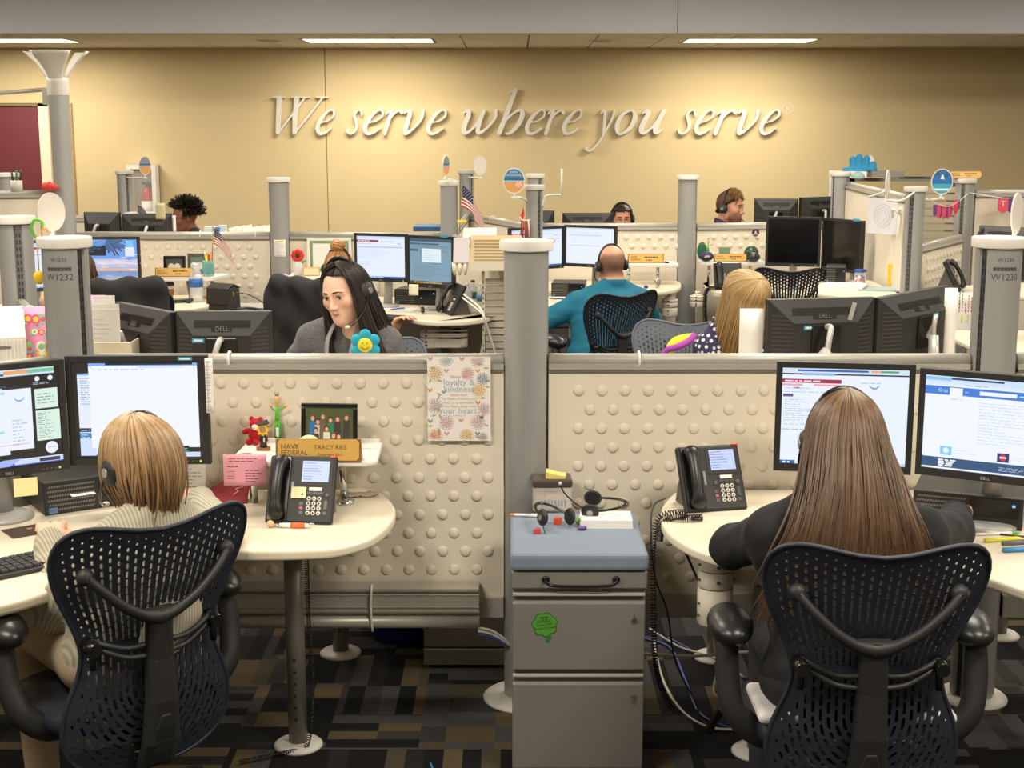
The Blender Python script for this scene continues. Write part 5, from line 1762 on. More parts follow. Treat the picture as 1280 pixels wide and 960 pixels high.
vt = [('Never let',.018,.75,0),('loyalty &',.036,.665,1),('kindness',.036,.585,1),('leave you!',.017,.535,0),('Tie them around your',.0165,.490,0),('neck as a reminder.',.0165,.445,0),('Write them deep within',.0165,.40,0),('your heart.',.036,.33,1),('Proverbs 3:3',.010,.295,0)]
for s,sz,z,mi in vt:
 k.mi = mi
 text(k,s,sz*.82,0,z*H_,-.0012)
k.build('lettering',[paint('#bba8a2',.8),paint('#93b8c8',.8)],t)
lg = az(373,932,0)
co = coil([(lg.x+.045,lg.y-.01,DZ-.04),(lg.x+.045,lg.y-.012,.45),(lg.x+.05,lg.y-.01,.2),(lg.x+.035,lg.y-.04,.02),(lg.x-.02,lg.y-.07,.012),(lg.x-.16,lg.y-.14,.010)],.0062,130,.0018)
tag(co.build('coiled_cord',M_blackg),'black coiled cord hanging beside the left desk leg','cord')
cable('thin blue cord end on the carpet at the bottom edge',[az(538,955,0)+Vector((0,0,.004)),az(545,975,0)+Vector((0,0,.004))],.004,'#2f8fd0')
cable('thin black cord looping down beside the left chair',[(-.93,4.44,.5),(-.99,4.42,.52),(-1.02,4.40,.42),(-1.02,4.38,.2),(-1.02,4.36,.01)],.003)
for q,(c,o_) in enumerate((('#e4dfd2',0),('#e9e5da',.012),('#3a5aa8',-.012))):
 cable(['upper white','middle white','blue'][q]+' data cable running from the trough to the centre pole',[ay(598,789,4.5)+Vector((0,0,o_)),ay(615,793,4.52)+Vector((0,0,o_)),ay(632,803,4.54)+Vector((0,0,o_*.7)),ay(640,812,4.56)],.0045,c)

# FRONT RIGHT WORKSTATION
def scr_right_a(s):
 s.r(0,1,0,1,'#eaf2fd')
 s.r(0,1,.95,1,'#d4e4f6').r(.12,.68,.965,.985,'#2f5db0').r(.70,.78,.965,.985,'#f2a46a').r(.78,.92,.965,.985,'#4fa878').r(0,1,.93,.945,'#1c2a40').r(.16,.42,.925,.95,'#8fb4dc')
 s.r(0,.47,.845,.885,'#a5284c').ln(.02,.32,.85,.88,1,'#f3d6de',2,.5).r(0,.16,.815,.835,'#e8a8b4').r(.25,.47,.815,.835,'#e8a8b4').r(.09,.14,.785,.80,'#6a6488').ln(.02,.40,.74,.80,3,'#b4bfd4',3).r(.01,.09,.70,.73,'#585c84').ln(.02,.3,.40,.68,12,'#c3cede',4).ln(.01,.28,.35,.37,1,'#98a8c8',5)
 s.disc(.73,.845,.05,'#5f94e0').disc(.73,.862,.052,'#eaf2fd').ln(.62,.8,.845,.87,1,'#b0bfda',6)
 s.r(0,.12,0,.035,'#2a68a8').ln(.02,.12,.0,.03,1,'#e0f0ff',7,.6).r(.9,1,0,.03,'#c4d4ea')
A,B,zb,zt = at_px(969,1142,4.20,4.14,455,590)
zb,zt = ay(969,588,4.20).z,ay(969,452,4.20).z
monitor('black monitor with a maroon page header, left of the two at the right',A,B,zb,zt,scr_right_a,stand='foot')
def scr_right_b(s):
 s.r(0,1,0,1,'#f0f6ff')
 s.r(0,1,.93,1,'#cfe4fa').r(0,.2,.95,.985,'#8fc4ee').r(.2,.6,.965,.985,'#1d3c64').r(0,1,.90,.93,'#dbe9fa').ln(.3,.7,.91,.925,1,'#6a90b8',1)
 s.r(0,1,.80,.89,'#3f80d8').r(.19,.29,.795,.88,'#f0f6ff').r(.42,.70,.825,.865,'#f2f7ff').t('Cruz',.10,.83,.05,'#dfecff').ln(.72,.95,.83,.86,1,'#d8e8ff',3).ln(.31,.38,.835,.85,1,'#cfe2fb',4)
 s.ln(.42,.9,.30,.76,14,'#c9d4e4',5,.2).ln(.2,.3,.74,.78,1,'#d6deea',6)
 s.r(.14,.23,.155,.25,'#8fcdf0').disc(.185,.205,.03,'#e8f6ff').r(.58,.67,.14,.235,'#20357a').disc(.625,.188,.036,'#e0283a').r(.60,.65,.18,.198,'#f8e8ea').ln(.25,.5,.17,.23,2,'#d4dce8',7,.2).ln(.69,.95,.16,.21,2,'#d4dce8',8,.2)
 s.r(0,1,.02,.125,'#33557f').ln(.13,.28,.03,.11,4,'#f4f8ff',9,.8,(.8,1)).ln(.6,.95,.04,.09,3,'#c8d8ec',10,.3)
 for i,c in enumerate(('#9fd0ff','#5fb0f0','#f0a0c0','#f06a50')): s.r(.84+i*.025,.855+i*.025,.085,.105,c)
A,B = ay(1146,540,4.12),ay(1328,540,3.92)
zb,zt = ay(1146,592,4.12).z,ay(1146,460,4.12).z
monitor('black monitor with a blue banner web page at the right edge',A,B,zb,zt,scr_right_b,stand='foot')
p = az(1165,640,DZ)
tower('dark desktop computer under the monitor at the right edge',(az(1205,655,DZ).x,az(1205,655,DZ).y-.02,DZ),R(-22),size=(.32,.26,.098))
p = az(893,642,DZ)
phone('black desk phone without a sticky note on the right worktop',(az(897,640,DZ).x,az(897,640,DZ).y,DZ),R(14))
e = az(838,640,DZ)
co = coil([(.545,4.22,DZ+.012),(.50,4.20,DZ+.016),(.455,4.20,DZ+.0),(.44,4.20,DZ-.08),(.445,4.20,DZ-.3),(.455,4.20,.28),(.49,4.22,.16),(.53,4.24,.10)],.0085,84,.0020)
tag(co.build('coiled_cord',M_blackg),'long black coiled cord hanging off the left end of the right worktop','cord')
co = coil([(.585,4.16,DZ+.012),(.54,4.15,DZ+.014),(.49,4.16,DZ+.012),(.462,4.17,DZ-.02),(.458,4.18,DZ-.07)],.0095,30,.0022)
tag(co.build('coiled_cord',M_blackg),'short black coiled cord lying at the left end of the right worktop','cord')
cable('thin grey cord hanging from the left end of the right worktop',[(.50,4.42,DZ+.004),(.452,4.38,DZ-.03),(.455,4.3,.55),(.50,4.3,.42),(.53,4.32,.25),(.60,4.34,.1),(.66,4.35,.005),(.9,4.3,.004)],.003,'#3a3a38')
cable('straight black cord from the right worktop to the white cable drum',[(.505,4.22,DZ-.04),(.545,4.2,.64),(.59,4.18,.54)],.0045)
c = az(896,702,DZ-.03)
t = thing('cable_drum','white stacked plastic cable drum hanging under the right worktop','cable holder',(ay(894,740,4.08).x,4.08,ay(894,779,4.08).z))
Hd = DZ-.032-t.location.z
M_drum = mat('drum_white',srgb('#ded6c6'),.45)
a = Hd*.88
MB().lathe([(.0,0),(.05,.0),(.054,.006),(.054,a*.50)],32).build('lower_ring',M_drum,t)
MB().lathe([(.0535,a*.515),(.054,a*.52),(.054,a*.73)],32).build('middle_ring',M_drum,t)
MB().lathe([(.0535,a*.745),(.054,a*.75),(.054,a*.86),(.05,a*.88),(.034,a*.885),(.034,a*.97),(.03,a),(0,a)],32).build('upper_ring',M_drum,t)
MB().cyl((0,0,a),(0,0,Hd+.0005),.018,n=16).build('stem',M_blackg,t)
m = MB()
for z in (.14,.30,.62,.82):
 for ang in (-90,-20,200):
  x,y = .0542*math.cos(R(ang)),.0542*math.sin(R(ang))
  m.ell((x,y,a*z),(.006,.006,.004),nu=10,nv=6)
m.build('screw_holes',mat('hole_brown',srgb('#5a5148'),.6),t,stuff=True)
t = thing('cable_tray','white cable tray running right from the cable drum','tray',(.98,4.10,.60))
MB().bx(-.32,.32,-.01,.05,-.02,.075).bx(-.32,.32,-.016,-.01,.055,.062).build('tray',M_drum,t,bev=.004)
W0 = lambda x,y,z=.006: Vector((az(x,y,0).x,az(x,y,0).y,z))
cable('white cable curving across the carpet right of the pedestal',[W0(818,805),W0(828,850),W0(852,890),W0(890,912),W0(950,912),W0(1000,905)],.005,'#cfc8b8')
cable('blue cable curving across the carpet right of the pedestal',[W0(806,800),W0(838,812),W0(856,850),W0(872,890),W0(900,908),W0(960,925)],.0045,'#27408a')
cable('white cable strung low along the right panel',[(.41,4.5,.20),(.6,4.5,.19),(.85,4.52,.20),(1.1,4.52,.2)],.006,'#d8d2c4')
cable('grey cable running to the foot behind the white drum',[W0(812,795,.03),W0(850,812,.01),W0(890,828,.02),W0(930,850,.01)],.0045,'#bdb7a8')
cable('second blue cable running to the foot behind the white drum',[W0(835,800,.01),W0(870,818),W0(905,838),W0(935,850)],.004,'#2f4da0')
lp = []
for k in range(34):
 a_ = k*.62
 lp.append((.665+.035*math.cos(a_)+.0006*k,4.16+.012*math.sin(a_*1.3),.23+.05*math.sin(a_)+.015*math.sin(k)))
cable('bundle of grey cable looped under the white drum',[(.62,4.1,.50),(.63,4.12,.36)]+lp+[(.69,4.15,.14)],.005,'#8d887c',n=3)
o = MB().box((0,0,0),(.024,.02,.085),rot=(0,R(28),0)).build('power_adapter',M_blackg,bev=.004); o.location = (.635,4.14,.115); tag(o,'black power adapter hanging from the looped cable','adapter')
p = az(1248,682,DZ)
pen('yellow highlighter pen at the right edge of the right worktop',az(1254,677,DZ),(0,0,R(12)),L=.12,r=.007,col='#e2e03a',tip='#e8e84a',name='highlighter',cat='pen')
pen('white pen with a green end behind the yellow highlighter',az(1245,669,DZ),(0,0,R(6)),L=.15,r=.005,col='#e9e6df',tip='#57b23a')
pen('grey marker pen beside the yellow highlighter',az(1272,681,DZ),(0,0,R(14)),L=.10,r=.008,col='#6b6b6b',tip='#3a3a3a',name='marker')
pen('blue pen lying at the right edge of the right worktop',az(1272,690,DZ),(0,0,R(8)),L=.09,r=.008,col='#3f8fd0',tip='#2a5a90')
t = thing('mouse','black computer mouse under the right hand of the long haired woman','mouse',(1.33,4.07,DZ),R(-10))
MB().ell((0,0,.004),(.032,.055,.030),nu=16,nv=10,lo=0).build('shell',M_blackg,t)
MB().tube([(0,.03,.028),(0,.018,.033)],.004,8).build('wheel',M_grey,t)
cable('thin black cord looping on the right worktop',[(1.34,4.13,DZ+.004),(1.42,4.18,DZ+.004),(1.52,4.08,DZ+.004),(1.44,4.02,DZ+.004),(1.55,3.98,DZ+.004),(1.70,4.02,DZ+.004)],.0028)

# PEOPLE
class Vox:
 """signed distance volume with smooth unions; surface by dual contouring on a regular grid"""
 def __init__(self,lo,hi,h):
  self.h = h
  self.lo = np.array(lo,float)
  self.n = np.ceil((np.array(hi)-self.lo)/h).astype(int)+1
  self.F = np.full(self.n,1.0,np.float32)
 def sub(self,lo,hi,pad):
  a = np.maximum(0,np.floor((np.array(lo)-pad-self.lo)/self.h).astype(int))
  b = np.minimum(self.n,np.ceil((np.array(hi)+pad-self.lo)/self.h).astype(int)+1)
  if (b <= a).any(): return None
  g = [self.lo[i]+self.h*np.arange(a[i],b[i]) for i in range(3)]
  return tuple(slice(a[i],b[i]) for i in range(3)),g[0][:,None,None].astype(np.float32),g[1][None,:,None].astype(np.float32),g[2][None,None,:].astype(np.float32)
 def put(self,sl,d,k,op='+'):
  f = self.F[sl]
  if op == '+':
   if k > 0:
    h = np.maximum(k-np.abs(f-d),0)/k
    self.F[sl] = np.minimum(f,d)-h*h*k*.25
   else:
    self.F[sl] = np.minimum(f,d)
  else:
   d =-d
   h = np.maximum(k-np.abs(f-d),0)/max(k,1e-6)
   self.F[sl] = np.maximum(f,d)+h*h*k*.25
 def cap(self,a,b,r0,r1=None,k=.02,op='+',inf=0.0):
  r1 = r0 if r1 is None else r1
  r0,r1 = r0+inf,r1+inf
  a,b = np.array(a,float),np.array(b,float)
  m = max(r0,r1)+k+3*self.h
  s = self.sub(np.minimum(a,b),np.maximum(a,b),m)
  if s is None: return self
  sl,X,Y,Z = s
  d = b-a; L2 = max(float(d @ d),1e-9)
  t = np.clip(((X-a[0])*d[0]+(Y-a[1])*d[1]+(Z-a[2])*d[2])/L2,0,1)
  D = np.sqrt((X-a[0]-t*d[0]) ** 2+(Y-a[1]-t*d[1]) ** 2+(Z-a[2]-t*d[2]) ** 2)-(r0+t*(r1-r0))
  self.put(sl,D,k,op)
  return self
 def ell(self,c,r,M=None,k=.02,op='+',inf=0.0):
  """M: 3x3 rotation (columns = axes)"""
  c = np.array(c,float); r = np.array(r,float)+inf
  m = max(r)+k+3*self.h
  s = self.sub(c,c,m)
  if s is None: return self
  sl,X,Y,Z = s
  X,Y,Z = X-c[0],Y-c[1],Z-c[2]
  if M is not None:
   X,Y,Z = M[0,0]*X+M[1,0]*Y+M[2,0]*Z,M[0,1]*X+M[1,1]*Y+M[2,1]*Z,M[0,2]*X+M[1,2]*Y+M[2,2]*Z
  k0 = np.sqrt((X/r[0]) ** 2+(Y/r[1]) ** 2+(Z/r[2]) ** 2)
  k1 = np.sqrt((X/r[0] ** 2) ** 2+(Y/r[1] ** 2) ** 2+(Z/r[2] ** 2) ** 2)
  D = k0*(k0-1)/np.maximum(k1,1e-6)
  self.put(sl,D.astype(np.float32),k,op)
  return self
 def mesh(self):
  F = self.F
  ins = F < 0
  nx,ny,nz = F.shape
  c = [ins[i:nx-1+i,j:ny-1+j,k:nz-1+k] for i in (0,1) for j in (0,1) for k in (0,1)]
  al = c[0]; an = c[0]
  for q in c[1:]:
   al = al & q; an = an | q
  act = an & ~al
  idx = np.argwhere(act)
  if len(idx) == 0: return np.zeros((0,3)),np.zeros((0,4),int)
  vid = np.full(act.shape,-1,np.int32)
  vid[tuple(idx.T)] = np.arange(len(idx))
  corner = np.array([(i,j,k) for i in (0,1) for j in (0,1) for k in (0,1)])
  cv = np.stack([F[idx[:,0]+o[0],idx[:,1]+o[1],idx[:,2]+o[2]] for o in corner],1)
  P = np.zeros((len(idx),3)); C = np.zeros(len(idx))
  for a in range(8):
   for b in range(a+1,8):
    if np.abs(corner[a]-corner[b]).sum() != 1: continue
    fa,fb = cv[:,a],cv[:,b]
    m = (fa < 0) != (fb < 0)
    t = np.where(m,fa/np.where(m,fa-fb,1),0)
    P += np.where(m[:,None],corner[a]+t[:,None]*(corner[b]-corner[a]),0)
    C += m
  V = self.lo+self.h*(idx+P/C[:,None])
  Q = []
  for ax in range(3):
   o1,o2 = [(1,2),(2,0),(0,1)][ax]
   s0 = [slice(None)]*3; s1 = [slice(None)]*3
   s0[ax] = slice(0,F.shape[ax]-1); s1[ax] = slice(1,F.shape[ax])
   a,b = ins[tuple(s0)],ins[tuple(s1)]
   e = np.argwhere(a != b)
   e = e[(e[:,o1] > 0) & (e[:,o2] > 0) & (e[:,o1] < F.shape[o1]-1) & (e[:,o2] < F.shape[o2]-1)]
   if len(e) == 0: continue
   fl = a[tuple(e.T)]
   u = np.zeros(3,int); u[o1] = 1
   v = np.zeros(3,int); v[o2] = 1
   q = np.stack([vid[tuple((e-u-v).T)],vid[tuple((e-v).T)],vid[tuple(e.T)],vid[tuple((e-u).T)]],1)
   q[~fl] = q[~fl][:,::-1]
   Q.append(q)
  return V,np.concatenate(Q)
def rotz(a): return np.array([[math.cos(a),-math.sin(a),0],[math.sin(a),math.cos(a),0],[0,0,1]])
def rotx(a): return np.array([[1,0,0],[0,math.cos(a),-math.sin(a)],[0,math.sin(a),math.cos(a)]])
def roty(a): return np.array([[math.cos(a),0,math.sin(a)],[0,1,0],[-math.sin(a),0,math.cos(a)]])
def head_prims(S=1.0,fem=True):
 """list of (kind, args, k, op) in head space: x right, y forward, z up, origin between the ears"""
 J = .86 if fem else 1.05
 g = .84 if fem else 1.0
 L = []
 E = lambda c,r,k=.02,op='+': L.append(('e',np.array(c)*S,np.array(r)*S,k*S,op))
 Cc = lambda a,b,r0,r1,k=.02,op='+': L.append(('c',np.array(a)*S,np.array(b)*S,r0*S,r1*S,k*S,op))
 E((0,-.014,.034),(.074,.092,.084),.02)
 E((0,.034,.000),(.063,.060,.086),.03)
 Cc((-.050*J,.006,-.056),(0,.062,-.088),.020,.021,.03)
 Cc((.050*J,.006,-.056),(0,.062,-.088),.020,.021,.03)
 E((0,.050,-.060),(.040,.042,.042),.03)
 E((0,.080,-.090 if fem else -.093),(.015*(1 if fem else 1.3),.013,.012),.018)
 for s in (-1,1):
  E((s*.043,.058,-.016),(.021,.024,.020),.025)
  E((s*.031,.096,.010),(.016,.013,.011),.014,'-')
  Cc((s*.014,.090,.026),(s*.046,.074,.024),.0075*g,.0065*g,.012)
  E((s*.076,-.008,-.004),(.009,.019,.030),.006)
 Cc((0,.088,.014),(0,.107,-.026),.0072*g,.0105*g,.012)
 for s in (-1,1):
  E((s*.010,.098,-.030),(.0085*g,.010*g,.0075*g),.006)
 Cc((-.021,.083,-.0515),(0,.0945,-.0515),.0050,.0068,.004)
 Cc((.021,.083,-.0515),(0,.0945,-.0515),.0050,.0068,.004)
 Cc((-.015,.085,-.0630),(.015,.085,-.0630),.0065,.0065,.006)
 E((0,.0995,-.0580),(.020,.010,.0016),.002,'-')
 return L
def ik(a,c,l1,l2,hint):
 a,c = np.array(a,float),np.array(c,float)
 d = c-a
 L = np.linalg.norm(d)
 if L > l1+l2-.005:
  c = a+d/L*(l1+l2-.005); d = c-a; L = np.linalg.norm(d)
 u = d/L
 x = (l1*l1-l2*l2+L*L)/(2*L)
 y = math.sqrt(max(1e-6,l1*l1-x*x))
 h = np.array(hint,float); h = h-u*(h @ u)
 h /= np.linalg.norm(h)
 return a+u*x+h*y,c
def hand_prims(wrist,fwd,up,side,curl=.5,size=1.0):
 """side: +1 right hand, -1 left; fwd = direction of fingers, up = back of the hand"""
 f = np.array(fwd,float); f /= np.linalg.norm(f)
 u = np.array(up,float); u = u-f*(u @ f); u /= np.linalg.norm(u)
 r = np.cross(f,u)
 w = np.array(wrist,float)
 out = []
 P = lambda x,y,z: w+(r*x+f*y+u*z)*size
 for x in (-.028,-.010,.010,.027):
  out.append((P(x*.6,.005,0),P(x,.078,.002),.015*size,.0125*size,.012))
 for i,(x,l) in enumerate(((-.031,.066),(-.0105,.076),(.0105,.070),(.030,.056))):
  if side < 0: l = (.056,.070,.076,.066)[i]
  p = np.array([x,.080,.002]); ang =-.15
  for seg,fr in ((0,.46),(1,.30),(2,.24)):
   ang += curl*(.55,.75,.6)[seg]
   q = p+np.array([x*.10,math.cos(ang)*l*fr,-math.sin(ang)*l*fr])
   out.append((P(*p),P(*q),(.0090,.0083,.0076)[seg]*size,(.0083,.0076,.0068)[seg]*size,.003))
   p = q
 sx =-side
 a = np.array([sx*.022,.020,-.004]); b = np.array([sx*.047,.052,-.014]); c = np.array([sx*.050,.082,-.020])
 out.append((P(*a),P(*b),.0140*size,.0105*size,.010)); out.append((P(*b),P(*c),.0100*size,.0080*size,.004))
 return out
def person(label,loc,rz,head,hyaw=0,hpitch=0,hroll=0,skin='#d9a88a',hands=None,elbows=((-.7,-.3,-.6),(.7,-.3,-.6)),shirt=None,sleeve=1.0,width=1.0,fem=True,h=.0055,neckline=.055,vneck=0.0,
 legs=True,pants=None,brow='#3a2418',lip='#b5646a',stubble=None,eyes=True,hcurl=.6,torso_h=None,bulk=1.0,shoulder_z=None,collar=False,seat=.50,hs=1.0):
 """loc: floor point under the seat; person looks along local +y; head: local position of the point between the ears"""
 t = thing('person',label,'person',loc,rz)
 hd = np.array(head,float)
 HR = rotz(R(hyaw)) @ rotx(R(hpitch)) @ roty(R(hroll))
 neck0 = hd+HR @ np.array([0,-.030,-.085])*hs
 shz = shoulder_z if shoulder_z else hd[2]-.225
 shc = np.array([hd[0]*.75,hd[1]-.075,shz])
 pel = np.array([0,0,seat+.06])
 chest = shc*.72+pel*.28+np.array([0,.01,0])
 waist = shc*.38+pel*.62
 sw = .165*width
 SH = [shc+np.array([s*sw,0,0]) for s in (-1,1)]
 arms = []
 for i,s in enumerate((-1,1)):
  tgt = hands[i] if hands else (s*.16,.42,.72)
  el,wr = ik(SH[i],tgt,.285*width ** .3,.245,elbows[i])
  arms.append((SH[i],el,wr))
 lo = np.minimum.reduce([hd-.17,pel-.26]+[a[1]-.1 for a in arms]+[a[2]-.2 for a in arms])
 hi = np.maximum.reduce([hd+.17,pel+.26]+[a[1]+.1 for a in arms]+[a[2]+.2 for a in arms])
 lo[2] = pel[2]-.15
 if legs: hi[1] = max(hi[1],.30)
 def torso(v,inf=0.0):
  v.ell(pel,(.165*width*bulk,.125*bulk,.12),k=.05,inf=inf)
  v.ell(waist,(.145*width*bulk,.112*bulk,.16),k=.07,inf=inf)
  v.ell(chest,(.158*width*bulk,.115*bulk,.165),k=.07,inf=inf)
  v.cap(SH[0]-[0,0,.015],SH[1]-[0,0,.015],.056,k=.06,inf=inf)
  if fem:
   for s in (-1,1): v.ell(chest+[s*.07*width,.095*bulk,.02],(.06,.05,.06),k=.05,inf=inf)
  for s in (-1,1):
   v.cap(neck0+[s*.015,-.015,-.02],SH[0 if s < 0 else 1]+[0,0,.012],.040,.042,k=.05,inf=inf)
 def arm(v,i,inf=0.0,upto=1.0):
  a,b,c = arms[i]
  v.cap(a,b,.050*bulk ** .5,.040*bulk ** .5,k=.035,inf=inf)
  e = b+(c-b)*min(1,max(0.02,(upto-.5)*2)) if upto > .5 else None
  if e is not None: v.cap(b,e,.041*bulk ** .4,.041*bulk ** .4+(.028-.041)*min(1,(upto-.5)*2),k=.025,inf=inf)
 v = Vox(lo,hi,h)
 torso(v)
 for i in (0,1):
  arm(v,i)
  a,b,c = arms[i]
  fw = c-b; fw = fw/np.linalg.norm(fw)
  if hcurl is not None:
   fwd = fw*np.array([1,1,.3]); up = np.array([0,0,1.0])
   for p in hand_prims(c+fw*.005,fwd,up,1 if i else -1,hcurl): v.cap(p[0],p[1],p[2],p[3],k=p[4])
 v.cap(neck0+HR @ np.array([0,.012,.055]),neck0+np.array([0,-.012,-.075]),.050 if fem else .060,.058 if fem else .070,k=.035)
 for p in head_prims(hs,fem):
  if p[0] == 'e': v.ell(hd+HR @ p[1],p[2],HR,k=p[3],op=p[4])
  else: v.cap(hd+HR @ p[1],hd+HR @ p[2],p[3],p[4],k=p[5],op=p[6])
 V,Q = v.mesh()
 cols = np.tile(np.array(srgb(skin)),(len(V),1))
 hl = (V-hd) @ HR/hs
 li = np.exp(-((hl[:,0]/.021) ** 2+((hl[:,2]+.0585)/.0085) ** 2)*1.2)*(hl[:,1] > .078)
 cols = cols*(1-.75*li[:,None])+np.array(srgb(lip))*.75*li[:,None]
 for s in (-1,1):
  ch = np.exp(-(((hl[:,0]-s*.045)/.02) ** 2+((hl[:,2]+.025)/.02) ** 2))*(hl[:,1] > .04)*.25
  cols = cols*(1-ch[:,None])+np.array(srgb('#c9705f'))*ch[:,None]
 if stubble: cols = stubble(hl,cols)
 np_mesh('body',V,Q,mat('skin',(.6,.4,.3),.5,vcol=True,bump=.05,scale=400),t,cols)
 to_w = lambda p: hd+HR @ (np.array(p)*hs)
 if eyes:
  for s in (-1,1):
   c = to_w((s*.031,.0765,.0085))
   e = MB().ell(c,(.0118*hs,)*3,nu=16,nv=12).build('eye',mat('eye_white',srgb('#e6dfd8'),.25),t)
   ir = MB()
   ctr = to_w((s*.031-.002,.0765+.0108,.0070))
   ir.ell(ctr,(.0052*hs,.0028*hs,.0052*hs),rot=Matrix(HR.tolist()).to_euler(),nu=14,nv=8)
   ir.build('iris',mat('iris',srgb('#2c1c14'),.15),e)
   lid = MB()
   lp = [to_w((s*.031+.0135*math.cos(a),.0765+.0105+.0022*math.sin(a),.0085+.0068*math.sin(a)-.0005)) for a in np.linspace(R(8),R(172),9)]
   lid.tube(lp,np.interp(np.linspace(0,1,9),[0,.5,1],[.0012,.0022,.0012]),6)
   lid.build('eyelashes',paint(brow,.6),t)
   b = MB()
   bp = [to_w((s*x,y,z)) for x,y,z in ((.012,.0985,.0300),(.025,.0975,.0335),(.038,.0905,.0325),(.050,.079,.0265))]
   b.tube(spline(bp,4),np.interp(np.linspace(0,1,13),[0,.4,1],[.0028,.0030,.0012]),6)
   b.build('eyebrow',paint(brow,.8),t)
 if shirt:
  hh = h*1.25
  g = Vox(lo-.05,hi+.05,hh)
  torso(g,.012)
  up = .5+.5*(sleeve-.5)/.5 if sleeve > .5 else sleeve
  for i in (0,1):
   a,b,c = arms[i]
   if sleeve >= .5:
    arm(g,i,.013+(.004 if collar else 0),sleeve)
   else:
    g.cap(a,a+(b-a)*sleeve*2,.062*bulk ** .5,.060*bulk ** .5,k=.035)
  n = g.n
  X = (g.lo[0]+hh*np.arange(n[0]))[:,None,None]; Y = (g.lo[1]+hh*np.arange(n[1]))[None,:,None]; Z = (g.lo[2]+hh*np.arange(n[2]))[None,None,:]
  w = np.sin(X*38+Z*22+np.sin(Y*30+Z*14)*1.6)*np.sin(Z*46+Y*25-X*18+1.3)
  g.F += (.0032*w).astype(np.float32)
  g.cap(neck0+[0,-.005,-.02],neck0+[0,-.03,.14],neckline,neckline+.02,k=.006,op='-')
  if vneck:
   g.cap(neck0+[0,.05,-.03],neck0+[0,.135,-.03-vneck],.046,.012,k=.01,op='-')
  if sleeve < 1.0 and sleeve >= .5:
   pass
  if collar:
   ca = [neck0+np.array([.066*math.cos(a),.066*math.sin(a)-.012,-.03+.012*math.sin(a)*-1]) for a in np.linspace(0,2*math.pi,19)]
   for p,q in zip(ca[:-1],ca[1:]): g.cap(p,q,.014,k=.006)
   for p,q in zip(ca[:-1],ca[1:]): g.cap(p+[0,0,.02],q+[0,0,.02],.011,k=.01)
  V2,Q2 = g.mesh()
  np_mesh('shirt',V2,Q2,shirt,t)
 if legs:
  p = Vox((-.34,-.26,-.02),(.34,.62,pel[2]+.16),.010)
  b = Vox((-.34,-.26,-.02),(.34,.72,pel[2]+.1),.011)
  p.ell(pel-[0,0,.01],(.178*width*bulk,.14*bulk,.10),k=.05)
  for s in (-1,1):
   hp,kn,an = np.array([s*.095*width,.02,seat+.055]),np.array([s*.13,.43,seat+.035]),np.array([s*.14,.36,.10])
   p.cap(hp,kn,.085*bulk ** .5,.062,k=.04); p.cap(kn,an,.060,.048,k=.03)
   b.cap(an-[0,.02,.045],an+[0,.15,-.065],.038,.033,k=.02)
  V3,Q3 = p.mesh(); np_mesh('trousers',V3,Q3,pants or mat('trousers_black',srgb('#1f1f22'),.9),t)
  V4,Q4 = b.mesh(); np_mesh('shoes',V4,Q4,M_black,t)
 t['_'] = 0
 del t['_']
 return t,hd,HR
def head_matrix(t,hd,HR,dz=.0):
 M = Matrix(HR.tolist()).to_4x4()
 L = Matrix.Translation(Vector(hd)) @ M
 return Matrix.Translation(t.location) @ Matrix.Rotation(t.rotation_euler.z,4,'Z') @ L
def strands_mesh(paths,radii,m,t,name='hair',base_col=(.2,.12,.06),tip_col=None,jitter=.3,seed=1,n=4,flat=1.0):
 rng = np.random.RandomState(seed)
 VV,FF,CC = [],[],[]
 o = 0
 for path in paths:
  P = np.asarray(path,float); N = len(P)
  T = np.gradient(P,axis=0); T /= np.linalg.norm(T,axis=1)[:,None]+1e-9
  ref = np.array([0.3,0.9,0.2])
  U = np.cross(T,ref); U /= np.linalg.norm(U,axis=1)[:,None]+1e-9
  W = np.cross(T,U)
  rad = np.interp(np.linspace(0,1,N),np.linspace(0,1,len(radii)),radii)*rng.uniform(.7,1.25)
  a = 2*np.pi*np.arange(n)/n
  ring = P[:,None,:]+rad[:,None,None]*(np.cos(a)[None,:,None]*U[:,None,:]+np.sin(a)[None,:,None]*W[:,None,:]*flat)
  VV.append(ring.reshape(-1,3))
  i = np.arange(N-1)[:,None]*n+np.arange(n)[None,:]
  j = np.arange(N-1)[:,None]*n+(np.arange(n)[None,:]+1) % n
  FF.append(np.stack([i,j,j+n,i+n],-1).reshape(-1,4)+o)
  o += N*n
  k = 1+jitter*rng.uniform(-1,1)
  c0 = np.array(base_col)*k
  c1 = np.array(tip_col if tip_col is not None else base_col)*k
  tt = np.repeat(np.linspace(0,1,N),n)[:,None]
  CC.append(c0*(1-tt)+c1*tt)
 return np_mesh(name,np.concatenate(VV),np.concatenate(FF),m,t,np.clip(np.concatenate(CC),0,1))
M_hair = mat('hair_strands',(.2,.1,.05),.38,vcol=True,spec=.45)
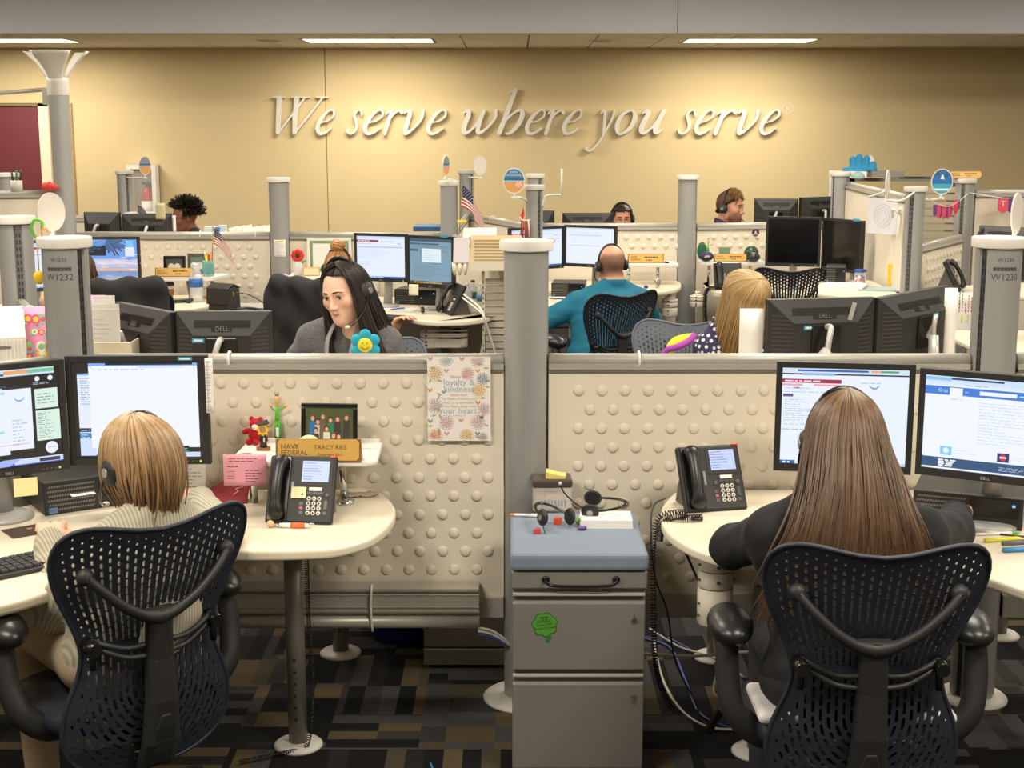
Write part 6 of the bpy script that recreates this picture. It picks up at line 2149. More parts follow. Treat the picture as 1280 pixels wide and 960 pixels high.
def hair_paths(count,az_rng,drop,grow=(.082,.100,.092),centre=(0,-.012,.036),top=(0,.0,0),lev=-10,seed=1,out=.0,wave=0.0,layers=.020,fwd=0.0,npts=18,part=0.0,inward=0.0,front_drop=None):
 """head space strands: from the parting over the skull to elevation lev, then falling by drop (m)"""
 rng = np.random.RandomState(seed)
 out_paths = []
 for q in range(count):
  a = R(rng.uniform(*az_rng))
  lay = rng.uniform(0,1) ** .7*layers
  rx,ry,rz = grow[0]+lay,grow[1]+lay,grow[2]+lay
  l0 = R(lev(a) if callable(lev) else lev)+rng.normal(0,.05)
  d = drop(a,rng) if callable(drop) else drop*rng.uniform(.85,1.05)
  pts = []
  e0 = R(88)
  off = part
  n1 = 8
  dirx,diry = math.sin(a),-math.cos(a)
  for i in range(n1):
   e = e0+(l0-e0)*(i/(n1-1))
   x = rx*math.cos(e)*dirx+off*(1-i/(n1-1))
   y = ry*math.cos(e)*diry+fwd*(1-i/(n1-1)) ** 1
   z = rz*math.sin(e)
   pts.append((centre[0]+x,centre[1]+y,centre[2]+z))
  ph = rng.uniform(0,6.28); am = wave*rng.uniform(.5,1.2)
  b = np.array(pts[-1])
  n2 = npts-n1
  jx,jy = rng.normal(0,.006),rng.normal(0,.006)
  for i in range(1,n2+1):
   f = i/n2
   o_ = out*f ** 1.2-inward*f ** 2
   pts.append((b[0]+dirx*o_+am*math.sin(ph+f*9)*f+jx*f*2,b[1]+diry*o_+jy*f*2+am*.5*math.cos(ph+f*8)*f,b[2]-d*f))
  out_paths.append(np.array(pts))
 return out_paths
nape = lambda a:-50+43*(1-math.cos(a))
def to_person(paths,hd,HR):
 out = []
 for p in paths:
  q = np.array(p,float)
  for _ in range(4): q[1:-1] = .25*q[:-2]+.5*q[1:-1]+.25*q[2:]
  out.append(np.array(hd)+q @ HR.T)
 return out
def shirt_mat(name,hexcol,stripes=None,bump=.3):
 """knit cloth; stripes = (axis scale vector, colour, amount)"""
 m = mat(name,srgb(hexcol),.9,bump=bump,scale=500,sheen=.2)
 if stripes:
  nt = m.node_tree; b = nt.nodes['Principled BSDF']
  tc = nt.nodes.new('ShaderNodeTexCoord')
  w = nt.nodes.new('ShaderNodeTexWave')
  w.bands_direction = stripes[0]
  w.inputs['Scale'].default_value = stripes[1]
  w.inputs['Distortion'].default_value = stripes[4] if len(stripes) > 4 else 1.0
  w.inputs['Detail Scale'].default_value = 2
  mx = nt.nodes.new('ShaderNodeMix'); mx.data_type = 'RGBA'
  mx.inputs[6].default_value = srgb(hexcol)+(1,); mx.inputs[7].default_value = srgb(stripes[2])+(1,)
  mr = nt.nodes.new('ShaderNodeMath'); mr.operation = 'MULTIPLY'; mr.inputs[1].default_value = stripes[3]
  nt.links.new(tc.outputs['Object'],w.inputs['Vector'])
  nt.links.new(w.outputs['Fac'],mr.inputs[0]); nt.links.new(mr.outputs[0],mx.inputs[0])
  nt.links.new(mx.outputs[2],b.inputs['Base Color'])
 return m
def dots_mat():
 m = mat('polka_navy',srgb('#2c2c52'),.85)
 nt = m.node_tree; b = nt.nodes['Principled BSDF']
 v = nt.nodes.new('ShaderNodeTexVoronoi'); v.inputs['Scale'].default_value = 42; v.inputs['Randomness'].default_value = .25
 tc = nt.nodes.new('ShaderNodeTexCoord'); r = nt.nodes.new('ShaderNodeValToRGB'); r.color_ramp.interpolation = 'CONSTANT'
 r.color_ramp.elements[0].color = srgb('#d9d5d2')+(1,); r.color_ramp.elements[1].position = .36; r.color_ramp.elements[1].color = srgb('#2c2c52')+(1,)
 nt.links.new(tc.outputs['Object'],v.inputs['Vector']); nt.links.new(v.outputs['Distance'],r.inputs[0]); nt.links.new(r.outputs[0],b.inputs['Base Color'])
 return m
def to_local(p,loc,rz):
 d = Vector(p)-Vector(loc)
 c,s = math.cos(-rz),math.sin(-rz)
 return np.array((d.x*c-d.y*s,d.x*s+d.y*c,d.z))
# A: blond bob, front left
aL,aR_ = (-1.03,3.60,0),R(38)
hw = Vector((-.985,3.62,1.068))
tA = dict(loc=aL,rz=aR_)
hA = to_local(hw,aL,aR_)
lh,rh = to_local((-1.30,3.80,DZ+.045),aL,aR_),to_local((-.955,4.15,DZ+.07),aL,aR_)
pA,hd,HR = person('woman with a blond bob in a pale ribbed cardigan typing at the left',aL,aR_,hA,hyaw=8,hpitch=-6,skin='#e8b396',hands=(lh,rh),elbows=((-.42,-.5,-1),(.7,-.4,-.8)),
 shirt=shirt_mat('cardigan','#b9b29c',('X',34,'#6f6a58',.6,.3)),width=1.02,bulk=1.08,h=.005,pants=mat('trousers_beige',srgb('#a8957c'),.9,bump=.2,scale=300),eyes=False,hcurl=.7)
bob = lambda a,rng: (.128+.052*max(0,math.cos(a)) ** 2)*rng.uniform(.78,1.12)
hp = hair_paths(1500,(-150,150),bob,grow=(.090,.104,.094),layers=.016,lev=-2,seed=3,out=.012,inward=.062,wave=.008,part=-.01,fwd=.015)
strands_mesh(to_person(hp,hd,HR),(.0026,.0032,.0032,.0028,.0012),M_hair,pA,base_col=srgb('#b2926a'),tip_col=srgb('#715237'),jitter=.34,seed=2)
headset('black headset on the woman with the blond bob',head_matrix(pA,hd,HR) @ Matrix.Scale(1.05,4))
# B: very long brown hair, front right
bL,bR_ = (.87,3.40,0),R(0)
hw = Vector((.862,3.56,1.142))
rh = to_local(az(1202,640,DZ+.065),bL,bR_)
pB,hd,HR = person('woman with very long brown hair in a black top at the right workstation',bL,bR_,to_local(hw,bL,bR_),hyaw=0,hpitch=-8,skin='#e0a98c',hands=((-.12,.55,DZ+.05),rh),elbows=((-1,-.1,-.45),(1,.1,-.45)),
 shirt=mat('top_black',srgb('#141315'),.85,bump=.3,scale=400),width=1.12,bulk=1.18,h=.0055,eyes=False,hcurl=.6)
longd = lambda a,rng: .415*rng.uniform(.74,1.08)
hp = hair_paths(1700,(-108,108),longd,grow=(.086,.100,.094),layers=.016,lev=-4,seed=5,out=.05,wave=.006,part=.01,fwd=.02,npts=24)
for p_ in hp:
 z0 = p_[7,2]
 f = np.clip((z0-p_[8:,2])/.46,0,1)
 p_[8:,0] = p_[8:,0]*(1+.42*f ** .8)-.022*f
 lim =-.232-.0*f
 p_[8:,1] = p_[8:,1]*(1-np.minimum(1,f*2.2) ** .8)+(lim+.10*np.abs(p_[8:,0]))*np.minimum(1,f*2.2) ** .8
strands_mesh(to_person(hp,hd,np.eye(3)),(.0026,.0032,.0034,.0032,.0014),M_hair,pB,base_col=srgb('#6b5139'),tip_col=srgb('#483526'),jitter=.5,seed=4)
headset('black headset on the woman with very long brown hair',head_matrix(pB,hd,HR) @ Matrix.Scale(1.07,4))
sm = MB()
for k in range(1):
 sm.bx(-.25,.25,.0,.22,.474,.505)
o = sm.build('seat_cushion',mat('cushion_white',srgb('#d9d4d2'),.9),bev=.02,seg=3); o.location = (.87,3.30,0); tag(o,'white cushion on the seat under the woman with very long brown hair','cushion')
# C: black hair, facing the camera
cL,cR_ = (-.66,6.10,0),R(180-22)
hw = ay(432,366,5.72)
pC,hd,HR = person('woman with long black hair and a headset facing the camera',cL,cR_,to_local(hw,cL,cR_),hyaw=-6,hpitch=-14,hroll=7,skin='#e6b8a2',hands=((-.16,.42,.80),(.16,.42,.80)),h=.0042,
 shirt=shirt_mat('knit_grey','#3c3a3c',('Z',60,'#8a8888',.6,8.0)),width=1.0,vneck=.17,neckline=.062,brow='#2a1a14',lip='#b25f66',hcurl=.6,shoulder_z=hw.z-.215,hs=1.05)
def cdrop(a,rng): return .42*rng.uniform(.85,1.05)
hp = hair_paths(1500,(-128,118),cdrop,grow=(.084,.100,.094),layers=.014,lev=4,seed=8,out=.012,wave=.004,part=-.018,fwd=.055,npts=22)
for p_ in hp:
 f = np.clip((p_[7,2]-p_[8:,2])/.42,0,1)
 p_[8:,0] *= 1+.25*f
 front = p_[7,1] > .0
 p_[8:,1] += (.03 if front else -.02)*f
rng = np.random.RandomState(9)
for q in range(900):
 sd = 1 if rng.rand() < .5 else -1; y0 = .078*rng.rand() ** .6; lay = .006*rng.rand(); fall = .40*rng.uniform(.85,1.05); pts = []
 for th in np.linspace(2,96,12):
  y = y0*(1-.75*(th/96) ** 1.4); kk = math.sqrt(max(.1,1-(y/(.101+lay)) ** 2))
  pts.append((sd*(.081+lay)*math.sin(R(th))*kk-.018*(1-th/96),y-.008,.034+(.094+lay)*math.cos(R(th))*kk))
 b = pts[-1]
 for k in range(1,11): f = k/10; pts.append((b[0]*(1+.2*f),b[1]+.012*f,b[2]-fall*f))
 hp.append(np.array(pts))
strands_mesh(to_person(hp,hd,HR),(.0028,.0034,.0034,.0032,.0016),M_hair,pC,base_col=srgb('#2c2422'),tip_col=srgb('#241d1c'),jitter=.3,seed=4)
headset('black headset with a silver disc on the woman with black hair',head_matrix(pC,hd,HR) @ Matrix.Scale(1.10,4))
ln = MB()
for s in (-1,1):
 q = [Vector(hd)+Vector((s*.055,.00,-.13)),Vector(hd)+Vector((s*.060,.055,-.20)),Vector(hd)+Vector((s*.045,.085,-.30)),Vector(hd)+Vector((s*.02,.10,-.40))]
 ln.tube(spline(q,5),.011,6,flat=.25)
ln.build('scarf_trim',paint('#8a8785',.9),pC)
# D: bald man in teal
dL,dR_ = (.60,8.62,0),R(12)
hw = ay(764,332,8.85)
def bald(hl,cols):
 m = ((hl[:,2] < .075) & (hl[:,1] < .035) & (hl[:,2] >-.075) & (np.abs(hl[:,0]) < .074+.02)).astype(float)
 top = np.clip((hl[:,2]-.055+.9*np.maximum(0,hl[:,1]+.05))/.03,0,1)
 m = m*(1-top)*np.clip((hl[:,2]+.075)/.02,0,1)*.8
 return cols*(1-m[:,None])+np.array(srgb('#6b4a3a'))*m[:,None]
pD,hd,HR = person('bald man in a teal polo shirt with his back to the camera',dL,dR_,to_local(hw,dL,dR_),hyaw=4,hpitch=-4,hroll=-2,skin='#d9a284',hands=((-.42,.36,.80),(.20,.50,.80)),elbows=((-1,-.2,-.5),(1,-.2,-.5)),fem=False,
 shirt=mat('polo_teal',srgb('#136a86'),.85,bump=.3,scale=400),sleeve=.55,width=1.28,bulk=1.22,h=.006,eyes=False,stubble=bald,collar=True,neckline=.058,hs=1.08)
headset('black headset on the bald man',head_matrix(pD,hd,HR) @ Matrix.Scale(1.0,4))
# E: wavy blond hair bowed behind the dark monitors
eL,eR_ = (1.10,6.42,0),R(180+18)
hw = ay(930,374,6.12)
pE,hd,HR = person('woman with wavy blond hair in a polka dot top bowing her head',eL,eR_,to_local(hw,eL,eR_),hyaw=8,hpitch=-34,skin='#dca588',hands=((-.15,.42,.80),(.15,.42,.80)),h=.0055,
 shirt=dots_mat(),sleeve=.12,neckline=.085,brow='#7a5a34',hcurl=.6)
hp = hair_paths(1700,(-180,180),lambda a,r: .30*r.uniform(.85,1.05),grow=(.086,.102,.094),layers=.016,lev=8,seed=11,out=.012,wave=.012,part=.0,fwd=.05,npts=22)
hpw = to_person(hp,hd,HR)
for p_ in hpw:
 L_ = np.linalg.norm(np.diff(p_[7:],axis=0),axis=1)
 for i in range(8,len(p_)):
  d = p_[i]-p_[i-1]
  d = d/(np.linalg.norm(d)+1e-9)*.35+np.array([0,.05,-1]); d /= np.linalg.norm(d)
  p_[i] = p_[i-1]+d*L_[i-8]
strands_mesh(hpw,(.0026,.0034,.0034,.0030,.0014),M_hair,pE,base_col=srgb('#b89a6c'),tip_col=srgb('#9a7a4a'),jitter=.35,seed=9)
# F: hair in a bun, centre
fL,fR_ = (-1.02,8.50,0),R(-16)
hw = ay(424,337,8.72)
pF,hd,HR = person('woman with light brown hair tied in a bun facing two screens',fL,fR_,to_local(hw,fL,fR_),hyaw=-10,hpitch=-4,skin='#dba78c',hands=((-.10,.45,.80),to_local(az(497,402,.80),fL,fR_)),h=.006,shirt=mat('top_charcoal',srgb('#3a393b'),.9),sleeve=.55,eyes=False,hcurl=.5)
hp = hair_paths(700,(-125,125),.03,grow=(.080,.094,.088),layers=.008,lev=nape,seed=15,out=-.01,npts=14)
strands_mesh(to_person(hp,hd,HR),(.003,.0036,.0036,.002),M_hair,pF,base_col=srgb('#9a6b3c'),jitter=.3,seed=9)
rng = np.random.RandomState(3)
bp = []
for k in range(170):
 u = rng.normal(size=3); u /= np.linalg.norm(u); w = np.cross(u,[.2,.3,.9]); w /= np.linalg.norm(w); r_ = rng.uniform(.034,.043); ph = rng.uniform(0,6.28)
 bp.append(np.array([np.array((0,-.02,.148))+r_*(u*math.cos(ph+s_)*1.1+w*math.sin(ph+s_))*np.array((1.1,1,.85)) for s_ in np.linspace(0,2.6,10)]))
strands_mesh(to_person(bp,hd,HR),(.003,.006,.006,.003),M_hair,pF,name='hair_bun',base_col=srgb('#b0824c'),jitter=.3,seed=10)
headset('black headset on the woman with the hair bun',head_matrix(pF,hd,HR) @ Matrix.Scale(1.06,4))
# G: person half hidden by the W1232 pole
gL,gR_ = (-2.72,8.75,0),R(-8)
hw = ay(101,340,8.9)
pG,hd,HR = person('person with dark hair in a peach top mostly hidden by the W1232 pole',gL,gR_,to_local(hw,gL,gR_),hpitch=-4,skin='#c98f74',h=.007,shirt=mat('top_peach',srgb('#e8c2a4'),.9),eyes=False,hands=((-.15,.45,.80),(.15,.45,.80)),width=1.1,shoulder_z=hw.z-.175)
hp = hair_paths(450,(-140,140),.06,grow=(.082,.097,.090),layers=.012,lev=-10,seed=25,npts=14)
strands_mesh(to_person(hp,hd,HR),(.003,.004,.004,.002),M_hair,pG,base_col=srgb('#4a2e20'),jitter=.3,seed=9)
# H: curly black hair behind the left dark monitors
hL,hR_ = (-2.53,11.35,0),R(180-62)
hw = ay(231,273,11.2)
pH,hd,HR = person('woman with curly black hair and glasses behind two dark monitors',hL,hR_,to_local(hw,hL,hR_),hyaw=0,hpitch=-6,skin='#7a4a34',lip='#7a4238',h=.0065,shirt=mat('top_dark',srgb('#26262a'),.9),brow='#1a120e',hands=((-.15,.42,.80),(.15,.42,.80)),shoulder_z=hw.z-.20)
rng = np.random.RandomState(4)
cp = []
for k in range(900):
 a,e = rng.uniform(0,6.28),math.asin(rng.uniform(-.25,1))
 d = np.array((math.cos(a)*math.cos(e),math.sin(a)*math.cos(e),math.sin(e)))
 if d[1] > .45 and d[2] < .45: continue
 p0 = np.array((0,-.02,.05))+d*np.array((.076,.09,.08))
 L_ = rng.uniform(.03,.075)
 ph = rng.uniform(0,6.28)
 s1 = np.cross(d,[.3,.5,.8]); s1 /= np.linalg.norm(s1); s2 = np.cross(d,s1)
 cp.append(np.array([p0+d*L_*f+.010*(math.cos(ph+f*11)*s1+math.sin(ph+f*11)*s2) for f in np.linspace(0,1,9)]))
strands_mesh(to_person(cp,hd,HR),(.006,.006,.005,.003),M_hair,pH,base_col=srgb('#1e1712'),jitter=.35,seed=2)
def glasses(t,hd,HR,m):
 g = MB()
 T = lambda p: Vector((hd+HR @ np.array(p)).tolist())
 for s in (-1,1):
  g.tube([T((s*.033+.024*math.cos(a),.101,.006+.016*math.sin(a))) for a in np.linspace(0,2*math.pi,17)[:-1]],.0016,6,closed=True)
  g.tube([T((s*.057,.099,.010)),T((s*.074,.06,.012)),T((s*.080,-.005,.008))],.0016,6)
 g.tube([T((-.009,.102,.008)),T((.009,.102,.008))],.0016,6)
 g.build('glasses',m,t)
glasses(pH,hd,HR,M_blackg)
# I: woman in glasses behind the right half of the back row
iL,iR_ = (.98,12.35,0),R(180)
hw = ay(777,274,12.1)
pI,hd,HR = person('woman in thin glasses peeking over the panel behind the bald man',iL,iR_,to_local(hw,iL,iR_),hyaw=4,hpitch=-5,skin='#c98c6c',h=.0055,shirt=mat('top_plum',srgb('#4a3a44'),.9),brow='#1f1712',hands=((-.15,.42,.80),(.15,.42,.80)),hs=1.02)
hp = hair_paths(800,(-128,128),.03,grow=(.079,.094,.089),layers=.008,lev=nape,seed=31,fwd=.0,npts=14)
hp += hair_paths(400,(95,265),.001,grow=(.079,.094,.089),layers=.006,lev=31,seed=32,npts=10)
strands_mesh(to_person(hp,hd,HR),(.003,.0036,.0036,.002),M_hair,pI,base_col=srgb('#2a211d'),jitter=.3,seed=9)
glasses(pI,hd,HR,mat('thin_frame',srgb('#b5a89a'),.3,metal=.8))
headset('black headset on the woman in thin glasses',head_matrix(pI,hd,HR) @ Matrix.Scale(1.06,4))
# J: bearded man with a quiff
jL,jR_ = (1.88,12.15,0),R(180+58)
hw = ay(912,260,12.0)
def beard(hl,cols):
 m = np.exp(-((hl[:,2]+.075)/.030) ** 2)*(hl[:,1] > .02)*(np.abs(hl[:,0]) < .075)
 lipz = np.exp(-((hl[:,0]/.02) ** 2+((hl[:,2]+.0585)/.007) ** 2))
 m = np.clip(m*1.0,0,.8)*(1-.9*lipz)
 return cols*(1-m[:,None])+np.array(srgb('#4d3326'))*m[:,None]
pJ,hd,HR = person('bearded man with short brown hair looking to the right',jL,jR_,to_local(hw,jL,jR_),hyaw=0,hpitch=-4,skin='#cf957a',lip='#a8685c',fem=False,h=.0055,shirt=mat('polo_purple',srgb('#3d3158'),.9),stubble=beard,brow='#3a281c',collar=True,hands=((-.2,.42,.80),(.2,.42,.80)),width=1.2,bulk=1.15,hs=1.18,shoulder_z=hw.z-.245)
hp = hair_paths(1000,(-165,165),.004,grow=(.076,.090,.087),layers=.010,lev=nape,seed=41,npts=14)
strands_mesh(to_person([p*1.18 for p in hp],hd,HR),(.0036,.004,.004,.002),M_hair,pJ,base_col=srgb('#5a3f2a'),tip_col=srgb('#4a3222'),jitter=.35,seed=9)
rng = np.random.RandomState(8)
qp = []
for k in range(260):
 x,y = rng.uniform(-.06,.06),rng.uniform(0,.085)
 z = .036+.095*math.sqrt(max(0,1-(x/.09) ** 2-((y+.012)/.115) ** 2))
 L_ = rng.uniform(.018,.038)
 qp.append(np.array([(x+.2*x*f,y-.006+.012*f*f,z-.006+L_*f) for f in np.linspace(0,1,6)])*1.15)
strands_mesh(to_person(qp,hd,HR),(.004,.004,.0015),M_hair,pJ,name='quiff',base_col=srgb('#7a5a36'),tip_col=srgb('#b08a54'),jitter=.3,seed=3)
headset('black headset on the bearded man',head_matrix(pJ,hd,HR) @ Matrix.Scale(1.22,4))

# BEHIND THE FRONT PARTITION
def back_mon(label,xl,xr,yl,yr,top,zh=.33,stand='hook',blue=None,**k):
 """monitor seen from behind; xl,xr pixel columns of its ends as we see them"""
 a,b = ay(xl,top,yl),ay(xr,top,yr)
 zt = (a.z+b.z)/2
 return monitor(label,(b.x,b.y),(a.x,a.y),zt-zh,zt,None,stand,blue=blue,**k)
back_mon('dark monitor back with a blue sticker, left of the pair by the W1232 pole',152,221,5.36,5.05,383,blue=(.09,.06))
back_mon('wide dark monitor back with a blue sticker below the black shoulder bag',222,340,5.05,5.05,388,blue=(.085,.065),stand='arm')
back_mon('dark monitor back with clear tape, behind the wavy blond woman',957,1089,5.0,5.08,372,blue=(.062,.066),stand='arm')
back_mon('dark monitor back with a lettered badge, nearest the W1230 pole',1090,1177,5.08,5.5,364,blue=(-.09,.072),stand='hook')
p = ay(1056,384,5.10)
st = MB().box((0,0,0),(.016,.0008,.065),rot=(0,R(14),0)).build('tape_strip',mat('tape',(.75,.75,.72),.25,trans=.5)); st.location = (p.x,4.985,p.z); tag(st,'clear tape strip on the back of the monitor left of the badge','tape')
def rows_red(k):
 rng = random.Random(4); mats = [paint('#c0483c',.8),paint('#3a3a3a',.8),paint('#d8e03a',.8),paint('#4f9a5a',.8)]
 for i in range(8):
  x =-.07+i*.019
  k.mi = (0,1,0,1,0,0,1,1)[i]
  z = .22
  while z < .22+rng.uniform(.05,.14):
   L_ = rng.uniform(.008,.02); k.rect(x,x+.005,z,z+L_,-.001); z += L_+.006
  if i % 2 == 0:
   k.mi = 2; k.rect(x-.002,x+.007,.15,.205,-.001)
 k.mi = 3; k.rect(.03,.08,.215,.222,-.001)
 return mats
a,b = ay(937,443,5.02),ay(937,385,5.02)
sheet('privacy_card','tall white card leaning at the left edge of the taped monitor','card',(a.x,5.0,DZ),R(-4),.085,b.z-DZ,M_paper,th=.003)
a,b = ay(1185,443,5.38),ay(1185,360,5.38)
sheet('privacy_card','tall white card at the right edge of the badge monitor','card',(a.x,5.38,DZ),0,.05,b.z-DZ,M_paper,th=.003)
a,b = ay(1206,434,8.61),ay(1206,366,8.61)
t = sheet('handwritten_sheet','white sheet with red writing and yellow marks hung under the right desk phone','paper',(a.x,8.612,a.z),0,.155,b.z-a.z,M_paper,th=.002,marks=rows_red)
p = ay(133,443,5.0)
t = thing('file_sorter','beige file sorter full of white papers right of the W1232 pole','file sorter',(p.x,5.08,DZ))
top = ay(133,428,5.0).z-DZ
MB().bx(-.075,.085,-.07,.10,0,.02).bx(-.075,.085,-.075,-.07,0,top).bx(-.08,-.075,-.075,.10,0,top).bx(.085,.09,-.075,.10,0,top).build('tray',M_cream,t,bev=.003)
for k,(x0,w,pt) in enumerate(((-.07,.115,388),(-.07,.102,384),(-.072,.075,376))):
 h_ = ay(133,pt,5.0).z-DZ
 m = MB().bx(x0,x0+w,-.05+k*.05,-.048+k*.05,.02,h_-.0+k*.002)
 po = m.build('paper_sheaf',M_paper,t)
 if k == 0:
  q = MB(); wordlines(q,x0+.02,x0+w-.03,.28,h_-.03,14,3,.12,y=-.0508)
  q.build('print',paint('#b3aeb0',.8),po)
def floral(k,H_):
 rng = random.Random(8); mats = [paint(c,.7) for c in ('#f0c93a','#7fc4b8','#f5f0e8','#e0588a','#9acb5a')]
 for i in range(70):
  k.mi = i % 5
  cx,cz,r_ = rng.uniform(-.05,.05),rng.uniform(.03,H_-.03),rng.uniform(.008,.02)
  for q,f in enumerate((1.0,.55)):
   k.mi = (i+q*2) % 5
   k.add([(cx+r_*f*math.cos(a),-.0010-.0002*q-.00001*i,cz+r_*f*math.sin(a)) for a in np.linspace(0,2*math.pi,13)[:-1]],[tuple(range(12))])
 return mats
a = ay(110,443,5.3); b = ay(110,369,5.3)
sheet('floral_folder','pink floral folder behind the white papers right of the W1232 pole','folder',(ay(112,400,5.3).x,5.3,DZ),0,.13,b.z-DZ,paint('#ef9cc0',.7),th=.004,marks=lambda k: floral(k,b.z-DZ))
a = ay(48,420,5.0)
sheet('floral_folder','pink floral folder left of the W1232 pole','folder',(ay(50,400,5.0).x,5.0,DZ+.1),R(20),.12,ay(48,384,5.0).z-DZ-.1,paint('#ef9cc0',.7),th=.004,marks=lambda k: floral(k,ay(48,384,5.0).z-DZ-.1),tilt=R(-6))
lp_ = desk('cream worktop behind the panel at the left edge',[(-2.7,4.3),(-1.75,4.52),(-1.66,4.75),(-2.0,5.5),(-2.7,5.3)],legs=((-2.3,5.0),))
p = ay(12,420,4.72)
t = thing('magazine_file','white ribbed magazine file at the left edge','file box',(ay(-16,420,4.9).x,4.95,DZ),R(20))
hh = ay(12,398,4.9).z-DZ
MB().prism_x([(-.13,0),(.13,0),(.13,hh+.02),(-.05,hh+.015),(-.13,hh-.06)],-.10,.11).build('box',M_white,t,bev=.004)
m = MB()
for k in range(16): m.bx(-.095+k*.0125,-.089+k*.0125,-.1325,-.13,.01,hh-.07)
m.build('ribs',M_paper,t,stuff=True)
MB().bx(-.01,.06,-.1335,-.1305,hh-.10,hh-.09).build('label_holder',M_grey,t)
a,b = ay(46,298,4.62),ay(46,327,4.62)
t = thing('stress_ball','yellow foam ball hanging from a green clip left of the W1232 pole','ball',(a.x,4.62,ay(46,355,4.62).z))
o_ = t.location
r_ = (ay(53,340,4.62).x-ay(39,340,4.62).x)/2
MB().ell((0,0,r_*1.15),(r_,r_,r_*1.25),nu=20,nv=14).build('ball_body',paint('#efc62a',.6),t)
zc = a.z-o_.z
MB().tube([(0,0,r_*2.3),(.0,0,zc+.01)],.0022,5).build('string',paint('#d8b060',.7),t)
MB().tube(spline([(.0,0,zc),(-.015,0,zc+.03),(-.005,0,zc+.06),(.02,0,zc+.055),(.018,0,zc+.03)],4),.005,6).build('clip',paint('#6cc13a',.4),t)
q = ay(58,291,4.62)
t = thing('clip_ring','small orange clip on top of the W1232 pole','clip',(q.x,4.6,1.601))
MB().tube(spline([(-.008,0,0),(-.008,0,.02),(.006,0,.024),(.012,0,.012)],4),.003,6).build('wire',paint('#e8842a',.4),t)
s = ay(64,265,4.66)
disc_sign('large blank cream oval card standing on the W1232 pole',(s.x,4.66,s.z),R(35),.092,.128,arm_to=(s.x+.01,4.62,1.602))
s = ay(1271,267,4.62)
disc_sign('large blank cream oval card standing on the W1230 pole',(s.x,4.62,s.z),R(40),.066,.135,arm_to=(s.x-.01,4.61,1.602))
s = ay(181,207,12.3)
disc_sign('narrow oval beach picture card above the extinguisher cabinet pole',(s.x,12.3,s.z),R(52),.125,.165,arm_to=(p155.x+.03,12.45,p155.z-.06),face=beach_face('#8d9ba4','#e8a868',None,False))
s = ay(557.5,207,9.9)
disc_sign('very narrow oval beach card above the hanging flag',(s.x,9.9,s.z),R(68),.11,.145,arm_to=(P563.x+.05,P563.y,1.58),face=beach_face('#8a8f94','#e8a060',None,False))
s = ay(600,207,12.2)
disc_sign('blank white oval card left of centre below the word where',(s.x,12.2,s.z),0,.118,.16,arm_to=(P583.x+.02,12.3,ay(583,212,12.4).z-.06))
s = ay(642.5,226,9.15)
disc_sign('round beach sign with a shell and a name, left of the centre pole',(s.x,9.15,s.z),R(-4),.142,.168,arm_to=(P668.x-.05,9.25,ay(668,231,9.3).z-.10),face=beach_face())
s = ay(1109.5,229,8.85)
disc_sign('narrow blank oval card above the hanging white sheet',(s.x,8.85,s.z),R(62),.105,.165,arm_to=(P1145.x,8.95,1.57))
def palm_face(t,w,h):
 mb = MB(); mats = [paint(c,.6) for c in ('#2f6fb8','#3fa8c8','#d8f0f4','#2b6a3f','#e8e4d4')]
 pts = lambda r_,cx=0,cz=0,s=1: [(cx+w*r_*math.cos(a),-.0036-.0003*s,cz+h*r_*math.sin(a)) for a in np.linspace(0,2*math.pi,29)[:-1]]
 mb.mi = 0; mb.add(pts(.46),[tuple(range(28))])
 mb.mi = 1; mb.add([(w*.46*math.cos(a),-.0042,h*.46*math.sin(a)) for a in np.linspace(math.pi*1.06,math.pi*1.94,16)],[tuple(range(16))])
 mb.mi = 2; mb.add([(-w*.36,-.0044,-h*.26),(w*.36,-.0044,-h*.26),(w*.28,-.0044,-h*.34),(-w*.28,-.0044,-h*.34)],[(3,2,1,0)])
 mb.mi = 2; mb.add([(-w*.08,-.0044,h*.10),(w*.10,-.0044,h*.08),(w*.06,-.0044,h*.24),(-w*.02,-.0044,h*.28)],[(0,1,2,3)])
 mb.mi = 3
 for s in (-1,1):
  for k in range(4):
   a = R(100+s*35+k*26*s)
   c = (s*w*.30,h*.26)
   mb.add([(c[0],-.0046,c[1]),(c[0]+.025*math.cos(a),-.0046,c[1]+.025*math.sin(a)),(c[0]+.03*math.cos(a+.3),-.0046,c[1]+.03*math.sin(a+.3))],[(0,1,2)])
 mb.add([(-w*.06,-.0048,-h*.04),(w*.08,-.0048,-h*.04),(w*.02,-.0048,h*.02)],[(0,1,2)])
 mb.build('picture',mats,t)
s = ay(1177.5,227,9.4)
disc_sign('round blue tropical beach sign above the bunting',(s.x,9.4,s.z),R(-6),.142,.172,arm_to=(P1145.x+.05,9.05,1.50),face=palm_face)

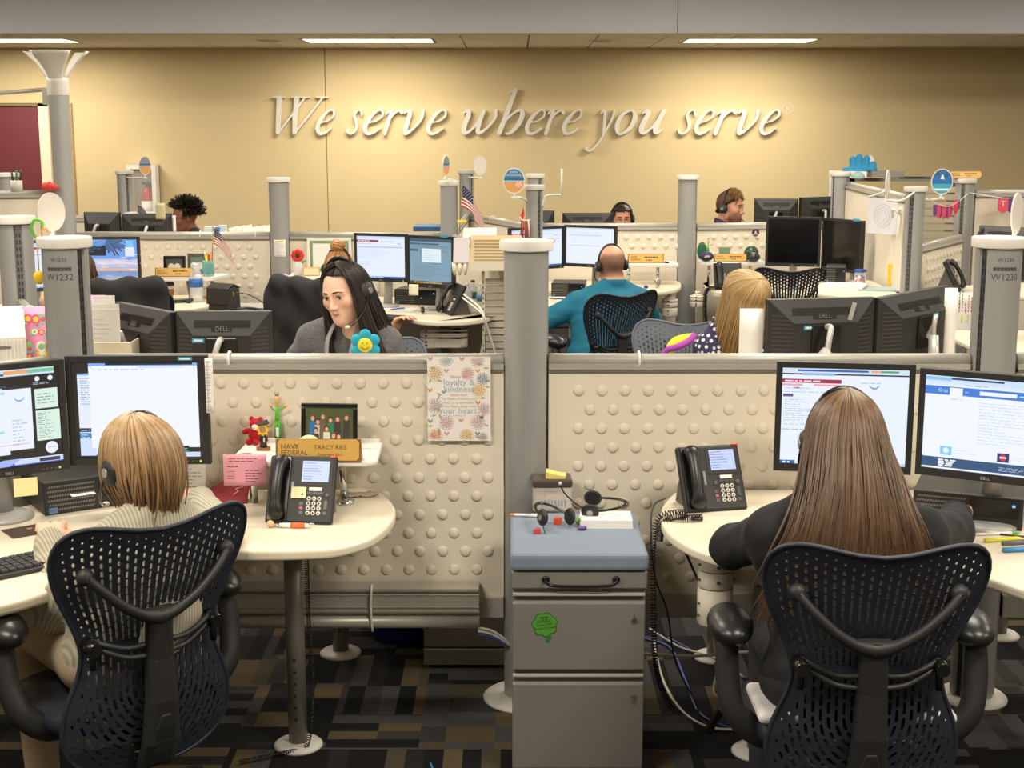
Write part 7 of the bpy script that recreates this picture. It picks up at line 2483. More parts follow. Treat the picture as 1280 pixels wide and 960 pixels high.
# SECOND ROW, LEFT
def scr_beach(s):
 s.r(0,1,0,1,'#6f9fe8').r(0,1,.34,.55,'#b8c4f2').r(0,1,.42,.5,'#e8d4d8').r(0,1,0,.34,'#7f9ad0').r(0,1,.26,.33,'#e8b898').r(0,1,.02,.14,'#a9b4c4')
 rng = random.Random(6)
 for i in range(26):
  x,z = rng.random(),rng.uniform(.1,.7); s.poly([(x,z),(x+.05,z+.015),(x+.16,z),(x+.05,z-.012)],rng.choice(['#dfe6fb','#a9bff0','#f3dcd0','#5c82d8']))
 for i in range(22):
  a = R(200+i*7.5); L_ = rng.uniform(.22,.42)
  s.poly([(.50,1.0),(.5+L_*math.cos(a)+.012,1+L_*math.sin(a)),(.5+L_*math.cos(a)-.012,1+L_*math.sin(a)-.02)],'#243a4a')
 s.r(.0,.48,.62,.86,'#0c1826').r(.02,.42,.82,.85,'#2a5a86').ln(.04,.4,.70,.80,3,'#4f86b0',2).r(.80,.96,.60,.82,'#dfeaf6').r(.82,.94,.82,.97,'#7fc4f0').r(.8,.92,.47,.485,'#2a3a70')
A,B,zb,zt = at_px(94,175,9.45,9.45,296,357)
monitor('monitor with a blue beach and palm wallpaper beyond the W1232 pole',A,B,zb,zt,scr_beach,stand='foot')
def scr_page(hdr='#b03050',seed=1):
 def f(s):
  s.r(0,1,0,1,'#e6eefc').r(0,1,.94,1,'#cfe0f6').r(0,.45,.86,.91,hdr).ln(.03,.4,.865,.905,1,'#f4dfe4',seed,.5).ln(.5,.9,.85,.9,1,'#b8c4dc',seed+1).disc(.88,.86,.045,'#5f94e0').disc(.88,.875,.045,'#e6eefc')
  s.ln(.03,.5,.80,.84,1,'#e0a8b4',seed+2).r(.03,.95,.73,.75,'#9cb8ec').ln(.04,.92,.45,.72,8,'#c0cdea',seed+3,.2).ln(.04,.3,.25,.4,3,'#b0bedc',seed+4,.25).r(0,1,0,.04,'#3f6ab8').ln(0,.9,0,.04,1,'#cfe6ff',seed+5,.6)
 return f
A,B,zb,zt = at_px(18,90,9.1,9.4,300,364)
monitor('monitor with a blue page between the two left poles',A,B,zb,zt,scr_page(seed=4),stand='foot')
shz = ay(235,345,9.75).z
sa,sb = ay(192,345,9.75),ay(282,345,9.75)
t = thing('small_shelf','white shelf with a nameplate and two photo frames, second row left','shelf',((sa.x+sb.x)/2,9.8,shz))
w = (sb.x-sa.x)/2
MB().prism([(-w,-.10),(w-.08,-.10),(w,.12),(-w,.12)],-.03,0).build('shelf_board',M_white,t,bev=.005)
m = MB()
for x in (-.03,.14): m.tube(spline([(x,.0,-.03),(x+.015,0,-.12),(x+.02,.0,DZ-shz)],4),.012,8)
m.build('supports',M_grey,t)
a,b = ay(193,345,9.68),ay(241,345,9.68)
nameplate('gold nameplate on the white shelf, second row left',((a.x+b.x)/2,9.70,shz),0,w=b.x-a.x,h=ay(200,335,9.7).z-shz,who=None)
def frame_small(label,xa,xb,top,d,z,fm,pic,dark=True):
 a,b = ay(xa,top,d),ay(xb,top,d)
 w,h = b.x-a.x,b.z-z
 t = thing('framed_photo',label,'frame',((a.x+b.x)/2,d,z),rot=(R(-6),0,0))
 e = .018
 m = MB().bx(-w/2,w/2,-.01,.01,h-e,h).bx(-w/2,w/2,-.01,.01,0,e).bx(-w/2,-w/2+e,-.01,.01,e,h-e).bx(w/2-e,w/2,-.01,.01,e,h-e)
 m.build('frame',fm,t)
 m = MB(); m.rect(-w/2+e,w/2-e,e,h-e,-.004); m.mi = 1
 for x in (-.022,.02): m.add([(x+.024*math.cos(q),-.0046,h*.42+.026*math.sin(q)) for q in np.linspace(0,2*math.pi,13)[:-1]],[tuple(range(12))])
 m.build('photo',[pic,paint('#d9d4cc',.6)],t)
 MB().box((0,.035,h*.4),(.04,.003,h*.8),rot=(R(14),0,0)).build('easel',M_black,t)
frame_small('black framed photo of two dogs on the white shelf, second row left',204,231,320,9.82,shz,M_blackg,paint('#4a4a48',.5))
frame_small('patterned dark framed photo on the white shelf, second row left',234,257,317,9.86,shz,mat('frame_pat',srgb('#5a544c'),.5,var=.6,scale=160),paint('#6f7f70',.5))
c = ay(260,343,9.72)
t = thing('pen_cup','teal glass jar of pens on the white shelf','cup',(c.x,9.74,shz))
MB().lathe([(.0,0),(.038,0),(.042,.01),(.042,.095),(.036,.11),(.033,.11),(.036,.012),(0,.01)],20).build('jar',mat('glass_teal',srgb('#7fc8c4'),.1,alpha=.5),t)
for k,(x,y,c_,L_) in enumerate(((-.012,0,'#a8cf3a',.17),(.004,.01,'#30306a',.15),(.014,-.008,'#e88a3a',.17),(-.004,-.012,'#d8e03a',.14),(.0,.0,'#d0503a',.16))):
 MB().tube([(x*.5,y*.5,.012),(x*1.8,y*1.8,L_)],.0055,7).build('pen',paint(c_,.4),t)
flag('small flag on a gold staff in the pen jar, second row left',(c.x+.025,9.74,shz+.035),R(0),h=.11,w=.19,staff=.30,tilt=R(3))
dk = lambda x,y: az(x,y,DZ)
c = dk(211,374)
t = thing('coffee_cup','paper coffee cup with a black lid on the left second row desk','cup',(c.x,c.y,DZ))
MB().lathe([(0,0),(.030,0),(.040,.10),(.0,.10)],24).build('cup',M_paper,t)
MB().lathe([(.034,.028),(.0395,.075)],24).build('sleeve',paint('#a67c50',.8),t)
MB().lathe([(.043,.098),(.043,.108),(.038,.122),(.034,.122),(0,.118)],24).build('lid',M_black,t)
c = dk(246,377)
bottle('tall clear water bottle with a blue label beside the paper coffee cup',(c.x,c.y,DZ),h=.27,r=.047,lab='#2f62b0')
c = ay(185,368,9.55)
bottle('clear bottle half hidden by the black jacket below the beach screen',(c.x,9.55,DZ),h=.19,r=.034,lab='#dfe6ea')
c = dk(228,379)
o = MB().tube(spline([(-.07,.01,.012),(-.03,-.01,.014),(.02,.01,.016),(.06,.03,.02),(.03,.0,.014),(.06,-.01,.012)],5),.012,8).build('key_fob',M_blackg); o.location = (c.x,c.y,DZ); tag(o,'black strap of keys lying beside the coffee cup','keys')
c = dk(256,373)
o = MB().tube([(-.02,0,.01),(.015,0,.01),(.03,.02,.012)],[.008,.012,.008],8).build('toy_car',paint('#e8a02a',.5)); o.location = (c.x,c.y,DZ); tag(o,'tiny yellow toy beside the tall water bottle','toy')
ca,cb = ay(252,392,9.0),ay(337,392,9.0)
t = thing('side_cabinet','grey steel cabinet carrying the black shoulder bag','cabinet',((ca.x+cb.x)/2,9.3,0))
w = (cb.x-ca.x)/2
MB().bx(-w,w,-.3,.3,.04,.74).build('body',M_grey,t,bev=.005)
MB().bx(-w-.005,w+.005,-.305,.305,.74,.762).build('top',mat('cab_top',srgb('#a9a8a6'),.5,var=.1,scale=300),t,bev=.004)
for k in range(2): MB().bx(-w+.01,w-.01,-.312,-.3,.06+k*.34,.38+k*.34).build('drawer',M_grey,t,bev=.004)
c = ay(277,385,9.15)
t = thing('shoulder_bag','black leather shoulder bag with a flap on the grey cabinet','bag',(c.x,9.25,.763),R(-28))
M_bag = mat('bag_black',srgb('#2b2825'),.5,bump=.3,scale=300)
MB().prism_x([(-.07,0),(.07,0),(.06,.14),(.0,.165),(-.055,.14)],-.085,.085).build('body',M_bag,t,bev=.012)
MB().prism_x([(-.078,.04),(-.072,.15),(-.01,.178),(.06,.15),(.055,.142),(-.01,.168),(-.064,.144),(-.070,.04)],-.09,.09).build('flap',M_bag,t,bev=.004)
MB().tube([(.088+.012*math.cos(a),-.02,.11+.012*math.sin(a)) for a in np.linspace(0,2*math.pi,13)[:-1]],.003,5,closed=True).build('ring',paint('#b08a4a',.3),t)
MB().tube(spline([(.085,.0,.12),(.16,.06,.10),(.24,.10,.05),(.30,.12,.012),(.26,.05,.010),(.12,.06,.010),(.02,-.12,.010),(.18,-.10,.010),(.28,-.04,.010)],6),.011,6,flat=.35).build('strap',M_bag,t)
c = az(263,386,.765)
o = MB().lathe([(0,0),(.022,0),(.022,.014),(0,.016)],14).build('bottle_cap',paint('#3fb0c8',.4)); o.location = (c.x-.02,9.03,.763); tag(o,'small teal cap on the grey cabinet in front of the bag','cap')
def jacket(label,chair,seed):
 v = Vox((-.36,-.50,.30),(.36,-.05,1.12),.011)
 v.cap((-.19,-.33,1.00),(.19,-.33,1.00),.045,k=.05)
 for x in np.linspace(-.2,.2,7):
  v.cap((x,-.34,1.0),(x*1.1,-.36+.3*x*x,.50),.045,.05,k=.05)
 for s in (-1,1): v.cap((s*.22,-.31,.97),(s*.26,-.33,.52),.05,.055,k=.04)
 X = (v.lo[0]+v.h*np.arange(v.n[0]))[:,None,None]; Z = (v.lo[2]+v.h*np.arange(v.n[2]))[None,None,:]; Y = (v.lo[1]+v.h*np.arange(v.n[1]))[None,:,None]
 v.F += (.007*np.sin(X*34+np.sin(Z*11+seed)*2+Z*10)+.005*np.sin(Z*26+X*14+Y*10+seed)).astype(np.float32)
 V,Q = v.mesh()
 o = np_mesh('jacket',V,Q,mat('jacket_black',srgb('#201f21'),.85,bump=.3,scale=300))
 o.location = chair.location; o.rotation_euler = chair.rotation_euler; o.scale = (.90,1.08,1.03)
 return tag(o,label,'jacket')
ch = [o for o in bpy.data.objects if o.get('category') == 'chair']
for o in ch:
 if 'left of the woman with black hair' in o['label']: jacket('black jacket draped over the chair left of the woman with black hair',o,1)
 if 'below the beach picture' in o['label']: jacket('black jacket draped over the chair below the beach screen',o,4)

# SECOND ROW, CENTRE
c = ay(350,322,10.07); d = ay(350,300,10.07)
def slip(k):
 k.mi = 0; k.rect(-.028,.028,.112,.122,-.001); k.mi = 1; wordlines(k,-.03,.03,.01,.105,9,3,.3,y=-.001)
 return [paint('#ecdc4a',.8),paint('#c7c2bd',.8)]
sheet('paper_slip','white paper slip with a yellow top stuck to a grey pole','paper',(c.x,10.083,c.z),0,.082,d.z-c.z,M_paper,marks=slip)
shz2 = ay(380,344,9.8).z
sa,sb = ay(360,346,9.8),ay(455,346,9.8)
t = thing('small_shelf','white shelf with a red flower vase left of the twin screens','shelf',((sa.x+sb.x)/2,9.85,shz2))
w = (sb.x-sa.x)/2
MB().bx(-w,w,-.12,.12,-.035,0).build('shelf_board',M_white,t,bev=.012)
m = MB()
for x in (-w+.1,w-.1): m.cyl((x,.03,DZ-shz2),(x,.03,-.035),.014,n=10)
m.build('supports',M_grey,t)
c = ay(373,344,9.78)
t = thing('flower_vase','white bud vase with a red felt flower on the second row shelf','vase',(c.x,9.78,shz2))
MB().lathe([(0,0),(.026,0),(.032,.03),(.030,.07),(.022,.10),(.020,.10),(0,.09)],20).build('vase_body',mat('vase_white',srgb('#dcdde2'),.2),t)
m = MB()
for k in range(8):
 a = 2*math.pi*k/8
 m.ell((.028*math.cos(a),-.01,.140+.028*math.sin(a)),(.020,.010,.020),nu=10,nv=6)
fo = m.build('petals',paint('#d6352c',.7),t)
MB().ell((0,-.02,.140),(.014,.008,.014),nu=12,nv=8).build('centre',paint('#3a2a20',.7),fo)
MB().tube([(0,0,.09),(0,0,.13)],.005,6).box((.035,0,.095),(.04,.006,.014),rot=(0,R(-20),0)).build('stem',paint('#4fae3f',.6),t)
c = ay(386,344,9.76); d = ay(400,344,9.76)
t = thing('small_plaque','small gold edged plaque beside the red flower vase','plaque',(c.x+.02,9.75,shz2),R(8))
MB().bx(-.06,.06,-.006,.006,0,.062).build('frame',M_gold,t,bev=.004)
MB().bx(-.052,.052,-.0075,-.006,.008,.054).build('face',paint('#efe2b8',.6),t)
a,b = ay(386,337,9.98),ay(434,302,9.98)
t = thing('certificate','green bordered certificate pinned behind the woman with the bun','certificate',((a.x+b.x)/2,10.06,a.z-.02))
W_,H_ = b.x-a.x,b.z-a.z+.02
MB().bx(-W_/2-.02,W_/2+.02,0,.002,-.01,H_+.02).build('backing',M_white,t)
MB().bx(-W_/2,W_/2,-.002,0,0,H_).build('border',paint('#7f9a6a',.7),t)
MB().bx(-W_/2+.02,W_/2-.02,-.003,-.002,.02,H_-.02).build('paper',M_paper,t)
m = MB(); m.mi = 0; m.ell((.06,-.004,H_*.62),(.022,.001,.026),nu=14,nv=6); m.mi = 1; m.rect(.03,.09,.03,H_*.5,-.0036); m.mi = 2; m.add([(.10,-.0038,H_*.5),(.14,-.0038,H_*.5),(.10,-.0038,H_*.85)],[(0,1,2)])
m.build('portrait',[paint('#d8a890',.6),paint('#5a3a2c',.6),paint('#2a3a6a',.6)],t)
c = ay(350,362,9.6)
o = MB().lathe([(0,0),(.045,0),(.05,.14),(.046,.14),(.041,.01),(0,.008)],20).build('pink_tumbler',paint('#e8b8bc',.5)); o.location = (ay(351,360,9.7).x,9.7,DZ); o.scale = (1,1,1.35); tag(o,'pink tumbler behind the black jacket, left of the woman with black hair','cup')
A,B,zb,zt = at_px(443,509,9.40,9.28,292,352)
monitor('left screen of the twin pair in the middle, white page with a red header',A,B,zb,zt,scr_page(seed=11),stand='foot')
def scr_grey(s):
 s.r(0,1,0,1,'#7f9fb4').r(0,1,.93,1,'#3f5868').r(0,.7,.86,.90,'#4c6678').ln(.05,.95,.70,.85,5,'#5c7688',2,.4).r(.0,.2,.72,.76,'#3f5868').r(.30,.75,.48,.78,'#dff0f4').ln(.34,.7,.52,.75,5,'#aac8d0',3,.2).r(.5,.75,.45,.47,'#4f9a8a').ln(.1,.95,.12,.42,8,'#64808f',4,.25).r(0,1,0,.06,'#4a4238').ln(.1,.95,.01,.05,1,'#d8b860',5,.6)
A,B,zb,zt = at_px(509,567,9.28,9.10,295,357)
zb -= .015
monitor('right screen of the twin pair in the middle, grey page with a white box',A,B,zb,zt,scr_grey,stand='foot')
q = ay(555,297,9.09)
o = MB().bx(-.024,.024,-.0012,0,0,.016).build('blue_sticker',paint('#3a9fc8',.5)); o.location = (q.x,9.10,q.z); o.rotation_euler = (0,0,R(-30)); tag(o,'small blue sticker on the grey page screen','sticker')
c = dk(520,381)
tower('dark desktop computer with a note under the twin screens',(c.x,c.y-.0,DZ),R(-14),size=(.31,.22,.105))
q = ay(517,357,8.98)
sheet('sticky_note','pale note hanging on the desktop computer under the twin screens','note',(ay(517,369,8.96).x,8.955,ay(517,369,8.96).z),R(-14),.064,.07,paint('#eeeacb',.8),tilt=R(-4))
q0,q1 = ay(464,368,9.9),ay(464,351,9.9)
sheet('white_card','blank white card pinned under the left twin screen','card',(q0.x,10.055,q0.z),0,.085,q1.z-q0.z,M_paper)
c = dk(495,387)
o = MB().bx(-.13,.13,-.07,.07,0,.002).build('paper_sheet',M_paper); o.location = (c.x,c.y,DZ); o.rotation_euler = (0,0,R(-10)); tag(o,'white sheets of paper lying below the twin screens','paper')
pen('blue pen lying on the white sheets below the twin screens',(c.x+.02,c.y,DZ+.003),(0,0,R(40)),L=.13,col='#2d5ac0')
c = dk(480,396)
keyboard('black keyboard before the twin screens, beside the bun woman',(ay(482,395,8.78).x,8.80,DZ),R(-20),w=.34)
c = dk(566,392)
phone('desk phone seen from its side at the right end of the middle desk',(c.x-.05,c.y-.02,DZ),R(-72),screen_on=False)
c = dk(538,391)
t = headset('black headset lying on the middle desk by the phone',Matrix.Translation((c.x,c.y,DZ+.03)) @ Euler((R(85),0,R(30))).to_matrix().to_4x4() @ Matrix.Scale(.62,4))
for k,(px,h_,lb) in enumerate(((584,.19,'#cfe0e8'),(591,.20,'#3a6a5a'),(602,.19,'#5a86b8'))):
 c = ay(px,386,9.15+.12*(k % 2))
 bottle(['left','middle','right'][k]+' clear water bottle of the three behind the middle desk phone',(c.x,c.y,DZ),h=h_,r=.033,lab=lb,cap='#2a7a5a' if k == 1 else '#e8e8e8')
cable('white cable hanging off the right end of the middle desk',[ay(580,368,8.95),ay(600,385,8.8),ay(606,400,8.75),ay(612,420,8.8),ay(620,445,8.85)],.008,'#ddd8cc')
cable('second white cable hanging straight under the middle desk',[ay(578,372,8.95),ay(604,394,8.75),ay(606,412,8.78),ay(600,445,8.85)],.006,'#ddd8cc')
def drum(label,x,y,zb,r=.06,long=0.0):
 t = thing('cable_drum',label,'cable holder',(x,y,zb))
 H = DZ-.034-zb
 a = H*.84
 for z0_,z1_,rr in ((0,.44,r),(.47,.70,r),(.73,.86,r)):
  m = MB().lathe([(0,a*z0_),(rr*.95,a*z0_),(rr,a*z0_+.005),(rr,a*z1_-.004),(rr*.96,a*z1_),(0,a*z1_)],24)
  if long:
   m.bx(.0,long,-r*.75,r*.75,a*z0_+.004,a*z1_-.004)
   m.cyl((long,0,a*z0_+.004),(long,0,a*z1_-.004),r*.75,n=20)
  m.build('ring',M_drum,t)
 MB().lathe([(r*.62,a*.86),(r*.62,a*.97),(0,a)],20).cyl((0,0,a),(0,0,H),.02,n=12).build('stem',M_drum,t)
 h_ = MB()
 for z in (.15,.3,.58,.8): h_.ell((-.3*r,-r*.96,a*z),(.007,.004,.006),nu=8,nv=6)
 h_.build('screw_holes',M_ink,t,stuff=True)
 return t
q = ay(536,437,8.85)
drum('long white cable drum under the middle desk',q.x,8.95,q.z,.062,.20)
q = ay(838,396,10.5)
drum('white cable drum under the desk right of the bald man',q.x,10.55,q.z,.062)
q = ay(872,384,10.6)
drum('white cable drum under the desk with the black phone, second row right',q.x,10.62,q.z,.06)
a,b = ay(575,318,9.2),ay(636,318,9.2)
t = thing('paper_tray','tan slanted paper tray with white leaflets beside the centre pole','tray',(ay(612,330,8.7).x,8.78,ay(612,340,8.7).z))
MB().prism_x([(0,0),(.30,.02),(.30,.20),(.13,.19),(0,.055)],-.125,.20).build('tray_shell',mat('tray_tan',srgb('#c3ad86'),.6),t,bev=.004)
MB().bx(-.125,.20,-.006,.0,0,.058).build('front_lip',M_cream,t)
m = MB()
for k in range(7): m.prism_x([(.004+.018*k,.063+.019*k),(.010+.018*k,.069+.019*k),(.006+.018*k,.071+.019*k)],-.10,.19)
m.build('ridges',mat('tray_line',srgb('#a8926c'),.6),t)
m = MB()
for k in range(3): m.tube([(-.155-.034*k,.02,.05),(-.155-.034*k,.02,.0),(-.155-.034*k,.02,-.03)],[.018,.014,.005],8)
m.build('file_tabs',M_cream,t)
MB().prism_x([(.0,.05),(.10,.20),(.105,.198),(.008,.046)],-.23,-.13).build('leaflet',mat('leaflet_lilac',srgb('#c9c2c6'),.8),t)
q = ay(598,288,9.3)
t = thing('brochure_stack','white brochures standing on the tan paper tray','paper',(q.x,9.2,ay(600,303,9.2).z))
MB().prism_x([(0,0),(.12,.03),(.16,.085),(.04,.07)],-.10,.12).build('pages',M_paper,t)
m = MB(); m.add([(-.06,-.004,.012),(.08,-.004,.012),(.08,.0,.035),(-.06,.0,.035)],[(0,1,2,3)]); m.build('blue_strip',paint('#8c93b8',.6),t)
MB().bx(-.14,-.08,.06,.16,.125,.135).build('yellow_tab',paint('#ecc820',.5),t)
sl0 = ay(608,345,8.9)
t = thing('slatted_screen','grey slatted side screen beside the thick centre pole','screen',(sl0.x,8.92,.0))
zt_ = ay(608,340,8.9).z
MB().bx(-.03,-.012,-.01,.02,.05,zt_).build('edge_post',M_cream,t)
m = MB()
for k in range(26): m.bx(-.024,-.018,-.0112,-.0098,.12+k*(zt_-.16)/26,.135+k*(zt_-.16)/26)
m.build('slots',M_ink,t,stuff=True)
slat = None
for k in range(20):
 z = .10+k*(zt_-.14)/20
 if slat is None:
  slat = MB().prism_x([(0,0),(.02,.004),(.02,.040),(.006,.036)],-.008,.30).build('slat',mat('slat_grey',srgb('#b9b1a2'),.5),t,loc=(0,0,z))
 else:
  o = slat.copy(); COL.objects.link(o); o.location = (0,0,z)
flag('large flag hanging limp on the flag pole, centre',(P563.x+.075,P563.y-.05,ay(568,290,9.95).z),R(28),h=.15,w=.25,staff=.33,tilt=R(4))
q = ay(655,278,9.2)
t = thing('lanyard_hook','white hook with red and brown lanyards left of the collar pole','hook',(q.x,9.22,q.z))
MB().tube(spline([(.04,.03,.01),(.0,.0,.01),(-.02,-.01,.02),(-.025,-.01,.035)],4),.006,6).build('hook_arm',M_white,t)
for k,c_ in enumerate(('#7a3a28','#c02a34','#8a5a40','#a84030','#d8d0c8')):
 MB().tube([(-.015+k*.011,0,.01),(-.022+k*.015,0,-.11)],.0055,5).build('strap',paint(c_,.6),t)
MB().add([(-.03,0,.02),(-.002,0,.10),(.003,0,.05),(-.01,0,.0)],[(0,1,2,3)]).build('red_ribbon',paint('#c8323c',.6),t)
t = thing('display_arm','empty white bracket arm right of the collar pole','bracket',(P668.x+.05,9.28,ay(690,250,9.28).z))
xx = ay(702,243,9.28).x-t.location.x
MB().tube(spline([(0,0,-.04),(.02,0,.02),(.05,0,.032),(xx,0,.034)],5),.008,8).build('arm',M_white,t)
MB().tube([(xx,0,.03),(xx,0,ay(702,211,9.28).z-t.location.z)],.006,8).build('rod',M_white,t)
MB().tube(spline([(0,0,-.30),(.06,0,-.29),(.09,0,-.25)],5),.007,8).build('hook',M_white,t)
q = ay(534,290,10.5)
o = MB().bx(-.11,.11,-.15,.15,0,.035).build('blue_binder',paint('#2d5f92',.5),bev=.006); o.location = (ay(536,287,10.4).x,10.45,1.205); tag(o,'blue binder lying on the panel top left of the flag pole','binder')

# SECOND ROW, RIGHT
A,B,zb,zt = at_px(637,705,10.05,10.30,284,337)
monitor('left screen of the bald man, partly behind the centre pole',A,B,zb,zt,scr_page(seed=21),stand='foot')
def scr_form(s):
 s.r(0,1,0,1,'#e9f0fd').r(0,1,.96,1,'#d4e0f4').ln(.05,.7,.80,.9,3,'#c9d6f0',2,.25).r(.05,.72,.78,.80,'#b4c6ec').ln(.1,.3,.6,.75,4,'#c9d6f0',3,.2).r(.05,.72,.5,.515,'#b4c6ec')
A,B,zb,zt = at_px(705,770,10.30,10.12,282,334)
monitor('right white screen of the bald man',A,B,zb,zt,scr_form,stand='foot')
c = az(710,360,DZ)
tower('dark desktop computer under the screens of the bald man',(ay(710,356,10.0).x,10.0,DZ),R(-6),size=(.24,.26,.095))
q = az(712,372,DZ)
o = MB().bx(-.12,.12,-.09,.09,0,.003).build('paper_sheet',M_paper); o.location = (ay(715,370,9.82).x,9.86,DZ); o.rotation_euler = (0,0,R(12)); tag(o,'white paper on the desk left of the bald man','paper')
pen('dark pen on the white paper left of the bald man',(ay(698,366,9.82).x,9.80,DZ+.004),(0,0,R(-25)),L=.14,col='#28304a')
t = thing('red_clip_tangle','tangle of red cord on the desk left of the bald man','cord',(ay(735,358,10.0).x,10.0,DZ))
rng = random.Random(3)
for k in range(3):
 MB().tube(spline([(rng.uniform(-.06,.06),rng.uniform(-.05,.05),.008+.022*rng.random()) for _ in range(6)],5),.006,5).build('strand',paint('#d8402c',.5),t)
sz3 = ay(810,329,10.75).z
a,b = ay(782,331,10.75),ay(848,331,10.75)
t = thing('small_shelf','white shelf on two steel legs right of the bald man','shelf',((a.x+b.x)/2,10.82,sz3))
w = (b.x-a.x)/2
MB().bx(-w,w,-.10,.12,-.03,0).build('shelf_board',M_white,t,bev=.008)
for x in (-w+.03,w-.15): MB().cyl((x,0,DZ-sz3),(x,0,-.03),.013,n=10).build('leg',M_chrome,t)
a,b = ay(785,326,10.74),ay(830,326,10.74)
nameplate('gold nameplate on the white shelf right of the bald man',((a.x+b.x)/2,10.75,sz3),0,w=b.x-a.x,h=.07,who=None)
o = MB().tube([(-.015,0,.006),(.02,0,.006)],[.008,.006],8).build('binder_clip',M_blackg); o.location = (ay(833,327,10.74).x,10.74,sz3); tag(o,'small black clip at the right end of the gold nameplate beside the bald man','clip')
q = ay(822,353,10.55)
t = thing('desk_clock','small silver oval clock on the desk right of the bald man','clock',(q.x,10.55,DZ),R(20))
MB().ell((0,0,.040),(.026,.018,.040),nu=20,nv=12).build('case',M_chrome,t)
MB().ell((0,-.013,.042),(.018,.007,.028),nu=16,nv=8).build('dial',paint('#8a8478',.4),t)
o = MB().ell((0,0,.012),(.018,.016,.012),nu=12,nv=8).build('blue_eraser',paint('#2a3c8c',.5)); o.location = (ay(808,354,10.5).x,10.52,DZ); tag(o,'tiny dark blue object left of the silver clock','eraser')
gx = ay(697,400,9.3)
t = thing('side_pedestal','grey pedestal with a blue folder on top, left of the bald man','cabinet',(gx.x,9.0,0))
MB().bx(-.16,.055,-.15,.15,.03,.70).build('body',M_grey,t,bev=.004)
MB().bx(-.165,.06,-.155,.155,.70,.735).build('top',M_grey,t,bev=.004)
MB().bx(-.15,.05,-.16,-.15,.36,.68).bx(-.15,.05,-.16,-.15,.05,.34).build('drawers',M_grey,t)
MB().bx(0,.045,-.162,-.16,.60,.63).build('paper_label',M_paper,t)
o = MB().bx(-.11,.06,-.12,.10,0,.018).bx(-.10,.055,-.11,.10,.019,.03).build('blue_folder',paint('#4f9fd0',.5),bev=.003); o.location = (gx.x,9.0,.7355); tag(o,'bright blue folder on the pedestal left of the bald man','folder')
sz4 = ay(915,327,10.75).z
a,b = ay(876,328,10.75),ay(957,328,10.75)
t = thing('small_shelf','white shelf with footballs and a nameplate below the bearded man','shelf',((a.x+b.x)/2,10.84,sz4))
w = (b.x-a.x)/2
MB().bx(-w,w,-.11,.13,-.03,0).build('shelf_board',M_white,t,bev=.008)
for x in (-w+.08,w-.1): MB().cyl((x,.02,DZ-sz4),(x,.02,-.03),.013,n=10).build('leg',M_chrome,t)
a,b = ay(893,325,10.73),ay(934,325,10.73)
nameplate('gold nameplate behind the black phone below the bearded man',((a.x+b.x)/2,10.74,sz4),0,w=b.x-a.x,h=.06,who=None)
q = ay(883,325,10.75)
t = thing('football','purple toy football with a white emblem on the shelf below the bearded man','ball',(q.x,10.75,sz4))
MB().ell((0,0,.040),(.055,.036,.038),nu=22,nv=12).build('ball_body',paint('#2e2356',.5),t)
m = MB(); m.add([(-.026,-.0365,.038),(-.012,-.0375,.050),(.01,-.0375,.052),(.026,-.0365,.044),(.016,-.0375,.040),(.02,-.037,.032),(.0,-.0375,.036),(-.012,-.037,.030)],[(7,6,5,4,3,2,1,0),(0,1,2,3,4,5,6,7)]); m.build('emblem',paint('#c9b98a',.5),t)
q = ay(880,315,10.86)
o = MB().ell((0,0,.035),(.04,.03,.035),nu=14,nv=8).build('toy_hat',paint('#1e5a34',.7)); o.location = (q.x-.01,10.90,sz4); o.scale = (1,1,2.0); tag(o,'small green cap behind the purple football','toy')
q = ay(883,316,10.82)
stick_figure('thin green stick figure above the purple football',(ay(883,315,10.83).x+.012,10.83,sz4),ay(883,295,10.83).z-sz4)
for nm,px,d,rr,c_ in (('left black',931,10.80,.034,'#202226'),('right black',942,10.74,.044,'#26282c'),('dark green',939,10.90,.050,'#1c4a30')):
 q = ay(px,322,d)
 o = MB().ell((0,0,rr*.8),(rr*1.15,rr,rr*.8),nu=18,nv=12).build('toy_helmet',paint(c_,.3)); o.location = (q.x,d,sz4); o.scale = (1,1,1.35 if d > 10.85 else 1); tag(o,nm+' toy helmet at the right end of the shelf below the bearded man','toy')
q = ay(906,312,10.8)
o = MB().bx(-.04,.04,-.01,.01,0,.035).build('green_card',paint('#7d9a80',.6)); o.location = (q.x,10.82,sz4); o.scale = (1,1,3.0); tag(o,'small green card behind the gold nameplate below the bearded man','card')
q = ay(945,291,11.05)
t = thing('wall_magnet','small round emblem magnet on the panel below the bearded man','magnet',(q.x,11.072,q.z))
MB().tube([(0,0,0),(0,-.006,0)],.030,18).build('disc',paint('#2a2f45',.5),t)
m = MB(); m.mi = 0; m.rect(-.024,.024,-.018,-.008,-.0064); m.mi = 1; m.add([(-.012,-.0064,-.006),(.012,-.0064,-.006),(.0,-.0064,.018)],[(0,1,2)])
m.build('emblem',[paint('#d88a60',.6),paint('#b9c4d8',.6)],t)
c = ay(913,356,10.35)
phone('black desk phone on the round ended desk below the bearded man',(c.x,10.42,DZ),0,screen_on=False,scale=1)
co = coil([(c.x-.10,10.36,DZ+.02),(c.x-.17,10.36,DZ+.01),(c.x-.185,10.36,DZ-.08),(c.x-.18,10.36,.55),(c.x-.16,10.36,.47)],.014,36,.004)
tag(co.build('coiled_cord',M_blackg),'black coiled cord hanging below the bearded man','cord')
A,B,zb,zt = at_px(957,1026,10.45,10.35,271,333)
monitor('left switched-off black monitor above the empty navy chair',A,B,zb,zt,None,stand='foot')
A,B,zb,zt = at_px(1027,1077,10.35,9.95,274,336)
zb -= .02
monitor('right switched-off black monitor above the empty navy chair',A,B,zb,zt,None,stand='foot',blue=None)
q = ay(1071,276,9.98)
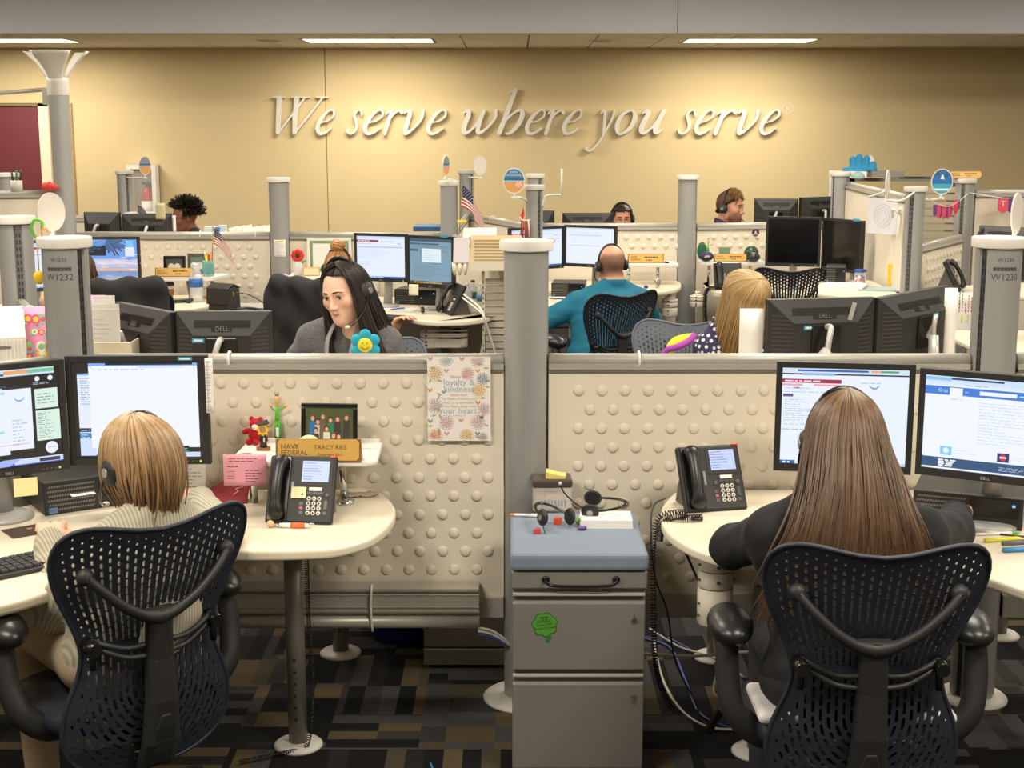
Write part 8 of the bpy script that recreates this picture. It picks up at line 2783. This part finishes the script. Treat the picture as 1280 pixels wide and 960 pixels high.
o = MB().bx(-.03,.03,-.0012,0,0,.018).build('blue_sticker',paint('#3a9fc8',.5)); o.location = (q.x,9.985,q.z-.004); o.rotation_euler = (0,0,R(-52)); tag(o,'small blue sticker on the right switched-off monitor','sticker')
tower('dark desktop computer under the switched-off monitors',(ay(1044,356,9.6).x,9.60,EZ),R(-14),size=(.13,.24,.11))
o = MB().bx(-.17,.12,-.10,.10,0,.02).bx(-.14,.13,-.09,.11,.0205,.03).build('paper_pile',M_paper); o.location = (ay(1058,362,9.25).x,9.27,EZ); o.rotation_euler = (0,0,R(-20)); tag(o,'pile of white papers left of the blue lidded jar','paper')
c = ay(1077,357,9.45)
t = thing('sweet_jar','clear jar of sweets with a blue lid, second row right','jar',(c.x,9.50,EZ))
MB().lathe([(0,0),(.036,0),(.038,.005),(.038,.088),(0,.089)],22).build('jar_body',mat('bottle_clear',(.86,.9,.92),.1),t)
MB().lathe([(.0385,.0882),(.042,.089),(.042,.105),(0,.106)],22).build('lid',paint('#2b4fa8',.4),t)
m = MB(); rng = random.Random(9)
for k in range(14):
 m.mi = k % 3; a = rng.uniform(3.4,6.0)
 m.ell((.030*math.cos(a),.030*math.sin(a),rng.uniform(.015,.07)),(.011,.011,.010),nu=8,nv=6)
m.build('sweets',[paint('#c8405a',.5),paint('#5a78b8',.5),paint('#e8e0d4',.5)],t,stuff=True)
o = MB().bx(-.16,.16,-.1,.1,0,.012).build('magazine',paint('#a9bcc4',.4)); o.location = (ay(1103,364,9.2).x,9.2,EZ); o.rotation_euler = (0,0,R(-12)); tag(o,'pale blue magazine right of the blue lidded jar','magazine')
c = ay(1121,359,9.3)
t = thing('wipes_box','white and yellow box of wipes left of the oval card pole','box',(c.x,9.35,EZ),R(-8))
MB().bx(-.045,.045,-.04,.04,0,.15).build('carton',M_paper,t,bev=.003)
MB().bx(-.0455,-.030,-.0415,.0415,-.0,.155).build('yellow_side',paint('#ecc81e',.5),t)
MB().bx(-.01,.035,-.0412,-.0402,.008,.022).build('blue_mark',paint('#2f4ea0',.5),t)
for k,c_ in enumerate(('#24467c','#e8e4dc','#33252a')):
 o = MB().bx(-.006,.006,-.07,.07,0,.20).build('book',paint(c_,.5)); o.location = (c.x+.0+k*.018,9.40,EZ+.152); o.rotation_euler = (0,R(24),R(-8)); tag(o,['navy','white','dark brown'][k]+' book leaning above the box of wipes','book','books leaning above the wipes box')
a,b = ay(1107,293,9.0),ay(1107,251,9.0)
t = thing('hanging_sheet','white sheet with a faint drawing hanging below the narrow oval card','paper',(ay(1106,270,9.3).x,9.35,ay(1106,293,9.3).z),R(-52))
MB().bx(-.12,.12,0,.002,0,.235).build('paper',mat('paper_blueish',srgb('#e2e2ea'),.6),t)
m = MB()
for r_ in (.03,.05,.07): m.tube([(r_*math.cos(q),-.0006,.12+r_*1.1*math.sin(q)) for q in np.linspace(0,2*math.pi,25)[:-1]],.0012,3,closed=True)
m.build('drawing',paint('#b9bac4',.8),t)
MB().tube(spline([(-.12,0,.24),(-.02,0,.27),(.06,-.02,.30)],4),.006,6).build('hanger',M_white,t)
t = thing('wall_hooks','white hooks on the tall panel right of the hanging sheet','hook',(ay(1127,272,9.12).x,9.15,ay(1127,272,9.12).z),R(-52))
MB().tube(spline([(-.06,0,.0),(-.03,-.04,.05),(.0,-.02,.03),(.03,-.05,.06)],5),.010,6).tube(spline([(.0,0,.04),(.01,-.03,-.08),(.01,-.03,-.13)],5),.010,6).build('hook',M_white,t)
t = thing('overhead_shelf','grey shelf unit behind the tall cream panel, slatted at its right end','shelf',(ay(1105,230,11.9).x,11.9,0))
zt_ = 1.545
xl,xr = ay(1058,230,11.9).x-t.location.x,ay(1196,230,11.9).x-t.location.x
MB().bx(xl,xr,-.2,.2,zt_-.03,zt_).bx(xl,xl+.02,-.2,.2,0,zt_).bx(xr-.02,xr,-.2,.2,0,zt_).build('carcass',M_grey,t)
slat = None
for k in range(14):
 z = zt_-.12-k*.062
 if slat is None: slat = MB().bx(xr-.42,xr-.03,-.205,-.19,0,.045).build('slat',mat('slat_tan',srgb('#b5aa96'),.5),t,loc=(0,0,z))
 else:
  o = slat.copy(); COL.objects.link(o); o.location = (0,0,z)
def top_box(name,label,cat,xa,xb,ytop,ybot,d,m,dep=.22,bev=.003):
 a,b = ay(xa,ybot,d),ay(xb,ytop,d)
 o = MB().bx(-(b.x-a.x)/2,(b.x-a.x)/2,0,dep,0,b.z-zt_).build(name,m,bev=bev)
 o.location = ((a.x+b.x)/2,d,zt_)
 return tag(o,label,cat)
top_box('white_box','flat white box under the blue foam hand','box',1046,1084,214.5,226,11.72,M_paper)
top_box('grey_box','grey cardboard box right of the blue foam hand','box',1089,1131,214,226,11.80,mat('box_grey',srgb('#8f8a80'),.7))
top_box('folder_pile','pile of manila folders in front of the grey box','folder',1081,1106,222,229,11.62,paint('#d6bf98',.7),.08)
top_box('black_case','long black case on the shelf behind the tall panel','case',1124,1166,224,231,11.70,M_black)
q = ay(1072,224,11.60)
o = MB().ell((0,0,0),(.06,.05,.055),nu=18,nv=10,lo=0).build('teal_bowl',paint('#9dbcb8',.5)); o.location = (q.x,11.60,zt_); tag(o,'pale teal upturned bowl below the white box','bowl')
hz = ay(1070,214.5,11.72).z
q = ay(1082,214,11.8)
t = thing('foam_hand','bright blue foam hand with four raised fingers on the white box','foam hand',(q.x,11.86,hz))
M_foam = paint('#2f8fc0',.8)
v = Vox((-.20,-.05,-.01),(.16,.05,.20),.008)
for x,z in ((-.10,.095),(-.045,.115),(.02,.105),(.075,.055)):
 v.cap((x*.8,0,.02),(x,0,z),.030,.028,k=.006)
v.cap((-.10,0,.01),(.08,0,.01),.032,k=.02)
v.cap((-.10,0,.005),(-.165,0,.012),.022,.018,k=.02)
V,Q = v.mesh(); V[:,2] = np.maximum(V[:,2],.0)
np_mesh('foam_body',V,Q,M_foam,t)
q = ay(1087,203,11.95)
disc_sign('small white oval card behind the blue foam hand',(q.x,11.97,q.z),0,.09,.12,arm_to=(q.x,12.0,zt_+.01))
t = thing('bunting','string of pink and purple paper pennants between two grey poles','bunting',(0,9.3,0))
pts = [ay(1160,248,9.05),ay(1172,255,9.2),ay(1185,258,9.45),ay(1198,252,9.7),ay(1210,242,9.93)]
m = MB().tube(spline([p-t.location for p in pts],6),.003,5); m.build('string',M_white,t)
for k,(px,py,w_,h_,c_) in enumerate(((1169,256,4,15,'#6a3f86'),(1173,256,5,17,'#e0485e'),(1175.5,258,4,15,'#6a3f86'),(1180,257,5,18,'#e0485e'),(1183,258,4,15,'#6a3f86'),(1186,256,5,18,'#e0485e'),(1188,257,4,14,'#6a3f86'),(1195,250,5,19,'#e0485e'),(1197.5,250,4,14,'#6a3f86'))):
 d = 9.05+(px-1160)/50*.88
 a,b = ay(px,py,d)-t.location,ay(px+w_,py+h_,d)-t.location
 hx,hz_ = abs(b.x-a.x)/2,abs(a.z-b.z)
 po = MB().prism_y([(a.x-hx,a.z),(a.x+hx,a.z),(a.x+hx,a.z-hz_*.75),(a.x,a.z-hz_),(a.x-hx,a.z-hz_*.75)],a.y-.002,a.y).build('pennant',paint(c_,.7),t)
t = thing('letter_pennants','large pink pennant with the letter T and a purple one, right edge','bunting',(0,9.85,0))
for px,w_,c_,ch_ in ((1254,13,'#e4566a','T'),(1265,12,'#6a3f86','A')):
 a,b = ay(px,248,9.85)-t.location,ay(px,267,9.85)-t.location
 w2 = w_/2*9.8/1750
 po = MB().prism_y([(a.x-w2,a.z),(a.x+w2,a.z),(a.x+w2,a.z-.08),(a.x,b.z),(a.x-w2,a.z-.08)],-.003-(.004 if ch_ == 'T' else 0),-.001-(.004 if ch_ == 'T' else 0)).build('pennant',paint(c_,.7),t)
 if ch_ == 'A': continue
 k_ = MB(); text(k_,ch_,.055,a.x,a.z-.055,-.009); k_.build('letter',M_paper,po)
m = MB().tube([ay(1212,241,9.93)-t.location,ay(1248,247,9.86)-t.location,ay(1282,250,9.86)-t.location],.003,5); m.build('string',M_white,t)
q0,q1 = ay(1190,224,9.9),ay(1232,215,9.9)
nameplate('gold nameplate on top of the slotted grey pole at the right',((q0.x+q1.x)/2,9.96,ay(1207,223,10.0).z+.002),R(2),w=q1.x-q0.x,h=q1.z-q0.z,who=None)
c = ay(1204,361,8.85)
phone('desk phone seen from its side left of the W1230 pole',(c.x+.01,8.90,RZ2),R(68),screen_on=False)
cable('thin dark cable behind the phone left of the W1230 pole',[ay(1173,358,8.9),ay(1180,345,8.95),ay(1192,340,9.0),ay(1196,352,9.05)],.004)
back_mon('dark monitor back just above the W1230 pole',1227,1292,8.0,7.8,283,zh=.30,desk=DZ,brand_front=False)
desk('cream worktop behind the W1230 pole',[(2.55,7.5),(3.9,7.5),(3.9,8.3),(2.55,8.3)],legs=((3.0,7.8),))
cable('black cable looping down the side of the monitor above the W1230 pole',[ay(1229,285,7.95),ay(1221,297,7.9),ay(1222,325,7.9),ay(1226,350,7.95)],.006)

# THIRD ROW
back_mon('left dark monitor back of the pair below the extinguisher cabinet',107,151,10.62,10.55,265,stand='arm',detail=False)
back_mon('right dark monitor back of the pair below the extinguisher cabinet',152,215,10.55,10.62,267,stand='arm')
a,b = ay(219,290,10.66),ay(219,269,10.66)
sheet('privacy_card','white card at the right edge of the dark monitors below the extinguisher','card',(a.x,10.62,a.z),0,.035,b.z-a.z,M_paper,th=.003)
a,b = ay(201,274,10.5),ay(201,254,10.5)
sheet('tan_card','tan card clipped on top of the dark monitor below the extinguisher','card',(a.x,10.50,a.z),R(-6),.075,b.z-a.z,paint('#c9bd98',.7),th=.002)
q = ay(171,290,10.9)
flag('small flag behind the dark monitors in front of the extinguisher',(ay(172,280,10.9).x,10.9,DZ),R(10),h=.12,w=.20,staff=ay(172,256,10.9).z-DZ)
q = ay(125,268,11.2)
t = thing('paper_pile','white papers above the left dark monitor below the tan wall','paper',(q.x,12.38,ay(125,270,12.38).z))
for k in range(3): MB().bx(-.16+.03*k,.16,-.08,.08,.012*k,.012*k+.010).build('sheaf',M_paper,t)
for nm,px,w_,c_ in (('white',263,.10,'#e8eaee'),('blue',272,.03,'#4f8fc8'),('tall white',277,.05,'#dfe4ea')):
 a,b = ay(px,290,10.3),ay(px,284 if nm != 'tall white' else 282,10.3)
 o = MB().bx(-w_/2,w_/2,-.03,.03,0,b.z-DZ).build('tissue_pack',paint(c_,.6)); o.location = (a.x,10.32+.03*(px % 2),DZ); tag(o,nm+' packet standing behind the panel right of the curly haired woman','packet')
RZ = ay(312,296,10.4).z
t = thing('leaflet_rack','row of white leaflets behind the panel left of the slip pole','rack',(ay(312,290,10.4).x,10.45,ay(312,296,10.4).z))
MB().bx(-.15,.15,-.04,.04,DZ-RZ,.004).build('stand',M_cream,t)
for k in range(6):
 MB().box((-.12+k*.05,0,.035+.006*(k % 3)),(.075,.003,.07),rot=(R(-20),R(-14),R(18))).build('leaflet',mat('leaflet',srgb('#dcd9d4'),.5),t)
back_mon('small dark monitor back right of the collar pole',672,693,11.55,11.5,263,stand='arm',detail=False,brand_front=False)
back_mon('wide dark monitor back left of the woman in thin glasses',703,765,11.6,11.6,266,stand='arm')
back_mon('dark monitor back with a badge right of the bearded man',943,998,11.6,11.55,248,zh=.36,stand='arm')
back_mon('dark monitor back between the bearded man and the shelf pole',999,1041,11.55,11.75,246,zh=.36,stand='arm')
q = ay(1047,230,11.8)
sheet('white_card','white slanted card beside the shelf pole at the right','card',(ay(1046,236,11.9).x,11.95,1.30),R(0),.10,.30,M_paper,tilt=R(-8),th=.003)
q = ay(59,235,10.0)
o = MB().ell((-.03,0,.03),(.028,.02,.03),nu=10,nv=8).ell((.0,.0,.032),(.03,.02,.034),nu=10,nv=8).ell((.035,0,.026),(.026,.02,.026),nu=10,nv=8).build('red_bow',paint('#d8403a',.6)); o.location = (q.x,10.05,1.51); tag(o,'small red bow on the tall panel beside the uplight pole','bow')
t = thing('pen_cup','small cup of pens behind the tall panel at the left edge','cup',(ay(21,236,9.84).x,9.84,1.512))
MB().lathe([(0,0),(.04,0),(.04,.08),(0,.078)],14).build('cup',paint('#c9c4b8',.5),t)
for k,c_ in enumerate(('#20302a','#1f7a4a','#26262a')): MB().tube([(-.02+.02*k,0,.05),(-.03+.035*k,0,.15)],.007,6).build('pen',paint(c_,.4),t)
q = ay(456,434,4.78)
t = thing('plush_flower','turquoise plush flower with a smiling yellow face in front of the black haired woman','toy',(q.x,4.80,DZ))
zf = ay(456,431,4.8).z-DZ
MB().tube([(0,0,0),(0,0,zf)],.006,8).build('stem',paint('#4a9a4a',.6),t)
MB().lathe([(0,0),(.035,0),(.038,.06),(0,.06)],16).build('pot',paint('#d8d0c0',.5),t)
M_pet = mat('plush_teal',srgb('#2fa8c4'),.95,bump=.6,scale=500)
for k in range(6):
 a = R(30+60*k)
 MB().ell((.034*math.cos(a),0,zf+.034*math.sin(a)),(.021,.012,.021),nu=14,nv=10).build('petal',M_pet,t)
fc = MB().ell((0,-.008,zf),(.026,.012,.026),nu=20,nv=12).build('face',mat('plush_yellow',srgb('#e8d23a'),.95),t)
m = MB().tube(spline([(-.013,-.0195,zf-.006),(.0,-.0205,zf-.013),(.013,-.0195,zf-.006)],5),.0014,5)
for s in (-1,1): m.ell((s*.008,-.0195,zf+.009),(.0022,.0015,.003),nu=8,nv=6)
m.build('smile',paint('#6a7a3a',.6),fc)
q = ay(868,434,5.6)
t = thing('plush_lei','purple and yellow plush band on the shoulder of the wavy blond woman','toy',(q.x-.01,5.95,ay(868,446,5.95).z))
MB().tube(spline([(-.06,0,0),(-.04,-.01,.05),(.0,-.01,.075),(.045,0,.085)],5),np.interp(np.linspace(0,1,16),[0,.5,1],[.018,.026,.018]),10).build('yellow_band',paint('#e4dc3a',.8),t)
MB().tube(spline([(-.085,0,-.01),(-.06,-.02,.035),(-.02,-.035,.05),(.03,-.03,.075),(.055,-.02,.1)],5),.014,8).build('purple_band',paint('#b04ab8',.8),t)
